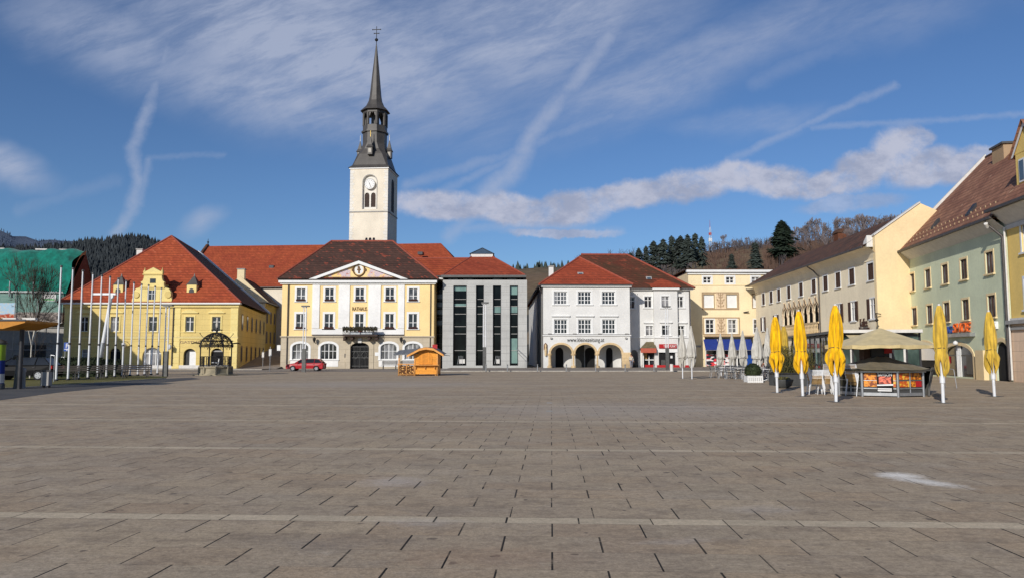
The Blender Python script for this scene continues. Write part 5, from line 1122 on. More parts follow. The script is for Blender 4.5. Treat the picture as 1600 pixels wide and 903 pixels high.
for py in (629, 642): 
    p = G(858.5, py); dr.box(p.x-.09, p.x+.09, p.y-.28, p.y+.28, .003, .006)
structure(dr, 'drain_cover')

# ================================================================ hills
def lerp(tab, x):
    for (a, b), (c, d) in zip(tab, tab[1:]):
        if x <= c: return b+(d-b)*max(0, (x-a))/(c-a) if x > a else b
    return tab[-1][1]
def rnd(x, y, s=1.0): 
    from mathutils import noise as nz
    return nz.noise(Vector((x*s, y*s, 3.7)))
def hill(name, mat, tab, Y, Yf, px0, px1, n, front=0.0, rough=0.0, back=200):
    mb = MB(mat); vs = []; J = 14
    for i in range(n+1):
        px = px0+(px1-px0)*i/n; top = at(px, lerp(tab, px), Y)
        for j in range(J+1):
            t = j/J; y = Yf+(Y-Yf)*t; x = top.x*(y/Y); z = front+(top.z-front)*(t**.8)+rough*rnd(x, y, .04)*(0 if j in (0,) else 1)
            vs.append((x, y, z))
        vs.append((top.x*1.05, Y+back, front-5))
    K = J+2
    mb.add(vs, [(i*K+j, (i+1)*K+j, (i+1)*K+j+1, i*K+j+1) for i in range(n) for j in range(K-1)], True)
    return structure(mb, name)
TR = [(700, 430), (806, 421), (850, 418), (905, 416), (960, 417), (1020, 416), (1060, 408), (1090, 396), (1130, 389), (1170, 384), (1210, 384), (1250, 379), (1300, 372), (1350, 366), (1400, 356), (1460, 346), (1520, 330), (1640, 310), (1900, 300)]
hill('hill', 'hillside', TR, 300, 175, 640, 1900, 90, 4, 1.2)
TL = [(-500, 350), (-60, 356), (0, 358), (10, 361), (22, 370), (60, 375), (110, 377), (150, 379), (185, 377), (230, 382), (300, 395), (420, 412), (560, 425)]
TL2 = [(-500, 395), (60, 388), (100, 384), (140, 378), (165, 375), (190, 371), (205, 370), (222, 372), (240, 378), (262, 388), (300, 402), (380, 418), (500, 430)]
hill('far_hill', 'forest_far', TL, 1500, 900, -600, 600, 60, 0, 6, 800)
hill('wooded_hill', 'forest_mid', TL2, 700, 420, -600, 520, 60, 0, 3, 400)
LOW = [(560, 436), (650, 428), (760, 424), (900, 421), (1000, 425)]
hill('low_hill', 'hillside', LOW, 500, 380, 560, 1000, 30, 0, 1)

# ---------------------------------------------------------------- trees
def conifer_mesh(mats, h, r, bare=.35, n=900, seed=1, open_=.25):
    rng = random.Random(seed); mb = MB(mats[0]); mb.tube((0, 0, -1.5), (0, 0, h*.97), r*.075, .03, 6); tr = mb
    cr = MB(mats[1]); lob = [rng.uniform(.7, 1.15) for _ in range(14)]
    for k in range(n):
        t = rng.random()**.85; z = h*(bare+(1-bare)*t)+h*.03*math.sin(9*t+seed); rr = r*((1-t)**.8*(1 if t > .18 else .45+3*t)+.04)*lob[int(t*13.9)]*(1+.3*math.sin(t*41+seed)*(1-t)); a = rng.uniform(0, 2*PI); q = rr*math.sqrt(rng.uniform(.08, 1)); rr_ = q*(1+.25*math.sin(3*a+seed))
        x, y = rr_*math.cos(a), rr_*math.sin(a); s = h*.035*rng.uniform(.6, 1.5); dx, dy = math.cos(a)*s*1.5, math.sin(a)*s*1.5
        nx, ny = -math.sin(a)*s*.8, math.cos(a)*s*.8; dz = -s*rng.uniform(.2, 1.1)
        cr.add([(x-dx*.4, y-dy*.4, z+s*.4), (x+nx, y+ny, z+dz*.4), (x+dx, y+dy, z+dz), (x-nx, y-ny, z+dz*.4)], [(0, 1, 2), (0, 2, 3)])
    return tr, cr
def conifer(name, label, mats, h, r, **k):
    tr, cr = conifer_mesh(mats, h, r, **k); root = empty(name, (0, 0, 0), 0, label, 'tree'); tr.build('trunk', root); cr.build('crown', root); return root
def bare_tree_mesh(mat, h, seed, spread=.5, depth=5, r0=.2, forks=3, start=.25, twig=None, tw=.012):
    rng = random.Random(seed); mb = MB(mat); cr = MB(twig or mat)
    def go(p, d, l, r, k):
        q = p+d*l; (mb if k >= depth-1 else cr).tube(p, q, r, r*.7, 5 if k >= depth-1 else 3, caps=False)
        if k == 0: return
        nb = forks+(rng.random() < .4)
        for i in range(nb):
            a = d.orthogonal().normalized(); a.rotate(__import__('mathutils').Quaternion(d, rng.uniform(0, 2*PI)+i*2*PI/nb))
            nd = (d+a*spread*rng.uniform(.5, 1.4)+Vector((0, 0, .12))).normalized(); go(q if i else q, nd, l*rng.uniform(.6, .82), max(r*.6, h*tw*.1), k-1)
            if rng.random() < .35 and k > 1: go(p+d*l*rng.uniform(.4, .9), (d+a*spread*1.5).normalized(), l*.5, r*.45, k-2 if k > 2 else 0)
    go(Vector((0, 0, -.3)), Vector((0, 0, 1)), h*start, r0, depth); return mb, cr
def bare_tree(name, label, mat, h, seed, cat='tree', **k):
    tr, cr = bare_tree_mesh(mat, h, seed, **k); root = empty(name, (0, 0, 0), 0, label, cat); tr.build('trunk', root); cr.build('crown', root); return root
def hillz(px, Y, tab=TR, Yt=300, Yf=175, front=4): 
    t = (Y-Yf)/(Yt-Yf); top = at(px, lerp(tab, px), Yt); return front+(top.z-front)*(max(t, 0)**.8)
protos = [conifer('conifer', '', ('bark_far', 'needles_far'), 20, 3.3, bare=(.45, .36, .52)[s-1], n=560, seed=s) for s in (1, 2, 3)]
used = set()
# the row of firs: (px, top py, scale of width, Y)
firs = [(972, 400, .75, 285), (985, 394, .8, 282), (998, 387, .9, 278), (1009, 384, .8, 272), (1021, 375, .95, 270), (1036, 373, .95, 265), (1049, 368, .85, 262), (1063, 367, 1.0, 262), (1074, 366, .8, 258), (1086, 364, .8, 258), (1096, 368, .65, 262), (1147, 374, .0, 0),
        (1030, 382, .8, 290), (1056, 378, .8, 290), (1180, 378, .55, 292), (1197, 376, .5, 294), (944, 412, .5, 296), (1162, 380, .45, 296)]
txt = ['with ragged top', 'leaning slightly', 'with thin crown', 'with broad crown', 'with tall bare stem', 'with dense crown']
for i, (px, py, ws, Y) in enumerate(firs):
    if ws == 0: continue
    if Y < 288: Y -= 42-(i*7) % 11; ws *= .84+.1*((i*5) % 3-1)
    z0 = hillz(px, Y); top = at(px, py, Y); h = top.z-z0
    p = i % 3; o = protos[p] if p not in used else copy_tree(protos[p]); used.add(p)
    o.location = (top.x, Y, z0); s = h/20; o.scale = (s*ws*1.15 if h > 12 else s*1.3, s*ws*1.15 if h > 12 else s*1.3, s); o.rotation_euler = (0, 0, i*1.3)
    o['label'] = 'dark fir on the wooded hill in the row above the rooftops'; o['group'] = 'firs in a row on the hill'
big = conifer('pine_tree', 'large dark bushy pine standing alone on the hill above the roof', ('bark_pale', 'needles_dark'), 21, 4.6, bare=.42, n=2000, seed=9)
z0 = hillz(1221, 240); big.location = (at(1221, 346, 240).x, 240, at(1221, 346, 240).z-20.5); 
fp = conifer('young_fir', 'dark green young fir with branches to the ground on the brown slope', ('bark_far', 'needles_far'), 16, 3.6, bare=.02, n=1300, seed=5)
q = at(1180, 384, 235); fp.location = (q.x, 235, q.z-15.6)
f2 = copy_tree(fp); q = at(1143, 400, 240); f2.location = (q.x, 240, q.z-11); f2.scale = (.7, .7, .7); f2['label'] = 'smaller pale young fir lower on the brown slope left of the other'
bp = [bare_tree('bare_tree', '', 'bark_far', 14, s, spread=.36, depth=5, r0=.26, twig='twig_far', tw=.045) for s in (11, 12, 13, 14)]
ub = set()
bares = [(1132, 360, 290), (1147, 374, 292), (1118, 376, 292), (1243, 350, 275), (1254, 345, 285), (1263, 342, 275), (1272, 336, 285), (1284, 342, 270), (1293, 350, 280), (1303, 333, 280), (1315, 345, 270), (1326, 335, 285), (1336, 330, 275), (1346, 331, 285), (1352, 327, 272),
         (1361, 334, 283), (1372, 333, 275), (1383, 333, 285), (1394, 331, 275), (1404, 332, 285), (1412, 330, 270), (1236, 358, 290), (1458, 326, 280), (1449, 332, 275), (1168, 374, 296), (1290, 362, 262), (1330, 352, 262), (1370, 350, 262), (1260, 364, 262), (1205, 372, 294)]
for i, (px, py, Y) in enumerate(bares):
    z0 = hillz(px, Y); top = at(px, py, Y); h = max(top.z-z0, 5)
    p = i % 4; o = bp[p] if p not in ub else copy_tree(bp[p]); ub.add(p)
    me_h = 12.6; s = h/me_h; o.location = (top.x, Y, z0-.3); o.scale = (s*.8, s*.8, s); o.rotation_euler = (0, 0, i*2.1); o['label'] = 'leafless grey brown tree on the hill ridge behind the roofs'; o['group'] = 'bare trees along the ridge'
# pale dead trunk under the pine
bt = bare_tree('dead_tree', 'pale forked leafless tree in front of the large pine', 'bark_pale', 10, 21, spread=.3, depth=3, r0=.2, start=.4, twig='bark_far', forks=2); q = at(1222, 440, 225); bt.location = (q.x-.6, 225, q.z-2)
# undergrowth and forest masses
def scatter_brush(name, mat, rects, n, h, kind='stuff', seed=3, label=None, cat=None, tall=False):
    rng = random.Random(seed); mb = MB(mat)
    for k in range(n):
        px0, px1, ya, yb, hh = rects[rng.randrange(len(rects))]; px = rng.uniform(px0, px1); Y = rng.uniform(ya, yb); z = hillz(px, Y); x = at(px, 400, Y).x; a = rng.uniform(.4, 1)*hh
        if tall:
            mb.tube((x, Y, z-.5), (x+rng.uniform(-.5, .5), Y, z+a*1.0), .14, .07, 3, caps=False)
            for q in range(5): zz = z+a*rng.uniform(.4, .95); mb.tube((x, Y, zz), (x+rng.uniform(-1.2, 1.2), Y+rng.uniform(-1, 1), zz+rng.uniform(.5, 2)), .08, .02, 3, caps=False)
        else:
            for q in range(7): dx, dy = rng.uniform(-1.2, 1.2), rng.uniform(-1.2, 1.2); mb.tube((x+dx*.2, Y+dy*.2, z-.3), (x+dx, Y+dy, z+a*rng.uniform(.5, 1)), .12, .03, 3, caps=False)
    return tag(mb.build(name), label, cat, kind=kind)
scatter_brush('woodland', 'twig_red', [(1195, 1290, 215, 280, 7), (1230, 1420, 225, 285, 6), (1100, 1200, 230, 292, 2.2)], 900, 3, label='reddish brown leafless undergrowth covering the hillside', cat='undergrowth')
scatter_brush('tree_trunks', 'bark_far', [(950, 1085, 240, 296, 8), (900, 1000, 270, 296, 5)], 430, 8, tall=True, seed=4, label='dense grey stems of the wood below the firs', cat='woodland')
scatter_brush('hill_wood', 'bark_far', [(1235, 1420, 262, 298, 7), (1100, 1240, 285, 299, 3)], 420, 8, tall=True, seed=8, label='thin leafless stems massed along the right ridge', cat='woodland')
def forest_edge(name, tab, Y, px0, px1, n, h, mat, label, seed=5, depth=.3):
    rng = random.Random(seed); mb = MB(mat)
    for k in range(n):
        px = rng.uniform(px0, px1); t = 1-rng.random()*depth; y = Y*(.6+.4*t); top = at(px, lerp(tab, px), Y)
        tt = (y-Y*.6)/(Y*.4); z = top.z*max(tt, 0)**.8 if y < Y else top.z; x = top.x*y/Y; hh = h*rng.uniform(.6, 1.3)
        mb.lathe([(hh*.22, z-hh*.3), (hh*.16, z+hh*.2), (.05, z+hh*.75)], (x, y), 5, False, rng.random())
    return tag(mb.build(name), label, 'forest', kind='stuff')
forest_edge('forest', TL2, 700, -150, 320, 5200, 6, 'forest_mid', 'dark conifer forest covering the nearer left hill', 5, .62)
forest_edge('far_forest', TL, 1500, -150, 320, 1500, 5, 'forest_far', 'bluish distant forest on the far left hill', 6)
forest_edge('low_wood', LOW, 500, 800, 905, 60, 7, 'needles_far', 'small dark trees on the brown slope behind the office', 8, .05)
# mast
ms = MB('pole_white'); q = at(1109, 344, 297); zb = hillz(1109, 297)
for dx, dy in ((-.6, -.6), (.6, -.6), (0, .7)): ms.tube((q.x+dx, 297+dy, zb-1), (q.x+dx*.3, 297+dy*.3, q.z-3), .1, .06, 4)
for k in range(12): z = zb+k*(q.z-3-zb)/12; ms.path([(q.x-.6*(1-k*.055), 296.4, z), (q.x+.6*(1-k*.055), 296.4, z+1)], .05, 3)
ms.use('paint_red'); ms.tube((q.x, 297, q.z-3), (q.x, 297, q.z), .1, .04, 4); ms.box(q.x-.45, q.x+.45, 296.6, 297.4, q.z-6, q.z-5); ms.use('pole_white'); ms.box(q.x-.6, q.x+.6, 296.5, 297.5, q.z-8.5, q.z-7.2)
tag(ms.build('radio_mast'), 'thin red and white radio mast on the hill between the firs', 'mast')
rb = Bld('hillside_house', 'small reddish brick building among the bare trees on the hill', at(1309, 360, 268).x, 268, 0); z0 = hillz(1318, 268)-1
w_ = MB('brick_brown'); zt = at(1318, 364, 268).z; w_.box(0, 4.6, 0, 5, z0-2, zt); w_.use('offwhite_trim'); w_.box(1.2, 2, 0, .5, zt, zt+.5); w_.build('wall', rb.root)
w_ = MB('roof_darkbrown'); w_.prism([(-.3, zt+.02), (4.9, zt+.02), (4.3, zt+1.3), (.8, zt+1.5)], -.3, 5.2); w_.build('roof', rb.root)
def bushes_near(): pass
SKYTINT = (.8, .98, 1.22); CUMA = (4.4, 5.0, 6.9); CUMB = (6.6, 7.0, 8.7); VEILC = (5.7, 6.4, 8.3)
# ================================================================ parasols
def parasol(name, label, cloth, h, seed, pole='pole_white', rw=.3, skirt=.42, group=None, waist=.62, bot=.27, top_r=.07, kind='big'):
    rng = random.Random(seed); root = empty(name, (0, 0, 0), 0, label, 'parasol', group)
    p = MB(pole); p.tube((0, 0, 0), (0, 0, h*.97), .055 if kind == 'big' else .04, n=10); p.tube((0, 0, h*.2), (0, 0, h*.27), .085, n=10) if kind == 'big' else None; p.build('pole', root)
    bs = MB('grey_metal'); bs.box(-.22, .22, -.22, .22, .0, .012); bs.build('base', root)
    n = 72; prof = []
    zb, zw, zt = h*bot, h*(1-waist), h*.985
    K = 26; cv = MB(cloth); vs = []
    for k in range(K+1):
        t = k/K; z = zb+(zt-zb)*t
        big = kind == 'big'
        tab = [(0, .5), (.12, .85), (.35, 1.1), (.75, 1.04), (1, .8)] if big else [(0, .3), (.2, .62), (.55, .78), (1, .72)]
        tab2 = [(0, .8), (.2, .92), (.5, .86), (.75, .68), (.92, .42), (1, .24)] if big else [(0, 1.0), (.3, .86), (.7, .45), (1, .13)]
        if z < zw: q = (z-zb)/(zw-zb); r = rw*lerp(tab, q)*(skirt if q < .9 else 1); amp = .2*(1-q)+.05
        else: q = (z-zw)/(zt-zw); r = rw*lerp(tab2, q); amp = .1
        for i in range(n):
            a = 2*PI*i/n; f = 1+amp*math.sin(a*8+1.3*math.sin(z*1.7+seed))+.5*amp*math.sin(a*13+2.1*math.sin(z*1.1+seed*2))+.05*math.sin(a*3+z*4+seed)
            zz = z
            if k < 9: zz = z+(1-k/9)*(.5*abs(math.sin(a*2.5+seed))+.16*math.sin(a*5+2*seed))*h/3.3
            vs.append((r*f*math.cos(a), r*f*math.sin(a), zz))
    cv.add(vs, [(k*n+i, k*n+(i+1) % n, (k+1)*n+(i+1) % n, (k+1)*n+i) for k in range(K) for i in range(n)], True)
    cv.add(vs[-n:], [list(range(n))])
    co_ = cv.build('canopy', root)
    st = MB('gutter'); wr = rw*(.82 if kind == 'big' else .9); st.path([(wr*math.cos(a), wr*math.sin(a), zw+.02*math.sin(a*2)) for a in [k*PI/10 for k in range(21)]], .014, 4)
    st.build('strap', co_)
    tp = MB('offwhite_trim'); tp.tube((0, 0, zt), (0, 0, zt+.06), .045, n=8); tp.build('finial', root); return root
def set_parasol(o, pb, pt, label=None, tilt=True):
    g_ = G(*pb); o.location = g_; o['label'] = label or o['label']; h = at(pt[0], pt[1], g_.y).z; return g_, h
YS = [((1214.5, 613), (1211, 493), 'bright yellow closed parasol, leftmost and nearest to the bushy planter', 'fabric_yellow', 1),
      ((1254.5, 618.5), (1253, 484), 'bright yellow closed parasol in front of the bushy planter', 'fabric_yellow', 2),
      ((1306.5, 627.5), (1297, 475), 'largest bright yellow closed parasol between the two groups of stacked chairs', 'fabric_yellow', 3),
      ((1227, 601), (1225, 508), 'faded yellow closed parasol half hidden behind the leftmost bright one', 'fabric_faded', 4),
      ((1474, 629), (1467, 475), 'faded yellow closed parasol directly right of the kiosk counter', 'fabric_faded', 5),
      ((1554, 619), (1543.5, 485), 'faded yellow closed parasol with tucked hem standing alone at the right', 'fabric_faded', 6)]
for pb, pt, lab, cl, sd in YS:
    g_ = G(*pb); tp_ = at(pt[0], pt[1], g_.y); h = tp_.z
    o = parasol('closed_parasol', lab, cl, h, sd, group='closed yellow parasols round the kiosk', rw=(.25, .24, .245, .235, .225, .225)[sd-1], skirt=(1.0, .95, 1.08, .9, .8, .95)[sd-1], waist=(.47, .48, .45, .47, .45, .46)[sd-1], bot=.25)
    o.location = g_; o.rotation_euler = (0, math.atan2(tp_.x-g_.x, h), sd*1.1)
    if sd == 5: o.rotation_euler = (0, math.atan2(tp_.x-g_.x, h), .4)
GS = [((1066.8, 591), 514), ((1081.3, 592), 509), ((1127, 587), 521), ((1145, 588), 520), ((1162, 589), 516), ((1184.5, 594), 511), ((1201, 591), 512)]
gl = ['grey closed parasol left of the pair in front of the red shop sign', 'grey closed parasol right of the pair in front of the red shop sign', 'grey closed parasol at the left end of the cafe row', 'grey closed parasol second from the left in the cafe row', 'grey closed parasol third from left in the cafe row, left of the clipped bush', 'wide grey closed parasol rising directly behind the clipped round bush', 'grey closed parasol at the right end of the cafe row, next to the yellow ones']
for i, (pb, ty) in enumerate(GS):
    g_ = G(*pb); h = at(pb[0], ty, g_.y).z
    o = parasol('closed_parasol', gl[i], 'fabric_grey', h, 20+i, group='closed grey parasols of the cafe', rw=.31 if i != 5 else .37, skirt=1, waist=.59, bot=.2, kind='grey'); o.location = g_; o.rotation_euler = (0, 0, i)
# ================================================================ kiosk
def kiosk():
    c = G(1405, 620); cy = c.y+1.55; cx = c.x+.05; root = empty('kiosk', (cx, cy, 0), R(-4), 'octagonal bar kiosk with food pictures on its counter and brown tarpaulin roof', 'kiosk')
    Rr = 1.62; oc = lambda r, z: [(r*math.cos(PI/4*i-PI/2), r*math.sin(PI/4*i-PI/2), z) for i in range(8)]
    w = MB('dim_interior'); zt = .93; vs = oc(Rr-.06, .06)+oc(Rr-.06, zt); w.add(vs, [(i, (i+1) % 8, 8+(i+1) % 8, 8+i) for i in range(8)]+[list(range(8, 16))])
    w.build('counter', root)
    f = MB('steel')
    for z0, z1, r in ((.04, .16, Rr+.03), (.3, .34, Rr+.0), (zt, zt+.07, Rr+.12)):
        vs = oc(r, z0)+oc(r, z1); f.add(vs, [(i, (i+1) % 8, 8+(i+1) % 8, 8+i) for i in range(8)]+[list(range(8, 16)), list(range(7, -1, -1))])
    for p in oc(Rr, 0): f.tube((p[0], p[1], 0), (p[0], p[1], zt), .055, n=6)
    V = oc(Rr-.03, 0)
    def panel(i, a, b_, z0, z1, mat, off=.0, name='picture_panel'):
        p, q = Vector(V[i]), Vector(V[(i+1) % 8]); n_ = Vector(((p+q)/2).normalized())*off; A, B = p.lerp(q, a)+n_, p.lerp(q, b_)+n_
        m_ = MB(mat); m_.face((A.x, A.y, z0), (B.x, B.y, z0), (B.x, B.y, z1), (A.x, A.y, z1)); return m_.build(name, root), (A, B)
    for i in (7, 0, 6, 1):
        p, q = Vector(V[i]), Vector(V[(i+1) % 8])
        for t in (.5,): A = p.lerp(q, t); f.tube((A.x, A.y, .1), (A.x, A.y, zt), .03, n=4)
        A, B = p, q; f.tube((A.x, A.y, .62), (B.x, B.y, .62), .015, n=4)
    f.build('frame', root)
    panel(7, .05, .45, .38, .9, 'print_food'); panel(7, .55, .95, .38, .9, 'print_food_red'); panel(0, .05, .47, .66, .9, 'print_food_red'); panel(0, .05, .47, .38, .6, 'print_food_red'); panel(0, .53, .96, .66, .9, 'print_food'); panel(0, .53, .72, .38, .6, 'print_food'); panel(0, .72, .96, .38, .6, 'paint_red')
    for i in (6, 1): panel(i, .05, .95, .38, .9, 'cover_olive')
    po, (A, B) = panel(7, .42, .88, .2, .93, 'void', .05, 'poster')
    fm = MB('print_face'); d = (B-A); s0, s1 = A.lerp(B, .12), A.lerp(B, .88); n_ = Vector(((A+B)/2).normalized())*.006
    fm.face(*[(p.x+n_.x, p.y+n_.y, z) for p, z in ((s0, .5), (s1, .5), (s1, .78), (s0, .78))]); fm.use('white_paint'); fm.face(*[(p.x+n_.x, p.y+n_.y, z) for p, z in ((A, .42), (B, .44), (B, .5), (A, .47))])
    for z in (.22, .29): fm.face(*[(p.x+n_.x, p.y+n_.y, z+h) for p, h in ((A.lerp(B, .03), 0), (A.lerp(B, .9), 0), (A.lerp(B, .9), .045), (A.lerp(B, .03), .045))])
    fm.build('poster_print', po)
    mid = (A+B)/2+n_*2; t = lettering('SAMSON', .17, 'white_paint', po, mid.x, mid.y, .79, .006, rotz=math.atan2(d.y, d.x), width=d.length*.88)
    # tarpaulin cover: sagging eight sided roof
    cv = MB('canopy_olive'); vs = []; n = 32; K = 7
    for k in range(K+1):
        t = k/K; r = (Rr+.28)*(1-t)+.25*t; z = zt+.1+.5*t**.8-.05*math.sin(PI*t)
        for i in range(n):
            a = 2*PI*i/n-PI/2; m8 = math.cos(PI/8)/math.cos(((a+PI/2+PI/8) % (PI/4))-PI/8) if 0 else 1/ max(math.cos(((a+PI/2) % (PI/4))-PI/8), .9)*math.cos(PI/8)
            vs.append((r*m8*math.cos(a), r*m8*math.sin(a), z+.03*math.sin(i*2.1+k)*(1-t)+.015*math.sin(i*5)))
    cv.add(vs, [(k*n+i, k*n+(i+1) % n, (k+1)*n+(i+1) % n, (k+1)*n+i) for k in range(K) for i in range(n)], True); cv.use('cover_olive').lathe([(Rr+.25, zt+.06), (Rr+.27, zt+.1)], n=24)
    cv.build('cover', root)
    sd = MB('cover_olive'); vs = []; n = 14; aa, ab = -PI/2+PI/4+.05, PI/4
    for k in range(8):
        for i in range(n): a = aa+(ab-aa)*i/(n-1); r = Rr+.1+.18*(k/7)**2+.05*math.sin(i*2+k*.4); vs.append((r*math.cos(a), r*math.sin(a), .03+k*.155))
    sd.add(vs, [(k*n+i, k*n+i+1, (k+1)*n+i+1, (k+1)*n+i) for k in range(7) for i in range(n-1)], True); sd.build('side_cover', root)
    # core fridge tower
    cr = MB('dark_metal'); cr.box(-.35, .35, -.1, .7, .9, 1.95); cr.use('brown_wood'); cr.box(-.6, -.36, 0, .5, 1.0, 1.85); cr.build('back_bar', root)
    rs = MB('paint_red'); rs.box(.15, .45, -.14, -.101, 1.66, 1.9); ro_ = rs.build('red_lightbox', root)
    # big open parasol
    r2 = empty('open_parasol', (cx+.02, cy-.1, 0), R(-8), 'large khaki open square parasol spread above the octagonal kiosk', 'parasol')
    ze = at(1400, 538, cy-1.9).z; za = at(1400, 512.5, cy).z; H = 2.15
    m_ = MB('brown_wood'); m_.tube((0, .1, .6), (0, .1, za), .06, n=8)
    m_.build('pole', r2)
    cn = MB('canopy_khaki'); K = 10; n = 40; vs = []
    for k in range(K+1):
        t = k/K; z = ze+(za-ze)*(t**1.12)
        for i in range(n):
            a = 2*PI*i/n+PI/4; ca, sa = math.cos(a), math.sin(a); m8 = 1/max(abs(math.cos(((a) % (PI/4))-PI/8)), .5)*math.cos(PI/8); r = H*(1-t)+.04*t; vs.append((r*m8*ca, r*m8*sa, z-.03*math.sin(a*8)**2*(1-t)))
    cn.add(vs, [(k*n+i, k*n+(i+1) % n, (k+1)*n+(i+1) % n, (k+1)*n+i) for k in range(K) for i in range(n)], True); rim = vs[:n]
    cn.add(rim+[(x*.995, y*.995, z-.13-.02*math.sin(i)) for i, (x, y, z) in enumerate(rim)], [(i, (i+1) % n, n+(i+1) % n, n+i) for i in range(n)])
    cn.build('canopy', r2)
    rb = MB('brown_wood')
    for i in range(8): a = PI/4*i+PI/8; rb.tube((0, 0, za-.2), (H*.9*math.cos(a), H*.9*math.sin(a), ze-.06), .022, n=5); rb.tube((0, 0, za-.75), (H*.5*math.cos(a), H*.5*math.sin(a), (ze+za)/2-.16), .02, n=5)
    rb.build('rib', r2)
kiosk()
# ================================================================ glass pavilion
def pavilion():
    b = Bld('glass_pavilion', 'dark green glass winter garden with flat roof behind the stacked chairs', 21.5, 59, -99.7)
    # local x runs towards the viewer along the left side, y to the right
    L = 14.2; Wd = 4.4; h = 2.85
    fr = MB('dark_metal'); n = 9
    for i in range(n+1): x = L*i/n; fr.box(x-.05, x+.05, -.05, .05, 0, h)
    for z in (.0, .9, h-.15): fr.box(0, L, -.045, .045, z, z+.1)
    m_ = 6
    for i in range(m_+1): y = Wd*i/m_; fr.box(L-.05, L+.05, y-.05, y+.05, 0, h)
    for z in (.0, .9, h-.15): fr.box(L-.045, L+.045, 0, Wd, z, z+.1)
    fr.build('frame', b.root)
    for i in range(n): MB('glass_green' if i % 2 else 'glass_modern').box(L*i/n+.06, L*(i+1)/n-.06, -.01, .01, .1, h-.16).build('pane', b.root)
    for i in range(m_): MB('glass_green' if i != 2 else 'glass_modern').box(L-.01, L+.01, Wd*i/m_+.06, Wd*(i+1)/m_-.06, .1, h-.16).build('pane', b.root)
    rf = MB('grey_metal'); rf.box(-.3, L+.5, -.35, Wd, h, h+.16); rf.use('offwhite_trim'); rf.box(L+.3, L+.56, -.4, Wd, h+.02, h+.2); rf.build('roof', b.root)
    aw = MB('canopy_khaki'); aw.add([(L+.4, .3, h-.1), (L+.4, Wd*.55, h-.1), (L+2.0, Wd*.55, h-.5), (L+2.0, .3, h-.5), (L+2.0, .3, h-.7), (L+2.0, Wd*.55, h-.7)], [(0, 1, 2, 3), (3, 2, 5, 4)]); aw.build('awning', b.root)
    wb = MB('dim_interior'); wb.box(.3, L-.3, 2.5, Wd, .02, h-.02); wb.build('inner_wall', b.root)
    sh = MB('leaf_dry'); sh.box(L-4.2, L-4.15, -.09, -.06, .4, 2.6); sh.box(L-2.95, L-2.9, -.09, -.06, .4, 2.6)
    for k in range(7): sh.box(L-4.2, L-2.9, -.09, -.06, .5+k*.32, .53+k*.32)
    sh.build('slatted_screen', b.root)
    for x in (1.5, 3.2, 5.0, 8.0): cu = MB('glass_pale'); cu.box(x, x+.35, -.03, -.012, .2, h-.3); cu.build('curtain', b.root)
    for y in (.6, 1.5, 2.7, 3.5): ha = MB('offwhite_trim'); ha.box(L+.012, L+.03, y, y+.16, .3, h-.3); ha.build('curtain', b.root)
pavilion()
# ================================================================ leaf helper, planters
def leaves(mb, n, sampler, s, rng):
    for k in range(n):
        p = Vector(sampler(rng)); a = Vector((rng.gauss(0, 1), rng.gauss(0, 1), rng.gauss(0, 1))).normalized(); b_ = a.orthogonal().normalized(); q = s*rng.uniform(.6, 1.4)
        mb.add([p-a*q, p+b_*q*.5, p+a*q, p-b_*q*.5], [(0, 1, 2, 3)])
def ell(rx, ry, rz, c):
    def f(r):
        d = Vector((r.gauss(0, 1), r.gauss(0, 1), r.gauss(0, 1))).normalized()*r.uniform(.78, 1.02); return (c[0]+d.x*rx, c[1]+d.y*ry, c[2]+d.z*rz)
    return f
rng = random.Random(5)
g_ = G(1177, 597); root = empty('box_planter', (g_.x, g_.y, 0), 0, 'clipped round bush in a white picket planter box beside the cafe tables', 'planter')
w_ = 24/(FPX/g_.y); s = MB('white_paint')
for y in (-.35, .35): s.box(-w_/2, w_/2, y-.02, y+.02, .02, .09); s.box(-w_/2, w_/2, y-.02, y+.02, .3, .37)
for i in range(8): x = -w_/2+(w_-.08)*i/7; [s.box(x, x+.08, y-.035, y+.035, .0, .4) for y in (-.35, .35)]
s.box(-w_/2, -w_/2+.04, -.33, .33, .02, .38); s.box(w_/2-.04, w_/2, -.33, .33, .02, .38); s.build('box', root)
s = MB('leaf_box'); s.lathe([(.05, .2), (.34, .35), (.44, .6), (.4, .85), (.2, 1.02), (.02, 1.06)], n=12); leaves(s, 1400, ell(.47, .45, .45, (0, 0, .66)), .06, rng); s.build('bush', root)
g_ = G(1244, 603); root = empty('planter', (g_.x+.1, g_.y+.5, 0), R(8), 'dark trough planter with a wild brownish bush behind the yellow parasols', 'planter')
s = MB('planter_dark'); s.box(-.95, 1.0, -.45, .9, 0, .62); s.use('dark_metal'); s.box(-1.0, 1.05, -.5, .95, .62, .68); s.build('trough', root)
s = MB('leaf_dry'); 
for k in range(420):
    x, y = rng.uniform(-.85, .9), rng.uniform(-.35, .8); s.tube((x, y, .5), (x+rng.gauss(0, .3), y+rng.gauss(0, .25), rng.uniform(1.1, 2.1)), .012, .005, 3, caps=False)
leaves(s, 2400, lambda r: (r.uniform(-1.05, 1.1)*(1-.3*r.random()), r.uniform(-.5, .95), .6+1.5*r.random()**1.4), .045, rng); s.use('leaf_hedge'); leaves(s, 1500, lambda r: (r.uniform(-1, 1.1), r.uniform(-.5, .9), .6+.9*r.random()), .05, rng); s.build('bush', root)
g_ = G(1224, 606); root = empty('round_planter', (g_.x, g_.y, 0), 0, 'round grey bowl planter on the paving left of the dark trough', 'planter'); s = MB('planter_dark'); s.lathe([(.2, 0), (.38, .12), (.46, .35), (.48, .42), (.42, .42), (.3, .38)], n=16); s.build('bowl', root); s = MB('leaf_dry'); leaves(s, 260, ell(.36, .36, .12, (0, 0, .42)), .05, rng); s.build('plant', root)

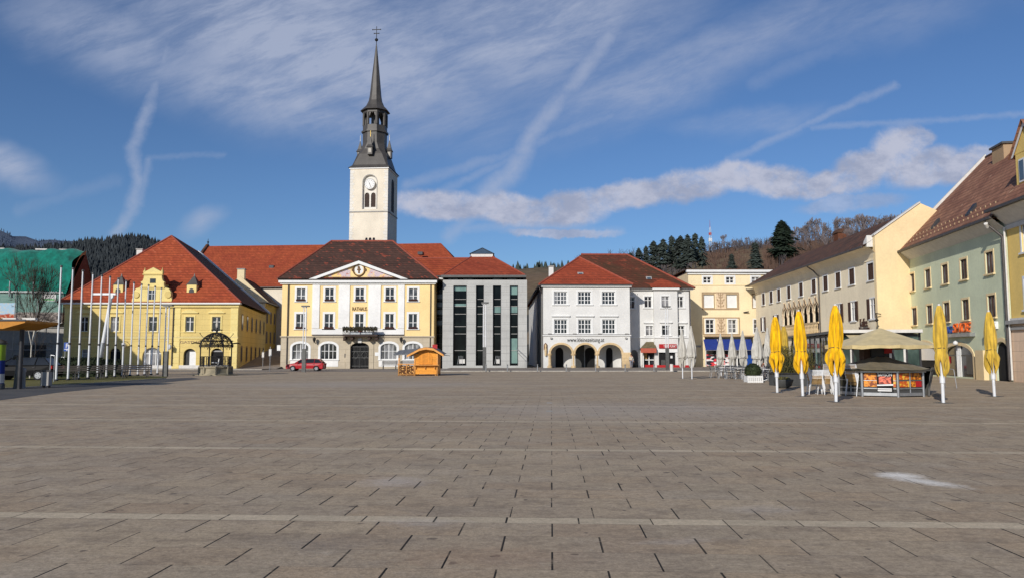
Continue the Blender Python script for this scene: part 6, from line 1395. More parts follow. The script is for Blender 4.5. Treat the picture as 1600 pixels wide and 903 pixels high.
# ================================================================ chairs and tables
def chair(name, label, frame, seatm, group, arm=True):
    root = empty(name, (0, 0, 0), 0, label, 'chair', group); w = .24
    s = MB(seatm); s.box(-w, w, -.22, .22, .43, .455); s.build('seat', root)
    s = MB(seatm)
    for q in (.56, .67, .78): y_ = .22+(q-.5)*.25; s.box(-w, w, y_, y_+.02, q, q+.06)
    s.build('backrest', root)
    for x in (-w-.02, w+.02):
        for y0, y1 in ((-.22, -.3), (.2, .3)): l = MB(frame); l.tube((x, y0, .44), (x*1.08, y1, 0), .016, n=6); l.build('leg', root)
        if arm: l = MB(frame); l.path([(x, -.22, .44), (x, -.24, .66), (x, .27, .67), (x, .21, .45)], .015, 6); l.build('armrest', root)
    l = MB(frame); l.path([(-w-.02, .2, .44), (-w-.02, .32, .87), (w+.02, .32, .87), (w+.02, .2, .44)], .014, 6); l.build('back_frame', root); return root
cp_ = chair('bistro_chair', '', 'pole_white', 'wicker', 'stacked terrace chairs')
first = True
stacks = [(1276, 616, 7, 'leftmost stack under the second yellow parasol'), (1290, 615.5, 7, 'second stack from the left, beside the leftmost one'), (1304, 611, 7, 'stack hidden partly by the largest yellow parasol'), (1318, 616, 8, 'stack directly right of the largest yellow parasol pole'), (1331, 614, 8, 'second stack from the right near the kiosk'), (1341, 618, 8, 'rightmost stack beside the kiosk')]
for si, (px, py, n, wh) in enumerate(stacks):
    g_ = G(px, py)
    for k in range(n):
        o = place(cp_, first, (g_.x+.01*math.sin(k*3), g_.y-.012*k+.1, k*.052), R((78, 255, 100, 68, 250, 110)[si]), 'wicker chair in the '+wh, 'stacked terrace chairs'); first = False
cc = chair('cafe_chair', '', 'steel', 'chair_dark', 'dark chairs at the cafe tables', arm=True)
def table(label):
    root = empty('cafe_table', (0, 0, 0), 0, label, 'table', 'cafe tables'); s = MB('offwhite_trim'); s.lathe([(.36, .71), (.38, .72), (.38, .745), (.36, .75)], n=20); s.build('tabletop', root)
    s = MB('steel'); s.tube((0, 0, .02), (0, 0, .71), .03); [s.tube((0, 0, .12), (.28*math.cos(a), .28*math.sin(a), 0.01), .02, n=5) for a in (0.4, 1.97, 3.54, 5.1)]; s.build('base', root); return root
tb = table('')
tabs = [(1132, 590), (1146, 591), (1158, 592), (1192, 591), (1200, 595), (1209, 590)]
tl = ['leftmost round cafe table on the square', 'second round cafe table from the left', 'round cafe table just left of the clipped bush', 'round cafe table just right of the clipped bush', 'round cafe table nearest the leftmost yellow parasol', 'round cafe table behind the leftmost yellow parasol']
f1 = f2_ = True
for i, (px, py) in enumerate(tabs):
    g_ = G(px, py); place(tb, f1, (g_.x, g_.y, 0), i, tl[i]); f1 = False
    for j, (dx, dy, rz) in enumerate(((-.72, -.05, 90), (.72, .1, -90), (-.1, .75, 0), (.12, -.72, 180))):
        if (i, j) in ((2, 1), (4, 2)): continue
        place(cc, f2_, (g_.x+dx, g_.y+dy, 0), R(rz+random.uniform(-14, 14)), 'dark chair '+('left of the ', 'right of the ', 'behind the ', 'in front of the ')[j]+tl[i], 'dark chairs at the cafe tables'); f2_ = False
# ================================================================ well
def well():
    g_ = G(338, 586.5); y = g_.y+1.45; root = empty('iron_well', (at(337, 575, y).x, y, 0), 0, 'old stone well under a wrought iron dome in front of the yellow house', 'well')
    k = 1.0/ (FPX/y); Rb = 25*k; Zp = lambda py: at(338, py, y).z
    s = MB('well_stone'); z1 = Zp(571.5); s.lathe([(Rb*1.02, 0), (Rb*1.02, .12), (Rb*.95, .2), (Rb*.93, z1-.2), (Rb*1.0, z1-.1), (Rb*1.0, z1)], n=8, smooth=False, phase=PI/8)
    s.lathe([(Rb*1.35, .0), (Rb*1.35, .06)], n=8, smooth=False, phase=PI/8)
    for i in range(8): a = PI/8+i*PI/4; s.tube((Rb*.96*math.cos(a), Rb*.96*math.sin(a), .05), (Rb*.96*math.cos(a), Rb*.96*math.sin(a), z1-.05), .09, n=6)
    s.build('basin', root)
    c = MB('iron'); zr = Zp(556.5); zd = Zp(541); zt = Zp(520); 
    for z in (z1+.08, zr): c.path([(Rb*.9*math.cos(PI/8+i*PI/4), Rb*.9*math.sin(PI/8+i*PI/4), z) for i in range(9)], .025, 5)
    for i in range(8):
        a = PI/8+i*PI/4; b_ = a+PI/4; P = Vector((Rb*.9*math.cos(a), Rb*.9*math.sin(a), 0)); Q = Vector((Rb*.9*math.cos(b_), Rb*.9*math.sin(b_), 0))
        for q in range(1, 7): p = P.lerp(Q, q/7); c.tube((p.x, p.y, z1), (p.x, p.y, zr), .018, n=4)
        for q in (.25, .75):
            p = P.lerp(Q, q); d = (Q-P).normalized(); c.path([tuple(p+d*.13*math.cos(t)+Vector((0, 0, (z1+zr)/2+.22*math.sin(t)))) for t in [w*PI/5 for w in range(11)]], .012, 4)
    c.build('railing', root)
    R0 = Rb*.86
    for i in range(4):
        c = MB('iron')
        a = PI/4+i*PI/2; ca, sa = math.cos(a), math.sin(a); c.tube((R0*ca*1.15, R0*sa*1.15, z1), (R0*ca*1.15, R0*sa*1.15, zd), .05, n=6); c.build('column', root)
    c = MB('iron'); Rd = R0*1.15
    for z, r in ((zd, Rd), (zd+.12, Rd), (zd+.45, Rd*.97)): c.path([(r*math.cos(i*PI/8), r*math.sin(i*PI/8), z) for i in range(17)], .045, 5)
    for i in range(8):
        a = PI/4*i; c.path([(Rd*math.cos(t*PI/2/8)*math.cos(a), Rd*math.cos(t*PI/2/8)*math.sin(a), zd+(zt-zd)*math.sin(t*PI/2/8)) for t in range(9)], .05, 5)
    rr = random.Random(3)
    for k in range(300):   # scroll work
        t = rr.uniform(.02, 1.15); a = rr.uniform(0, 2*PI); r = Rd*math.cos(t)*.99; z = zd+(zt-zd)*math.sin(t); s_ = rr.uniform(.05, .13)
        ex = Vector((-math.sin(a), math.cos(a), 0)); ey = Vector((-math.sin(t)*math.cos(a)*Rd/(zt-zd), -math.sin(t)*math.sin(a), math.cos(t))).normalized(); p = Vector((r*math.cos(a), r*math.sin(a), z))
        c.path([tuple(p+ex*s_*math.cos(w)*(1-w/9)+ey*s_*math.sin(w)*(1-w/9)) for w in [q*.8 for q in range(8)]], .02, 3)
    for k in range(40):
        a = rr.uniform(0, 2*PI); c.path([(Rd*math.cos(a), Rd*math.sin(a), zd), ((Rd-.05)*math.cos(a+.1), (Rd-.05)*math.sin(a+.1), zd-.2*rr.random()-.05)], .014, 3)
    for i in range(4):   # dragon head spouts
        a = PI/4+i*PI/2-.2; ca, sa = math.cos(a), math.sin(a); c.path([(Rd*ca, Rd*sa, zd+.25), ((Rd+.35)*ca, (Rd+.35)*sa, zd+.3), ((Rd+.6)*ca, (Rd+.6)*sa, zd+.22)], [.05, .06, .03], 5)
        c.path([(Rd*.8*ca, Rd*.8*sa, zd+.7), ((Rd*.8+.25)*ca, (Rd*.8+.25)*sa, zd+1.0)], .02, 4); c.lathe([(.01, zd+.98), (.05, zd+1.03), (.01, zd+1.08)], ((Rd*.8+.25)*ca, (Rd*.8+.25)*sa), 5)
    c.build('iron_dome', root)
    c = MB('iron'); c.tube((0, 0, zt), (0, 0, zt+.45), .09, .05); 
    for i in range(6): a = i*PI/3; c.path([(0, 0, zt+.1), (.25*math.cos(a), .25*math.sin(a), zt+.3), (.4*math.cos(a), .4*math.sin(a), zt+.22)], .02, 4); c.lathe([(.01, zt+.2), (.05, zt+.25), (.01, zt+.3)], (.42*math.cos(a), .42*math.sin(a)), 5)
    c.use('bark_pale'); c.lathe([(.09, zt+.45), (.12, zt+.7), (.07, zt+.85), (.11, zt+1.0), (.05, zt+1.08), (.07, zt+1.16), (.02, zt+1.24)], n=8); c.build('finial_figure', root)
    c = MB('white_paint'); c.box(-.3, .3, -.15, -.1, z1+.25, z1+.32); c.tube((.2, -.1, z1+.1), (.3, -.1, z1+.6), .05, n=6); c.build('pump', root)
well()
# ================================================================ hut
def hut():
    g_ = G(666, 586.5); s_ = FPX/g_.y; w = 37/s_; h0 = at(666, 553, g_.y).z; ht = at(665, 543.5, g_.y).z
    root = empty('wooden_stall', (at(665.5, 575, g_.y).x, g_.y, 0), 0, 'honey coloured wooden market hut with closed hatch and low arched gable', 'market hut')
    b = MB('hut_wood'); D_ = 2.3; b.prism([(-w/2, .12), (w/2, .12), (w/2, h0), (w/4, h0+.3), (0, ht-.1), (-w/4, h0+.3), (-w/2, h0)], 0, D_); b.build('wall', root)
    sh = MB('hut_wood_v'); zc = h0*.53; sh.prism([(-w*.29, zc), (w*.25, zc), (w*.25, h0*.95), (w*.15, h0+.12), (-.02, h0+.2), (-w*.18, h0+.12), (-w*.29, h0*.95)], -.05, -.002); sh.build('hatch', root)
    c = MB('hut_trim'); c.box(-w/2+.02, w/2+.1, -.32, .0, zc-.08, zc-.02); 
    for x in (-w*.42, -.05, w*.38): c.prism([(x-.03, zc-.08), (x+.03, zc-.08), (x+.03, zc-.35), (x-.03, zc-.35)], -.12, -.003)
    for x in (-w/2, w/2-.1): c.box(x, x+.1, -.03, -.001, 0, h0)
    c.box(-w/2, -w/2+.12, .0, .12, -.0, .12); c.box(w/2-.22, w/2-.1, -.1, .12, -.0, .14); c.box(w/2-.12, w/2, D_-.12, D_, 0, .12); c.box(-w/2, -w/2+.12, D_-.12, D_, 0, .12); c.build('ledge', root)
    r = MB('hut_trim'); pts = [(-w/2-.5, h0-.1), (-w/4, h0+.4), (-.05, ht+.02), (.1, ht+.02), (w/3, h0+.42), (w/2+.48, h0-.05)]
    for (xa, za), (xb, zb) in zip(pts, pts[1:]): r.add([(q_, y, z) for y in (-.5, -.42) for q_, z in ((xa, za-.13), (xb, zb-.13), (xb, zb+.04), (xa, za+.04))], [(0, 1, 2, 3), (7, 6, 5, 4), (0, 4, 5, 1), (3, 2, 6, 7)])
    r.use('grey_board')
    for (xa, za), (xb, zb) in zip(pts, pts[1:]): r.add([(x, y, z) for x, z in ((xa, za), (xb, zb)) for y, o in ((-.52, .05), (D_+.3, .05)) for z in (z+o,)], [(0, 2, 3, 1)]); r.add([(x, y, z) for x, z in ((xa, za), (xb, zb)) for y, o in ((-.42, -.03), (D_+.3, -.03)) for z in (z+o,)], [(0, 1, 3, 2)])
    r.use('dark_metal'); r.tube((w/2+.35, -.4, h0-.02), (w/2+.95, -.2, h0-.12), .025, n=4)
    r.build('roof', root); c = MB('paint_red'); c.box(w*.22, w*.42, .8, 1.1, h0+.1, at(675, 537.5, g_.y).z); c.build('chimney', root)
    # log store annex
    r2 = empty('log_store', (at(634.5, 575, g_.y).x, g_.y+.2, 0), 0, 'low wooden log crib with small grey board roof attached left of the hut', 'wood store'); aw = 26/s_; hz = at(634, 569, g_.y).z
    c = MB('firewood'); c.box(-aw/2+.05, aw/2-.05, .02, 1.2, .08, hz-.1); c.build('stacked_logs', r2)
    c = MB('hut_trim')
    for x in (-aw/2, -.04, aw/2-.08): c.box(x, x+.09, -.04, .05, 0, hz); c.box(x, x+.09, 1.18, 1.27, 0, hz)
    c.box(-aw/2, aw/2, -.035, .04, .04, .12); c.box(-aw/2-.05, aw/2+.05, -.07, 1.3, hz-.02, hz+.06)
    for x, zz in ((-aw/2+.0, at(622, 554, g_.y).z), (aw/2-.02, h0-.05)): c.box(x, x+.08, .1, .18, hz+.06, zz)
    c.build('frame', r2)
    c = MB('grey_board'); za, zb = at(622, 552.5, g_.y).z, at(640, 549, g_.y).z; c.add([(-aw/2-.35, -.3, za-.05), (aw/2+.3, -.3, zb-.1), (aw/2+.3, 1.3, zb+.3), (-aw/2-.1, 1.3, za+.3), (-aw/2-.35, -.3, za-.12), (aw/2+.3, -.3, zb-.17), (aw/2+.3, 1.3, zb+.23), (-aw/2-.1, 1.3, za+.23)], [(0, 1, 2, 3), (7, 6, 5, 4), (0, 4, 5, 1), (1, 5, 6, 2), (3, 7, 4, 0)]); c.build('roof', r2)
hut()
# ================================================================ cars
def car(name, label, paint, L, H, W, est=True):
    root = empty(name, (0, 0, 0), 0, label, 'car'); k = L/4.3; hz = H/1.45
    prof = [(-2.13, .32), (-2.15, .55), (-2.1, .74), (-1.9, .82), (-1.15, .95), (-.95, .97), (1.75, .98), (2.05, .93), (2.12, .7), (2.12, .4), (2.05, .27), (1.75, .22)]
    def wheelarch(cx): return [(cx+.36*math.cos(a), .3+.36*math.sin(a)) for a in [PI*q/8 for q in range(9)]]
    low = [(2.05, .25)]+wheelarch(1.33)+wheelarch(-1.33)+[(-2.1, .25)]
    poly = [(x*k, z*hz) for x, z in prof[:10][::1]]+[(x*k, z*hz) for x, z in low]
    hw = W/2; b = MB(paint); n = len(poly)
    rings = [(-hw+.1, 1.0, .06), (-hw, .995, .0), (hw, .995, .0), (hw-.1, 1.0, .06)]
    vs = [];  cz = .55*hz
    for y, s, ins in ((-hw+.09, 1, 0), (-hw, .97, 0), (hw, .97, 0), (hw-.09, 1, 0)): vs += [(x*(s if abs(x) > 1.7*k else 1), y if z < .8*hz else y*.94, cz+(z-cz)*(s if z > cz else 1)) for x, z in poly]
    b.add(vs, [((i+1) % n+r*n, i+r*n, i+(r+1)*n, (i+1) % n+(r+1)*n) for r in range(3) for i in range(n)]); b.add(vs[n:2*n], [list(range(n))]); b.add(vs[2*n:3*n], [list(range(n))[::-1]]); b.add(vs[:n], [list(range(n))])
    cab = [(-1.12, .95), (-.45, 1.4), (-.2, 1.44), (1.0, 1.45), (1.55, 1.40), (2.0, .97)] if est else [(-1.1, .95), (-.4, 1.4), (.9, 1.42), (1.75, .97)]
    def cabin(m_, ins, sc):
        P = [(x*k, z*hz) for x, z in cab]; q = len(P); vv = [(x, s*(hw-.1-(z/hz-.95)*.42)*sc, z) for s in (-1, 1) for x, z in P]; m_.add(vv, [list(range(q)), list(range(2*q-1, q-1, -1))]+[(i, q+i, q+(i+1), i+1) for i in range(q-1)])
    b.build('body', root); g2 = MB('glass_car'); cabin(g2, 0, 1); g2.build('glasshouse', root)
    rf = MB(paint); P = [(x*k, z*hz) for x, z in cab]; y_ = lambda z: hw-.1-(z/hz-.95)*.42+.006
    for i in range(1, len(P)-2): (xa, za), (xb, zb) = P[i], P[i+1]; rf.add([(xa, -y_(za), za-.05), (xa, -y_(za), za+.006), (xa, y_(za), za+.006), (xa, y_(za), za-.05), (xb, -y_(zb), zb-.05), (xb, -y_(zb), zb+.006), (xb, y_(zb), zb+.006), (xb, y_(zb), zb-.05)], [(0, 1, 5, 4), (1, 2, 6, 5), (2, 3, 7, 6)])
    for s in (-1, 1):
        for xa, za, xb, zb in ((cab[0][0], .95, cab[1][0], 1.4), (cab[-2][0], cab[-2][1], cab[-1][0], .97), (.12, .96, .12, 1.43), (1.05, .96, 1.1, 1.44)):
            rf.tube((xa*k, s*(y_(za*hz)), za*hz), (xb*k, s*(y_(zb*hz)), zb*hz), .03, n=5)
    rf.build('roof', root)
    for x in (-1.33*k, 1.33*k):
        for s in (-1, 1):
            t = MB('tyre'); R_ = .31*hz; t.tube((x, s*(hw-.2), R_), (x, s*(hw-.01), R_), R_, n=20); o = t.build('wheel', root); rm = MB('steel'); rm.tube((x, s*(hw-.02), R_), (x, s*(hw+.0), R_), R_*.64, n=16)
            rm.use('dark_metal'); [rm.tube((x+.13*math.cos(a), s*(hw+.001), R_+.13*math.sin(a)), (x+.13*math.cos(a), s*(hw+.006), R_+.13*math.sin(a)), .03, n=6) for a in [q*2*PI/5 for q in range(5)]]; rm.build('rim', o)
    for s in (-1, 1):
        l = MB('lamp_clear'); l.box(-2.13*k, -1.9*k, s*(hw-.3)-.13, s*(hw-.3)+.2, .6*hz, .76*hz); l.build('headlight', root)
        l = MB('lamp_red'); l.box(1.95*k, 2.13*k, s*(hw-.16)-.1, s*(hw-.16)+.14, .72*hz, .92*hz); l.build('taillight', root)
        l = MB(paint); l.box(-.85*k, -.68*k, s*(hw+.06)-.08, s*(hw+.06)+.07, .95*hz, 1.07*hz); l.build('wing_mirror', root)
        l = MB('dark_metal'); [l.box(x*k, (x+.16)*k, s*(hw-.005)-.012, s*(hw-.005)+.012, .8*hz, .83*hz) for x in (.0, .95)]; [l.box(x*k, (x+.012)*k, s*(hw-.02)-.004+s*.018, s*(hw-.02)+.004+s*.018, .35*hz, .93*hz) for x in (-.82, .22, 1.08)]; l.build('door_handle', root)
    pl = MB('white_paint'); pl.box(-2.16*k, -2.14*k, -.26, .26, .4*hz, .5*hz); pl.build('number_plate', root); return root
c1 = car('parked_car', 'small red estate car parked in front of the yellow town hall', 'car_red', 58/ (FPX/77.5), 1.22, 1.6); c1.location = (at(478.5, 575, 77.5).x, 77.5, 0); c1.rotation_euler = (0, 0, R(2))
c2 = car('parked_car', 'dark parked car behind the grass strip near the bus shelter', 'car_dark', 4.2, 1.45, 1.75); q = gy(36, 49.5); c2.location = (q.x, 49.5, 0); c2.rotation_euler = (0, 0, R(6))
sn = MB('lamp_clear')
# ================================================================ flagpoles
FP = [(87.5, 95, 417.6), (106, 113.6, 421), (122, 129, 424.4), (137, 146, 428.4), (152, 159, 432), (166, 169.4, 434), (178.7, 182.4, 436.8), (190.8, 196.4, 440), (203, 207, 443), (215, 219, 445.5), (225.6, 228.7, 447), (235.8, 238.6, 449), (245.7, 248.2, 451.7)]
ordn = ['first', 'second', 'third', 'fourth', 'fifth', 'sixth', 'seventh', 'eighth', 'ninth', 'tenth', 'eleventh', 'twelfth', 'thirteenth and last']
fp0 = None
for i, (pb, pt, ty) in enumerate(FP):
    Y = FPX*5.4/(HZ-ty); base = gy(pb, Y); lx = at(pt, ty, Y).x-base.x
    if fp0 is None:
        fp0 = empty('flagpole', (0, 0, 0), 0, '', 'flagpole', 'row of white flagpoles'); s = MB('pole_white'); s.tube((0, 0, 0), (0, 0, 2.3), .065, n=10); s.tube((0, 0, 2.3), (0, 0, 7.0), .055, .045, n=10); s.build('pole', fp0)
        s = MB('dark_metal'); s.tube((0, 0, 2.24), (0, 0, 2.36), .07, n=10); s.build('collar', fp0); s = MB('dark_metal'); s.lathe([(.09, 0), (.13, .02), (.13, .1), (.09, .12)], n=10); s.build('base', fp0); s = MB('grey_metal'); s.lathe([(.06, 7.0), (.09, 7.05), (.06, 7.12), (.01, 7.14)], n=8); s.build('cap', fp0); s = MB('dark_metal'); s.tube((.09, -.03, 1.2), (.09, -.03, 6.8), .008, n=4); s.build('halyard', fp0); o = fp0
    else: o = copy_tree(fp0)
    o.location = base; o.rotation_euler = (0, math.atan2(lx, 7)*.45, i*.3); o['label'] = 'bare white flagpole, '+ordn[i]+' from the left in the row'
# leaning mast with cross arm
g_ = gy(152, 56); root = empty('leaning_mast', g_, 0, 'thick pale mast leaning right with a horizontal arm among the flagpoles', 'mast'); t = at(174, 461, 56); s = MB('steel'); d = Vector((t.x-g_.x, 0, t.z)); s.tube((0, 0, 0), d*.42, .2, .17, 10); s.build('lower_mast', root); s = MB('pole_white'); s.tube(d*.42, d, .14, .12, 10); s.build('mast', root); s = MB('pole_white'); s.box(d.x-1.4, d.x+.35, -.09, .09, d.z, d.z+.14); s.tube((d.x+.02, -.1, d.z-.1), (d.x+.02, .1, d.z-.1), .16, n=8); s.build('arm', root)
# ================================================================ lamp posts
def lamp(label):
    root = empty('street_lamp', (0, 0, 0), 0, label, 'street lamp', 'twin tube street lamps'); s = MB('grey_metal'); s.box(-.17, .17, -.12, .12, 0, 2.5); s.build('lower_box', root)
    s = MB('pole_white'); s.tube((-.12, 0, 2.5), (-.12, 0, 7.0), .05, n=8); s.tube((.12, 0, 2.5), (.12, 0, 7.0), .05, n=8); [s.tube((-.12, 0, z), (.12, 0, z), .02, n=5) for z in (3.6, 4.8, 6.0)]; s.build('post', root)
    s = MB('grey_metal'); s.box(-.32, .4, -.2, .2, 7.0, 7.14); s.use('lamp_clear'); s.box(-.28, .1, -.16, .16, 6.95, 6.998); s.build('lamp_head', root); return root
lp = lamp(''); LPs = [(474.5, 581, 477, 'twin tube street lamp standing behind the red car'), (757, 579.5, 472, 'twin tube street lamp in front of the stone office'), (1043, 578.5, 478, 'twin tube street lamp in front of the red shop sign'), (258, 587.5, 476, 'twin tube street lamp at the right end of the flagpole row')]
for i, (px, py, ty, lab) in enumerate(LPs):
    g_ = G(px, py); h = at(px, ty, g_.y).z; o = place(lp, i == 0, g_, 0, lab); o.scale = (1, 1, h/7.14)
# ================================================================ bollards
bo = empty('bollard', (0, 0, 0), 0, '', 'bollard', 'bollards along the kerb'); s = MB('steel'); s.tube((0, 0, 0), (0, 0, .72), .06, n=10); s.build('post', bo); s = MB('dark_metal'); s.tube((0, 0, .62), (0, 0, .67), .064, n=10); s.lathe([(.1, 0), (.1, .03)], n=10); s.build('collar', bo)
BP = [(759.5, 'next to the street lamp in front of the stone office'), (793, 'in front of the right half of the stone office'), (840, 'in front of the gap between the office and the white house'), (885, 'in front of the left arch of the white house'), (931, 'in front of the middle arch of the white house'), (977, 'in front of the right arch of the white house'), (1022, 'in front of the brown awning')]
for i, (px, lab) in enumerate(BP):
    place(bo, i == 0, gy(px, 73.6), 0, 'slim grey bollard '+lab)
g_ = gy(1049.5, 73); wb = empty('litter_bin', g_, 0, 'slim pale litter bin beside the lamp before the red shop sign', 'bin'); s = MB('offwhite_trim'); s.tube((0, 0, .05), (0, 0, .75), .16, n=12); s.build('drum', wb); s = MB('dark_metal'); s.tube((0, 0, .75), (0, 0, .8), .18, n=12); s.tube((0, 0, 0), (0, 0, .05), .1, n=8); s.build('lid', wb)
# ================================================================ benches
def bench(label, mat='bench_wood'):
    root = empty('park_bench', (0, 0, 0), 0, label, 'bench', 'park benches'); s = MB(mat); [s.box(-.9, .9, y, y+.09, .43, .46) for y in (-.22, -.1, .02, .14)]; s.build('seat', root); s = MB(mat); [s.box(-.9, .9, .24+q*.04, .27+q*.04, .55+q*.13, .64+q*.13) for q in range(3)]; s.build('backrest', root)
    for x in (-.7, .7): l = MB('dark_metal'); l.box(x-.03, x+.03, -.2, -.14, 0, .43); l.box(x-.03, x+.03, .18, .24, 0, .43); l.box(x-.03, x+.03, -.2, .24, .39, .43); l.tube((x, .24, .4), (x, .36, .95), .03, n=5); l.build('leg', root)
    return root
bn = bench(''); BN = [((100, 593.5), 12, 'dark bench between the first and second flagpoles'), ((134, 592.5), 10, 'dark bench between the third and fourth flagpoles'), ((176, 590.5), 8, 'dark bench behind the seventh flagpole'), ((213, 589.5), 8, 'dark bench behind the tenth flagpole'), ((608.5, 576.5), 0, 'bench below the ground floor window right of the town hall gate'), ((637, 576.5), 0, 'bench by the town hall wall behind the log crib')]
for i, (p, r, lab) in enumerate(BN): o = place(bn, i == 0, G(*p), R(r), lab)
# ================================================================ bus shelter and small things at the left edge
Y = 36.5; root = empty('bus_shelter', gy(30, Y), 0, 'shelter with broad ochre yellow canopy on a dark post at the left edge', 'bus shelter'); X0 = root.location.x
xr = at(91, 507, Y+1.4).x-X0; xl = at(-120, 507, Y).x-X0; za, zb = at(40, 501, Y).z, at(40, 514.5, Y).z
plain('canopy_ochre', srgb(190, 126, 30), .6, 0, .2, 2)
s = MB('canopy_ochre'); s.add([(xl, -1.2, zb), (xr-1.0, -1.2, zb), (xr, -1.2, zb+.28), (xr, -1.2, za-.02), (xl, -1.2, za), (xl, 1.4, zb), (xr-1.0, 1.4, zb), (xr, 1.4, zb+.28), (xr, 1.4, za-.02), (xl, 1.4, za)], [(0, 1, 2, 3, 4), (9, 8, 7, 6, 5), (0, 5, 6, 1), (1, 6, 7, 2), (2, 7, 8, 3), (3, 8, 9, 4)]); s.use('dark_metal'); s.box(xl, xr+.05, -1.24, -1.201, za-.06, za+.02); s.use('offwhite_trim'); [s.box(x, x+.6, -1.0, -.8, za+.01, za+.1) for x in (-1.4, -.3, .6)]; s.build('canopy', root)
s = MB('dark_metal'); s.tube((0, 0, 0), (0, 0, zb), .1, n=10); s.build('post', root); s = MB('dark_metal'); s.tube((-4.5, 0, 0), (-4.5, 0, zb), .13, n=10); s.build('post', root)
g_ = gy(-5, 36); root = empty('advertising_column', g_, 0, 'round advertising column with lime and blue posters at the left edge', 'advertising column'); s = MB('grey_metal'); s.lathe([(.32, 0), (.32, .25), (.28, .27)], n=16); s.lathe([(.3, 2.1), (.34, 2.14), (.3, 2.24), (.05, 2.34)], n=16); s.build('base_and_cap', root)
s = MB('awning_blue'); s.lathe([(.28, .27), (.28, 1.4)], n=16); s.use('lime'); s.lathe([(.285, 1.35), (.285, 2.08)], n=16); s.use('offwhite_trim'); s.lathe([(.287, .3), (.287, .72)], n=16); s.build('poster_drum', root)
g_ = G(25, 607); root = empty('spout_post', g_, 0, 'dark post with curled top beside the shelter post', 'post'); s = MB('grey_metal'); s.path([(0, 0, 0), (.05, 0, .8), (.06, 0, 1.3), (-.02, 0, 1.5), (-.16, 0, 1.52), (-.2, 0, 1.38)], [.13, .12, .1, .09, .08, .05], 8); s.build('stem', root)
g_ = G(34, 606.5); root = empty('stone_bollard', g_, 0, 'stubby grey bollard right of the curled post', 'bollard'); s = MB('grey_trim'); s.lathe([(.17, 0), (.15, .1), (.13, .75), (.16, .8), (.14, .95), (.03, 1.0)], n=10); s.build('body', root)
g_ = G(72, 605.5); root = empty('litter_bin', g_, 0, 'square grey litter bin on two legs at the grass edge', 'bin'); s = MB('grey_trim'); s.box(-.19, .19, -.16, .16, .12, .78); s.build('body', root); s = MB('dark_metal'); s.box(-.24, .24, -.2, .2, .8, .85); s.box(-.15, -.1, -.1, .1, 0, .12); s.box(.1, .15, -.1, .1, 0, .12); s.build('lid', root)
g_ = G(80.5, 596.5); root = empty('hoop_stand', g_, 0, 'tall narrow pale steel hoop behind the square bin', 'hoop'); s = MB('steel'); s.path([(-.12, 0, 0), (-.12, 0, 1.6), (.12, 0, 1.55), (.12, 0, 0)], .03, 6); s.build('tube', root)
# parking sign
g_ = gy(103, 66); root = empty('parking_sign', g_, 0, 'blue parking sign on twin thin posts left of the yellow house', 'sign'); [MB('steel').tube((x, .03, 0), (x, .03, at(103, 548, 66).z), .03, n=5).build('post', root) for x in (-.18, .18)]; s = MB('paint_blue'); z0, z1 = at(103, 548, 66).z, at(103, 534.5, 66).z; s.box(-.28, .28, -.02, .02, z0, z1); o = s.build('sign_plate', root); lettering('P', .55, 'white_paint', o, 0, -.025, z0+.27, .01); s = MB('white_paint'); s.box(-.22, .22, -.026, -.021, z0+.14, z0+.19); s.box(-.03, .03, -.026, -.021, z0+.03, z0+.14); s.build('arrow_bar', o)
g_ = gy(97, 62); root = empty('information_board', g_, 0, 'small white round-topped sign low behind the first flagpole', 'sign'); s = MB('grey_metal'); s.tube((0, 0, 0), (0, 0, 1.2), .03, n=5); s.build('post', root); s = MB('white_paint'); z = 1.25; s.prism([(-.2, z-.3), (.2, z-.3), (.22, z), (.1, z+.2), (-.1, z+.2), (-.22, z)], -.03, .0); s.build('plate', root)
# sign posts at the alley
for px, py, ty, lab in ((410.5, 575.5, 547, 'short post with pale narrow box at the alley mouth, left one'), (421.5, 580, 541, 'thin post with small plate at the alley mouth, right one')):
    g_ = G(px, py); root = empty('sign_post', g_, 0, lab, 'sign post'); h = at(px, ty, g_.y).z; s = MB('steel'); s.tube((0, 0, 0), (0, 0, h), .04, n=6); s.build('post', root); s = MB('offwhite_trim'); s.box(-.12, .12, -.06, .06, h*.62, h*.9); s.build('plate', root)
# hedge, young tree
g_ = gy(92, 55); s = MB('leaf_hedge'); W_ = 5.6; s.box(-W_/2, W_/2, -.4, .4, 0, 1.22)
leaves(s, 3600, lambda r: ((r.uniform(-W_/2-.05, W_/2+.05), r.choice((-.45, .45))*r.uniform(.85, 1.1), r.uniform(0, 1.35)) if r.random() < .6 else (r.uniform(-W_/2, W_/2), r.uniform(-.4, .4), 1.24+r.uniform(-.05, .18))), .07, rng); h1 = s.build('hedge', None, (g_.x, g_.y, 0), R(12)); tag(h1, 'long dark clipped hedge behind the left benches, nearer the shelter', 'hedge', 'dark hedges')
h2 = h1.copy(); COL.objects.link(h2); g_ = gy(150, 60); h2.location = (g_.x, g_.y, 0); h2['label'] = 'dark clipped hedge behind the flagpoles, farther right'; h2.scale = (.62, 1, .9)
g_ = gy(46.5, 53); yt = bare_tree('young_tree', 'slim leafless young street tree with pale trunk and round twiggy head', 'bark_pale', 7.0, 31, spread=.5, depth=6, r0=.1, forks=3, start=.36, twig='bark', tw=.012); yt.location = g_; yt.scale = (.58, .58, 1.0)
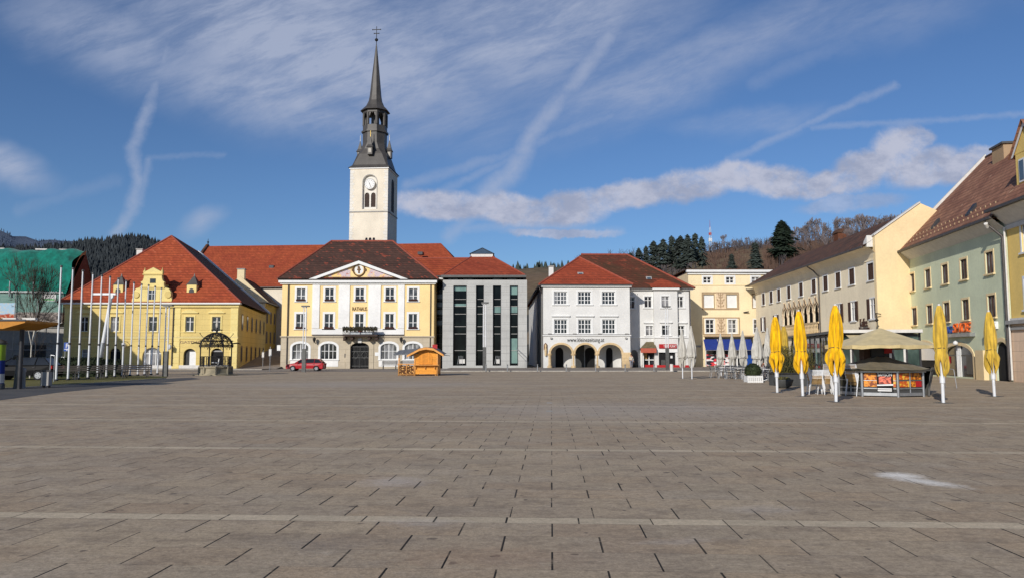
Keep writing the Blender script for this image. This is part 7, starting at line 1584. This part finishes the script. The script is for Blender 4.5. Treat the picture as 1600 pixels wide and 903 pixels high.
# bike stand and light frame by the right arch
g_ = G(1487, 606); root = empty('cafe_easel', g_, 0, 'thin folded metal stand behind the faded parasol near the shop arch', 'stand'); s = MB('steel'); s.path([(.25, 0, 0), (.2, .1, .9), (-.15, .1, .95), (.2, .1, .9)], .02, 5); s.path([(-.35, .2, .0), (-.15, .3, .3), (-.3, .2, .7)], .018, 5); s.path([(-.1, .35, 0), (-.15, .3, .3)], .018, 5); s.build('frame', root)
# ================================================================ people
def person(label, pose, cols, loc, rot=0, h=1.7):
    root = empty('person', loc, rot, label, 'person'); s = h/1.72
    if pose == 'stand':
        J = {'pel': (0, 0, .93), 'sp': (0, .01, 1.15), 'ch': (0, 0, 1.33), 'nk': (0, 0, 1.47), 'hd0': (0, -.01, 1.56), 'hd': (0, -.02, 1.64), 'hd1': (0, -.01, 1.70),
             'hl': (-.1, 0, .9), 'hr': (.1, 0, .9), 'kl': (-.12, -.03, .5), 'kr': (.12, .04, .5), 'al': (-.12, 0, .09), 'ar': (.14, .1, .09), 'tl': (-.14, -.17, .03), 'tr': (.17, -.07, .03),
             'sl': (-.19, 0, 1.39), 'sr': (.19, 0, 1.39), 'el': (-.27, .04, 1.12), 'er': (.27, .04, 1.12), 'wl': (-.2, -.18, 1.02), 'wr': (.28, -.08, .88)}
    else:
        J = {'pel': (0, 0, .52), 'sp': (0, .0, .74), 'ch': (0, -.02, .92), 'nk': (0, -.03, 1.06), 'hd0': (0, -.05, 1.15), 'hd': (0, -.06, 1.23), 'hd1': (0, -.05, 1.29),
             'hl': (-.1, -.02, .5), 'hr': (.1, -.02, .5), 'kl': (-.13, -.44, .52), 'kr': (.13, -.44, .52), 'al': (-.13, -.42, .09), 'ar': (.14, -.5, .09), 'tl': (-.14, -.6, .03), 'tr': (.16, -.66, .03),
             'sl': (-.19, -.02, .98), 'sr': (.19, -.02, .98), 'el': (-.26, -.12, .74), 'er': (.26, -.12, .74), 'wl': (-.12, -.36, .78), 'wr': (.12, -.38, .78)}
    RD = {'pel': .15, 'sp': .13, 'ch': .15, 'nk': .055, 'hd0': .075, 'hd': .1, 'hd1': .075, 'hl': .1, 'hr': .1, 'kl': .06, 'kr': .06, 'al': .04, 'ar': .04, 'tl': .035, 'tr': .035, 'sl': .065, 'sr': .065, 'el': .042, 'er': .042, 'wl': .028, 'wr': .028}
    E = [('pel', 'sp'), ('sp', 'ch'), ('ch', 'nk'), ('nk', 'hd0'), ('hd0', 'hd'), ('hd', 'hd1'), ('pel', 'hl'), ('hl', 'kl'), ('kl', 'al'), ('al', 'tl'), ('pel', 'hr'), ('hr', 'kr'), ('kr', 'ar'), ('ar', 'tr'), ('ch', 'sl'), ('sl', 'el'), ('el', 'wl'), ('ch', 'sr'), ('sr', 'er'), ('er', 'wr')]
    for sd in 'lr':
        w = Vector(J['w'+sd]); e = Vector(J['e'+sd]); d = (w-e).normalized(); sx = Vector((0, 1, 0)).cross(d).normalized() if abs(d.y) < .9 else Vector((1, 0, 0))
        pm = w+d*.06; J['p'+sd] = tuple(pm); RD['p'+sd] = .03; E.append(('w'+sd, 'p'+sd))
        for f in range(4):
            a = pm+d*.03+sx*(f-1.5)*.02; b_ = a+d*(.045+.01*(f in (1, 2)))-Vector((0, .012, 0)); J[f'f{sd}{f}'] = tuple(a); J[f'g{sd}{f}'] = tuple(b_); RD[f'f{sd}{f}'] = .009; RD[f'g{sd}{f}'] = .007; E += [('p'+sd, f'f{sd}{f}'), (f'f{sd}{f}', f'g{sd}{f}')]
        t = pm-d*.01+sx*.045*(1 if sd == 'l' else -1)+d*.02; J['t_'+sd] = tuple(t); RD['t_'+sd] = .009; E.append(('p'+sd, 't_'+sd))
    def skin(name, keys, edges, add, mat, parent, sub=1, rmul=1):
        ks = list(keys); me = D.meshes.new(name); me.from_pydata([Vector(J[k])*s for k in ks], [(ks.index(a), ks.index(b)) for a, b in edges if a in ks and b in ks], [])
        o = D.objects.new(name, me); COL.objects.link(o); m = o.modifiers.new('skin', 'SKIN'); m.use_smooth_shade = True
        for i, k in enumerate(ks): r = (RD[k]*rmul+add)*s; me.skin_vertices[0].data[i].radius = (r*(1.15 if k in ('ch', 'sp', 'pel') else 1), r*(.85 if k in ('ch', 'sp', 'pel') else 1))
        me.skin_vertices[0].data[0].use_root = True
        q = o.modifiers.new('sub', 'SUBSURF'); q.levels = sub; q.render_levels = sub+1; me.materials.append(M[mat]); o.parent = parent; return o
    body = skin('body', J.keys(), E, 0, 'skin', root)
    skin('jacket', ['sp', 'pel', 'ch', 'sl', 'sr', 'el', 'er', 'wl', 'wr'], E, .018, cols[0], body); skin('trousers', ['pel', 'hl', 'hr', 'kl', 'kr', 'al', 'ar'], E, .016, cols[1], body); skin('shoe', ['al', 'tl'], E, .012, 'tyre', body); skin('shoe', ['ar', 'tr'], E, .012, 'tyre', body)
    hb = MB('hair'); c = Vector(J['hd'])*s; hb.lathe([(.02, c.z+.12*s), (.075*s, c.z+.1*s), (.108*s, c.z+.04*s), (.108*s, c.z-.02*s), (.09*s, c.z-.06*s)][::-1], (c.x, c.y+.02*s), 12); hb.build('hair', body)
    fc = MB('hair'); [fc.box(c.x+x*s-.012, c.x+x*s+.012, c.y-.103*s, c.y-.09*s, c.z-.008, c.z+.008) for x in (-.035, .035)]; fc.use('paint_red'); fc.box(c.x-.025, c.x+.025, c.y-.1*s, c.y-.085*s, c.z-.062*s, c.z-.05*s); fc.use('skin'); fc.tube((c.x, c.y-.09*s, c.z), (c.x, c.y-.115*s, c.z-.03*s), .01, .016, 6); fc.build('face', body); return root
person('person in pale jacket and grey trousers standing by the stone arch pier', 'stand', ('cloth_light', 'cloth_grey'), (gy(986.5, 88).x, 88, .09), R(20), 1.6)
person('person in a dark coat seated at the cafe table right of the clipped bush', 'sit', ('cloth_dark', 'cloth_dark'), (G(1189, 588).x, G(1189, 588).y, 0), R(60))
person('person in a brown jacket seated at the cafe table behind the grey parasols', 'sit', ('cloth_brown', 'cloth_grey'), (G(1197, 589).x, G(1197, 589).y, 0), R(-20))
# ================================================================ cafe fence details
# ================================================================ sky, sun
SUN_AZ = Vector((-.46, -.89, 0)).normalized(); EL = R(24)
sd = bpy.data.lights.new('sun', 'SUN'); sd.energy = 3.75; sd.angle = R(.53); sd.color = (1, .94, .86); so = D.objects.new('sun', sd); COL.objects.link(so)
v = Vector((SUN_AZ.x*math.cos(EL), SUN_AZ.y*math.cos(EL), math.sin(EL))); so.rotation_euler = v.to_track_quat('Z', 'Y').to_euler(); so.location = v*300
W = D.worlds.new('World'); SC.world = W; W.use_nodes = True; nt = W.node_tree; bg = nt.nodes['Background']
sky = nt.nodes.new('ShaderNodeTexSky'); sky.sky_type = 'NISHITA'; sky.sun_disc = False; sky.sun_elevation = EL; sky.sun_rotation = math.atan2(SUN_AZ.x, SUN_AZ.y) % (2*PI); sky.altitude = 500; sky.air_density = 1.0; sky.dust_density = .6; sky.ozone_density = 3.5
bg.inputs[1].default_value = .074
dv = coords(nt, 'Generated'); x, y, z = sep(dv); ym = y.max(.05)
# direction expressed as offsets in the plane y=1000 ahead, in units of one thousandth
U = x/ym*1000; V = z/ym*1000
def uv(px, py): d = ray(px, py); return d.x/d.y*1000, d.z/d.y*1000
# tint the clear sky towards the photo's deep blue
skc = S(nt, sky.outputs[0]); skc = mix(1.0, skc, SKYTINT, 'MULTIPLY')
P3 = comb(nt, U/1000, V/1000, 0.0)
P3r = comb(nt, (U*.94+V*.34)/1000, (V*.94-U*.34)/400, 0.0); wisp = noise(P3r, 3.2, 8, .68, .5); wisp2 = noise(scaled(P3r, 1, 1.5, 1), 8, 7, .7, .3)
big = noise(P3, 2.2, 6, .6, .4); fine = noise(scaled(P3, 1, 2.2, 1), 7, 7, .65, .3); wx = (noise(P3, 5, 4)-.5)*90; wy = (noise(scaled(P3, 1, 1, 1), 6.3, 4, .6)-.5)*70
fx_ = (noise(P3, 30, 4, .7)-.5)*16; fy_ = (noise(scaled(P3, 1.1, 1, 1), 27, 4, .7)-.5)*14
def blob(px, py, rx, ry, ang, k, soft=(.2, 1.15), warp=1.0, fw=.0):
    u0, v0 = uv(px, py); c_, s_ = math.cos(R(ang)), math.sin(R(ang)); rx *= .83; ry *= .83
    du = U-u0+wx*warp; dw = V-v0+wy*warp
    if fw: du = du+fx_*fw; dw = dw+fy_*fw
    a = (du*c_+dw*s_)/rx; b_ = (dw*c_-du*s_)/ry
    return (a*a+b_*b_).sqrt().ramp(soft[0], soft[1], k, 0)
def streak(pts, w, k, wp=.25):
    out = None
    for (ax, ay), (bx, by) in zip(pts, pts[1:]):
        a0, a1 = uv(ax, ay); b0, b1 = uv(bx, by); dx, dy = b0-a0, b1-a1; L2 = dx*dx+dy*dy
        pu = U-a0+wx*wp+fx_; pv = V-a1+wy*wp+fy_; t = ((pu*dx+pv*dy)/L2).clamp(); eu = pu-t*dx; ev = pv-t*dy; d = (eu*eu+ev*ev).sqrt().ramp(0, w*1.1, k*.85, 0); out = d if out is None else out.max(d)
    return out
veil = blob(500, 70, 380, 150, -14, 1.0, (.1, 1.35), .8)
for q in (blob(200, 70, 280, 80, -20, .6, (.1, 1.3)), blob(820, 50, 340, 150, 10, .85, (.0, 1.3)), blob(440, 150, 280, 65, -18, .8, (.1, 1.3)), blob(1000, 130, 260, 75, 22, .6, (.0, 1.3)), blob(1150, 70, 320, 60, 18, .5, (0, 1.3)), blob(10, 262, 95, 40, -25, .8, (.0, 1.3), 1.1), blob(312, 352, 44, 22, 25, .55, (.0, 1.3), .8),
          blob(1170, 190, 170, 26, 4, .45, (0, 1.3)), blob(1350, 30, 300, 60, 12, .3, (0, 1.3))): veil = veil.max(q)
veil = veil*(wisp*.45+big*.2+wisp2*.5).ramp(.44, .7, .45, 1.3)
st = streak([(262, 78), (236, 165), (207, 232), (216, 285), (203, 330), (180, 368)], 13, .62, .12)
for q in (streak([(232, 250), (214, 318)], 10, .4, .12), streak([(950, 60), (880, 150), (832, 212), (800, 268), (755, 305)], 22, .75, .2), streak([(745, 330), (700, 370)], 14, .45, .15), streak([(636, 290), (830, 228), (1000, 165), (1120, 92)], 11, .4, .15), streak([(690, 300), (860, 215), (960, 170)], 9, .35, .15),
          streak([(1138, 250), (1290, 182), (1400, 132)], 8, .45, .08), streak([(1270, 200), (1440, 190), (1610, 178)], 6, .35, .06), streak([(850, 180), (1040, 70), (1090, 20)], 16, .3, .3), streak([(1180, 130), (1330, 60), (1480, 2)], 18, .22, .3), streak([(780, 170), (1000, 100), (1260, 30)], 12, .2, .4),
          streak([(700, 360), (860, 352), (970, 362)], 8, .35, .1), streak([(240, 246), (350, 240)], 6, .2, .1), streak([(30, 330), (180, 280)], 12, .15, .2)): st = st.max(q)
st = st*(fine*.5+noise(P3, 22, 5, .7)*.5).ramp(.28, .6, .5, 1.2)
cum = None
for (px, py, rx, ry, a, k) in ((700, 322, 95, 26, -3, 1), (800, 328, 95, 30, -4, 1), (890, 325, 80, 30, 6, 1), (985, 308, 80, 25, 8, 1), (1080, 290, 75, 30, 12, 1), (1150, 272, 60, 28, 4, 1), (1215, 282, 70, 30, -6, 1), (1290, 290, 60, 26, 4, 1), (1350, 268, 62, 34, 22, 1), (1405, 236, 48, 40, 45, 1), (1432, 215, 24, 22, 0, .8), (1440, 262, 70, 34, 14, 1), (1510, 262, 60, 30, 8, 1), (1560, 238, 66, 16, 0, .9), (880, 364, 90, 9, 0, .8), (1330, 318, 90, 16, 6, .5)):
    q = blob(px, py, rx*1.08, ry, a, k, (.6, 1.1), .4, 1.3); cum = q if cum is None else cum.max(q)
cn_ = noise(P3, 20, 8, .7, .2); cum = cum*(cn_).ramp(.3, .55, .6, 1.08)
front = y.gt(.12)
upper = cum*front
shade = noise(scaled(P3, 1, 1.7, 1), 11, 8, .68).ramp(.38, .62)
cumcol = mix(shade, CUMA, CUMB)
vst = (veil.max(st)*front).clamp()
gen = noise(comb(nt, x/(z.max(.02)+.15), y/(z.max(.02)+.15), 0.0), 1.3, 6, .6).ramp(.5, .8)*.5*(1-front)
c = mix((vst*.8).clamp(), skc, VEILC); c = mix((upper*.95).clamp(), c, cumcol); c = mix(gen, c, VEILC)
nt.links.new(c.k, bg.inputs[0])
W.cycles.sampling_method = 'MANUAL'; W.cycles.sample_map_resolution = 512
SC.view_settings.view_transform = 'Standard'; SC.view_settings.look = 'None'; SC.view_settings.exposure = 0; SC.view_settings.gamma = 1
SC.cycles.use_denoising = True; SC.cycles.max_bounces = 6
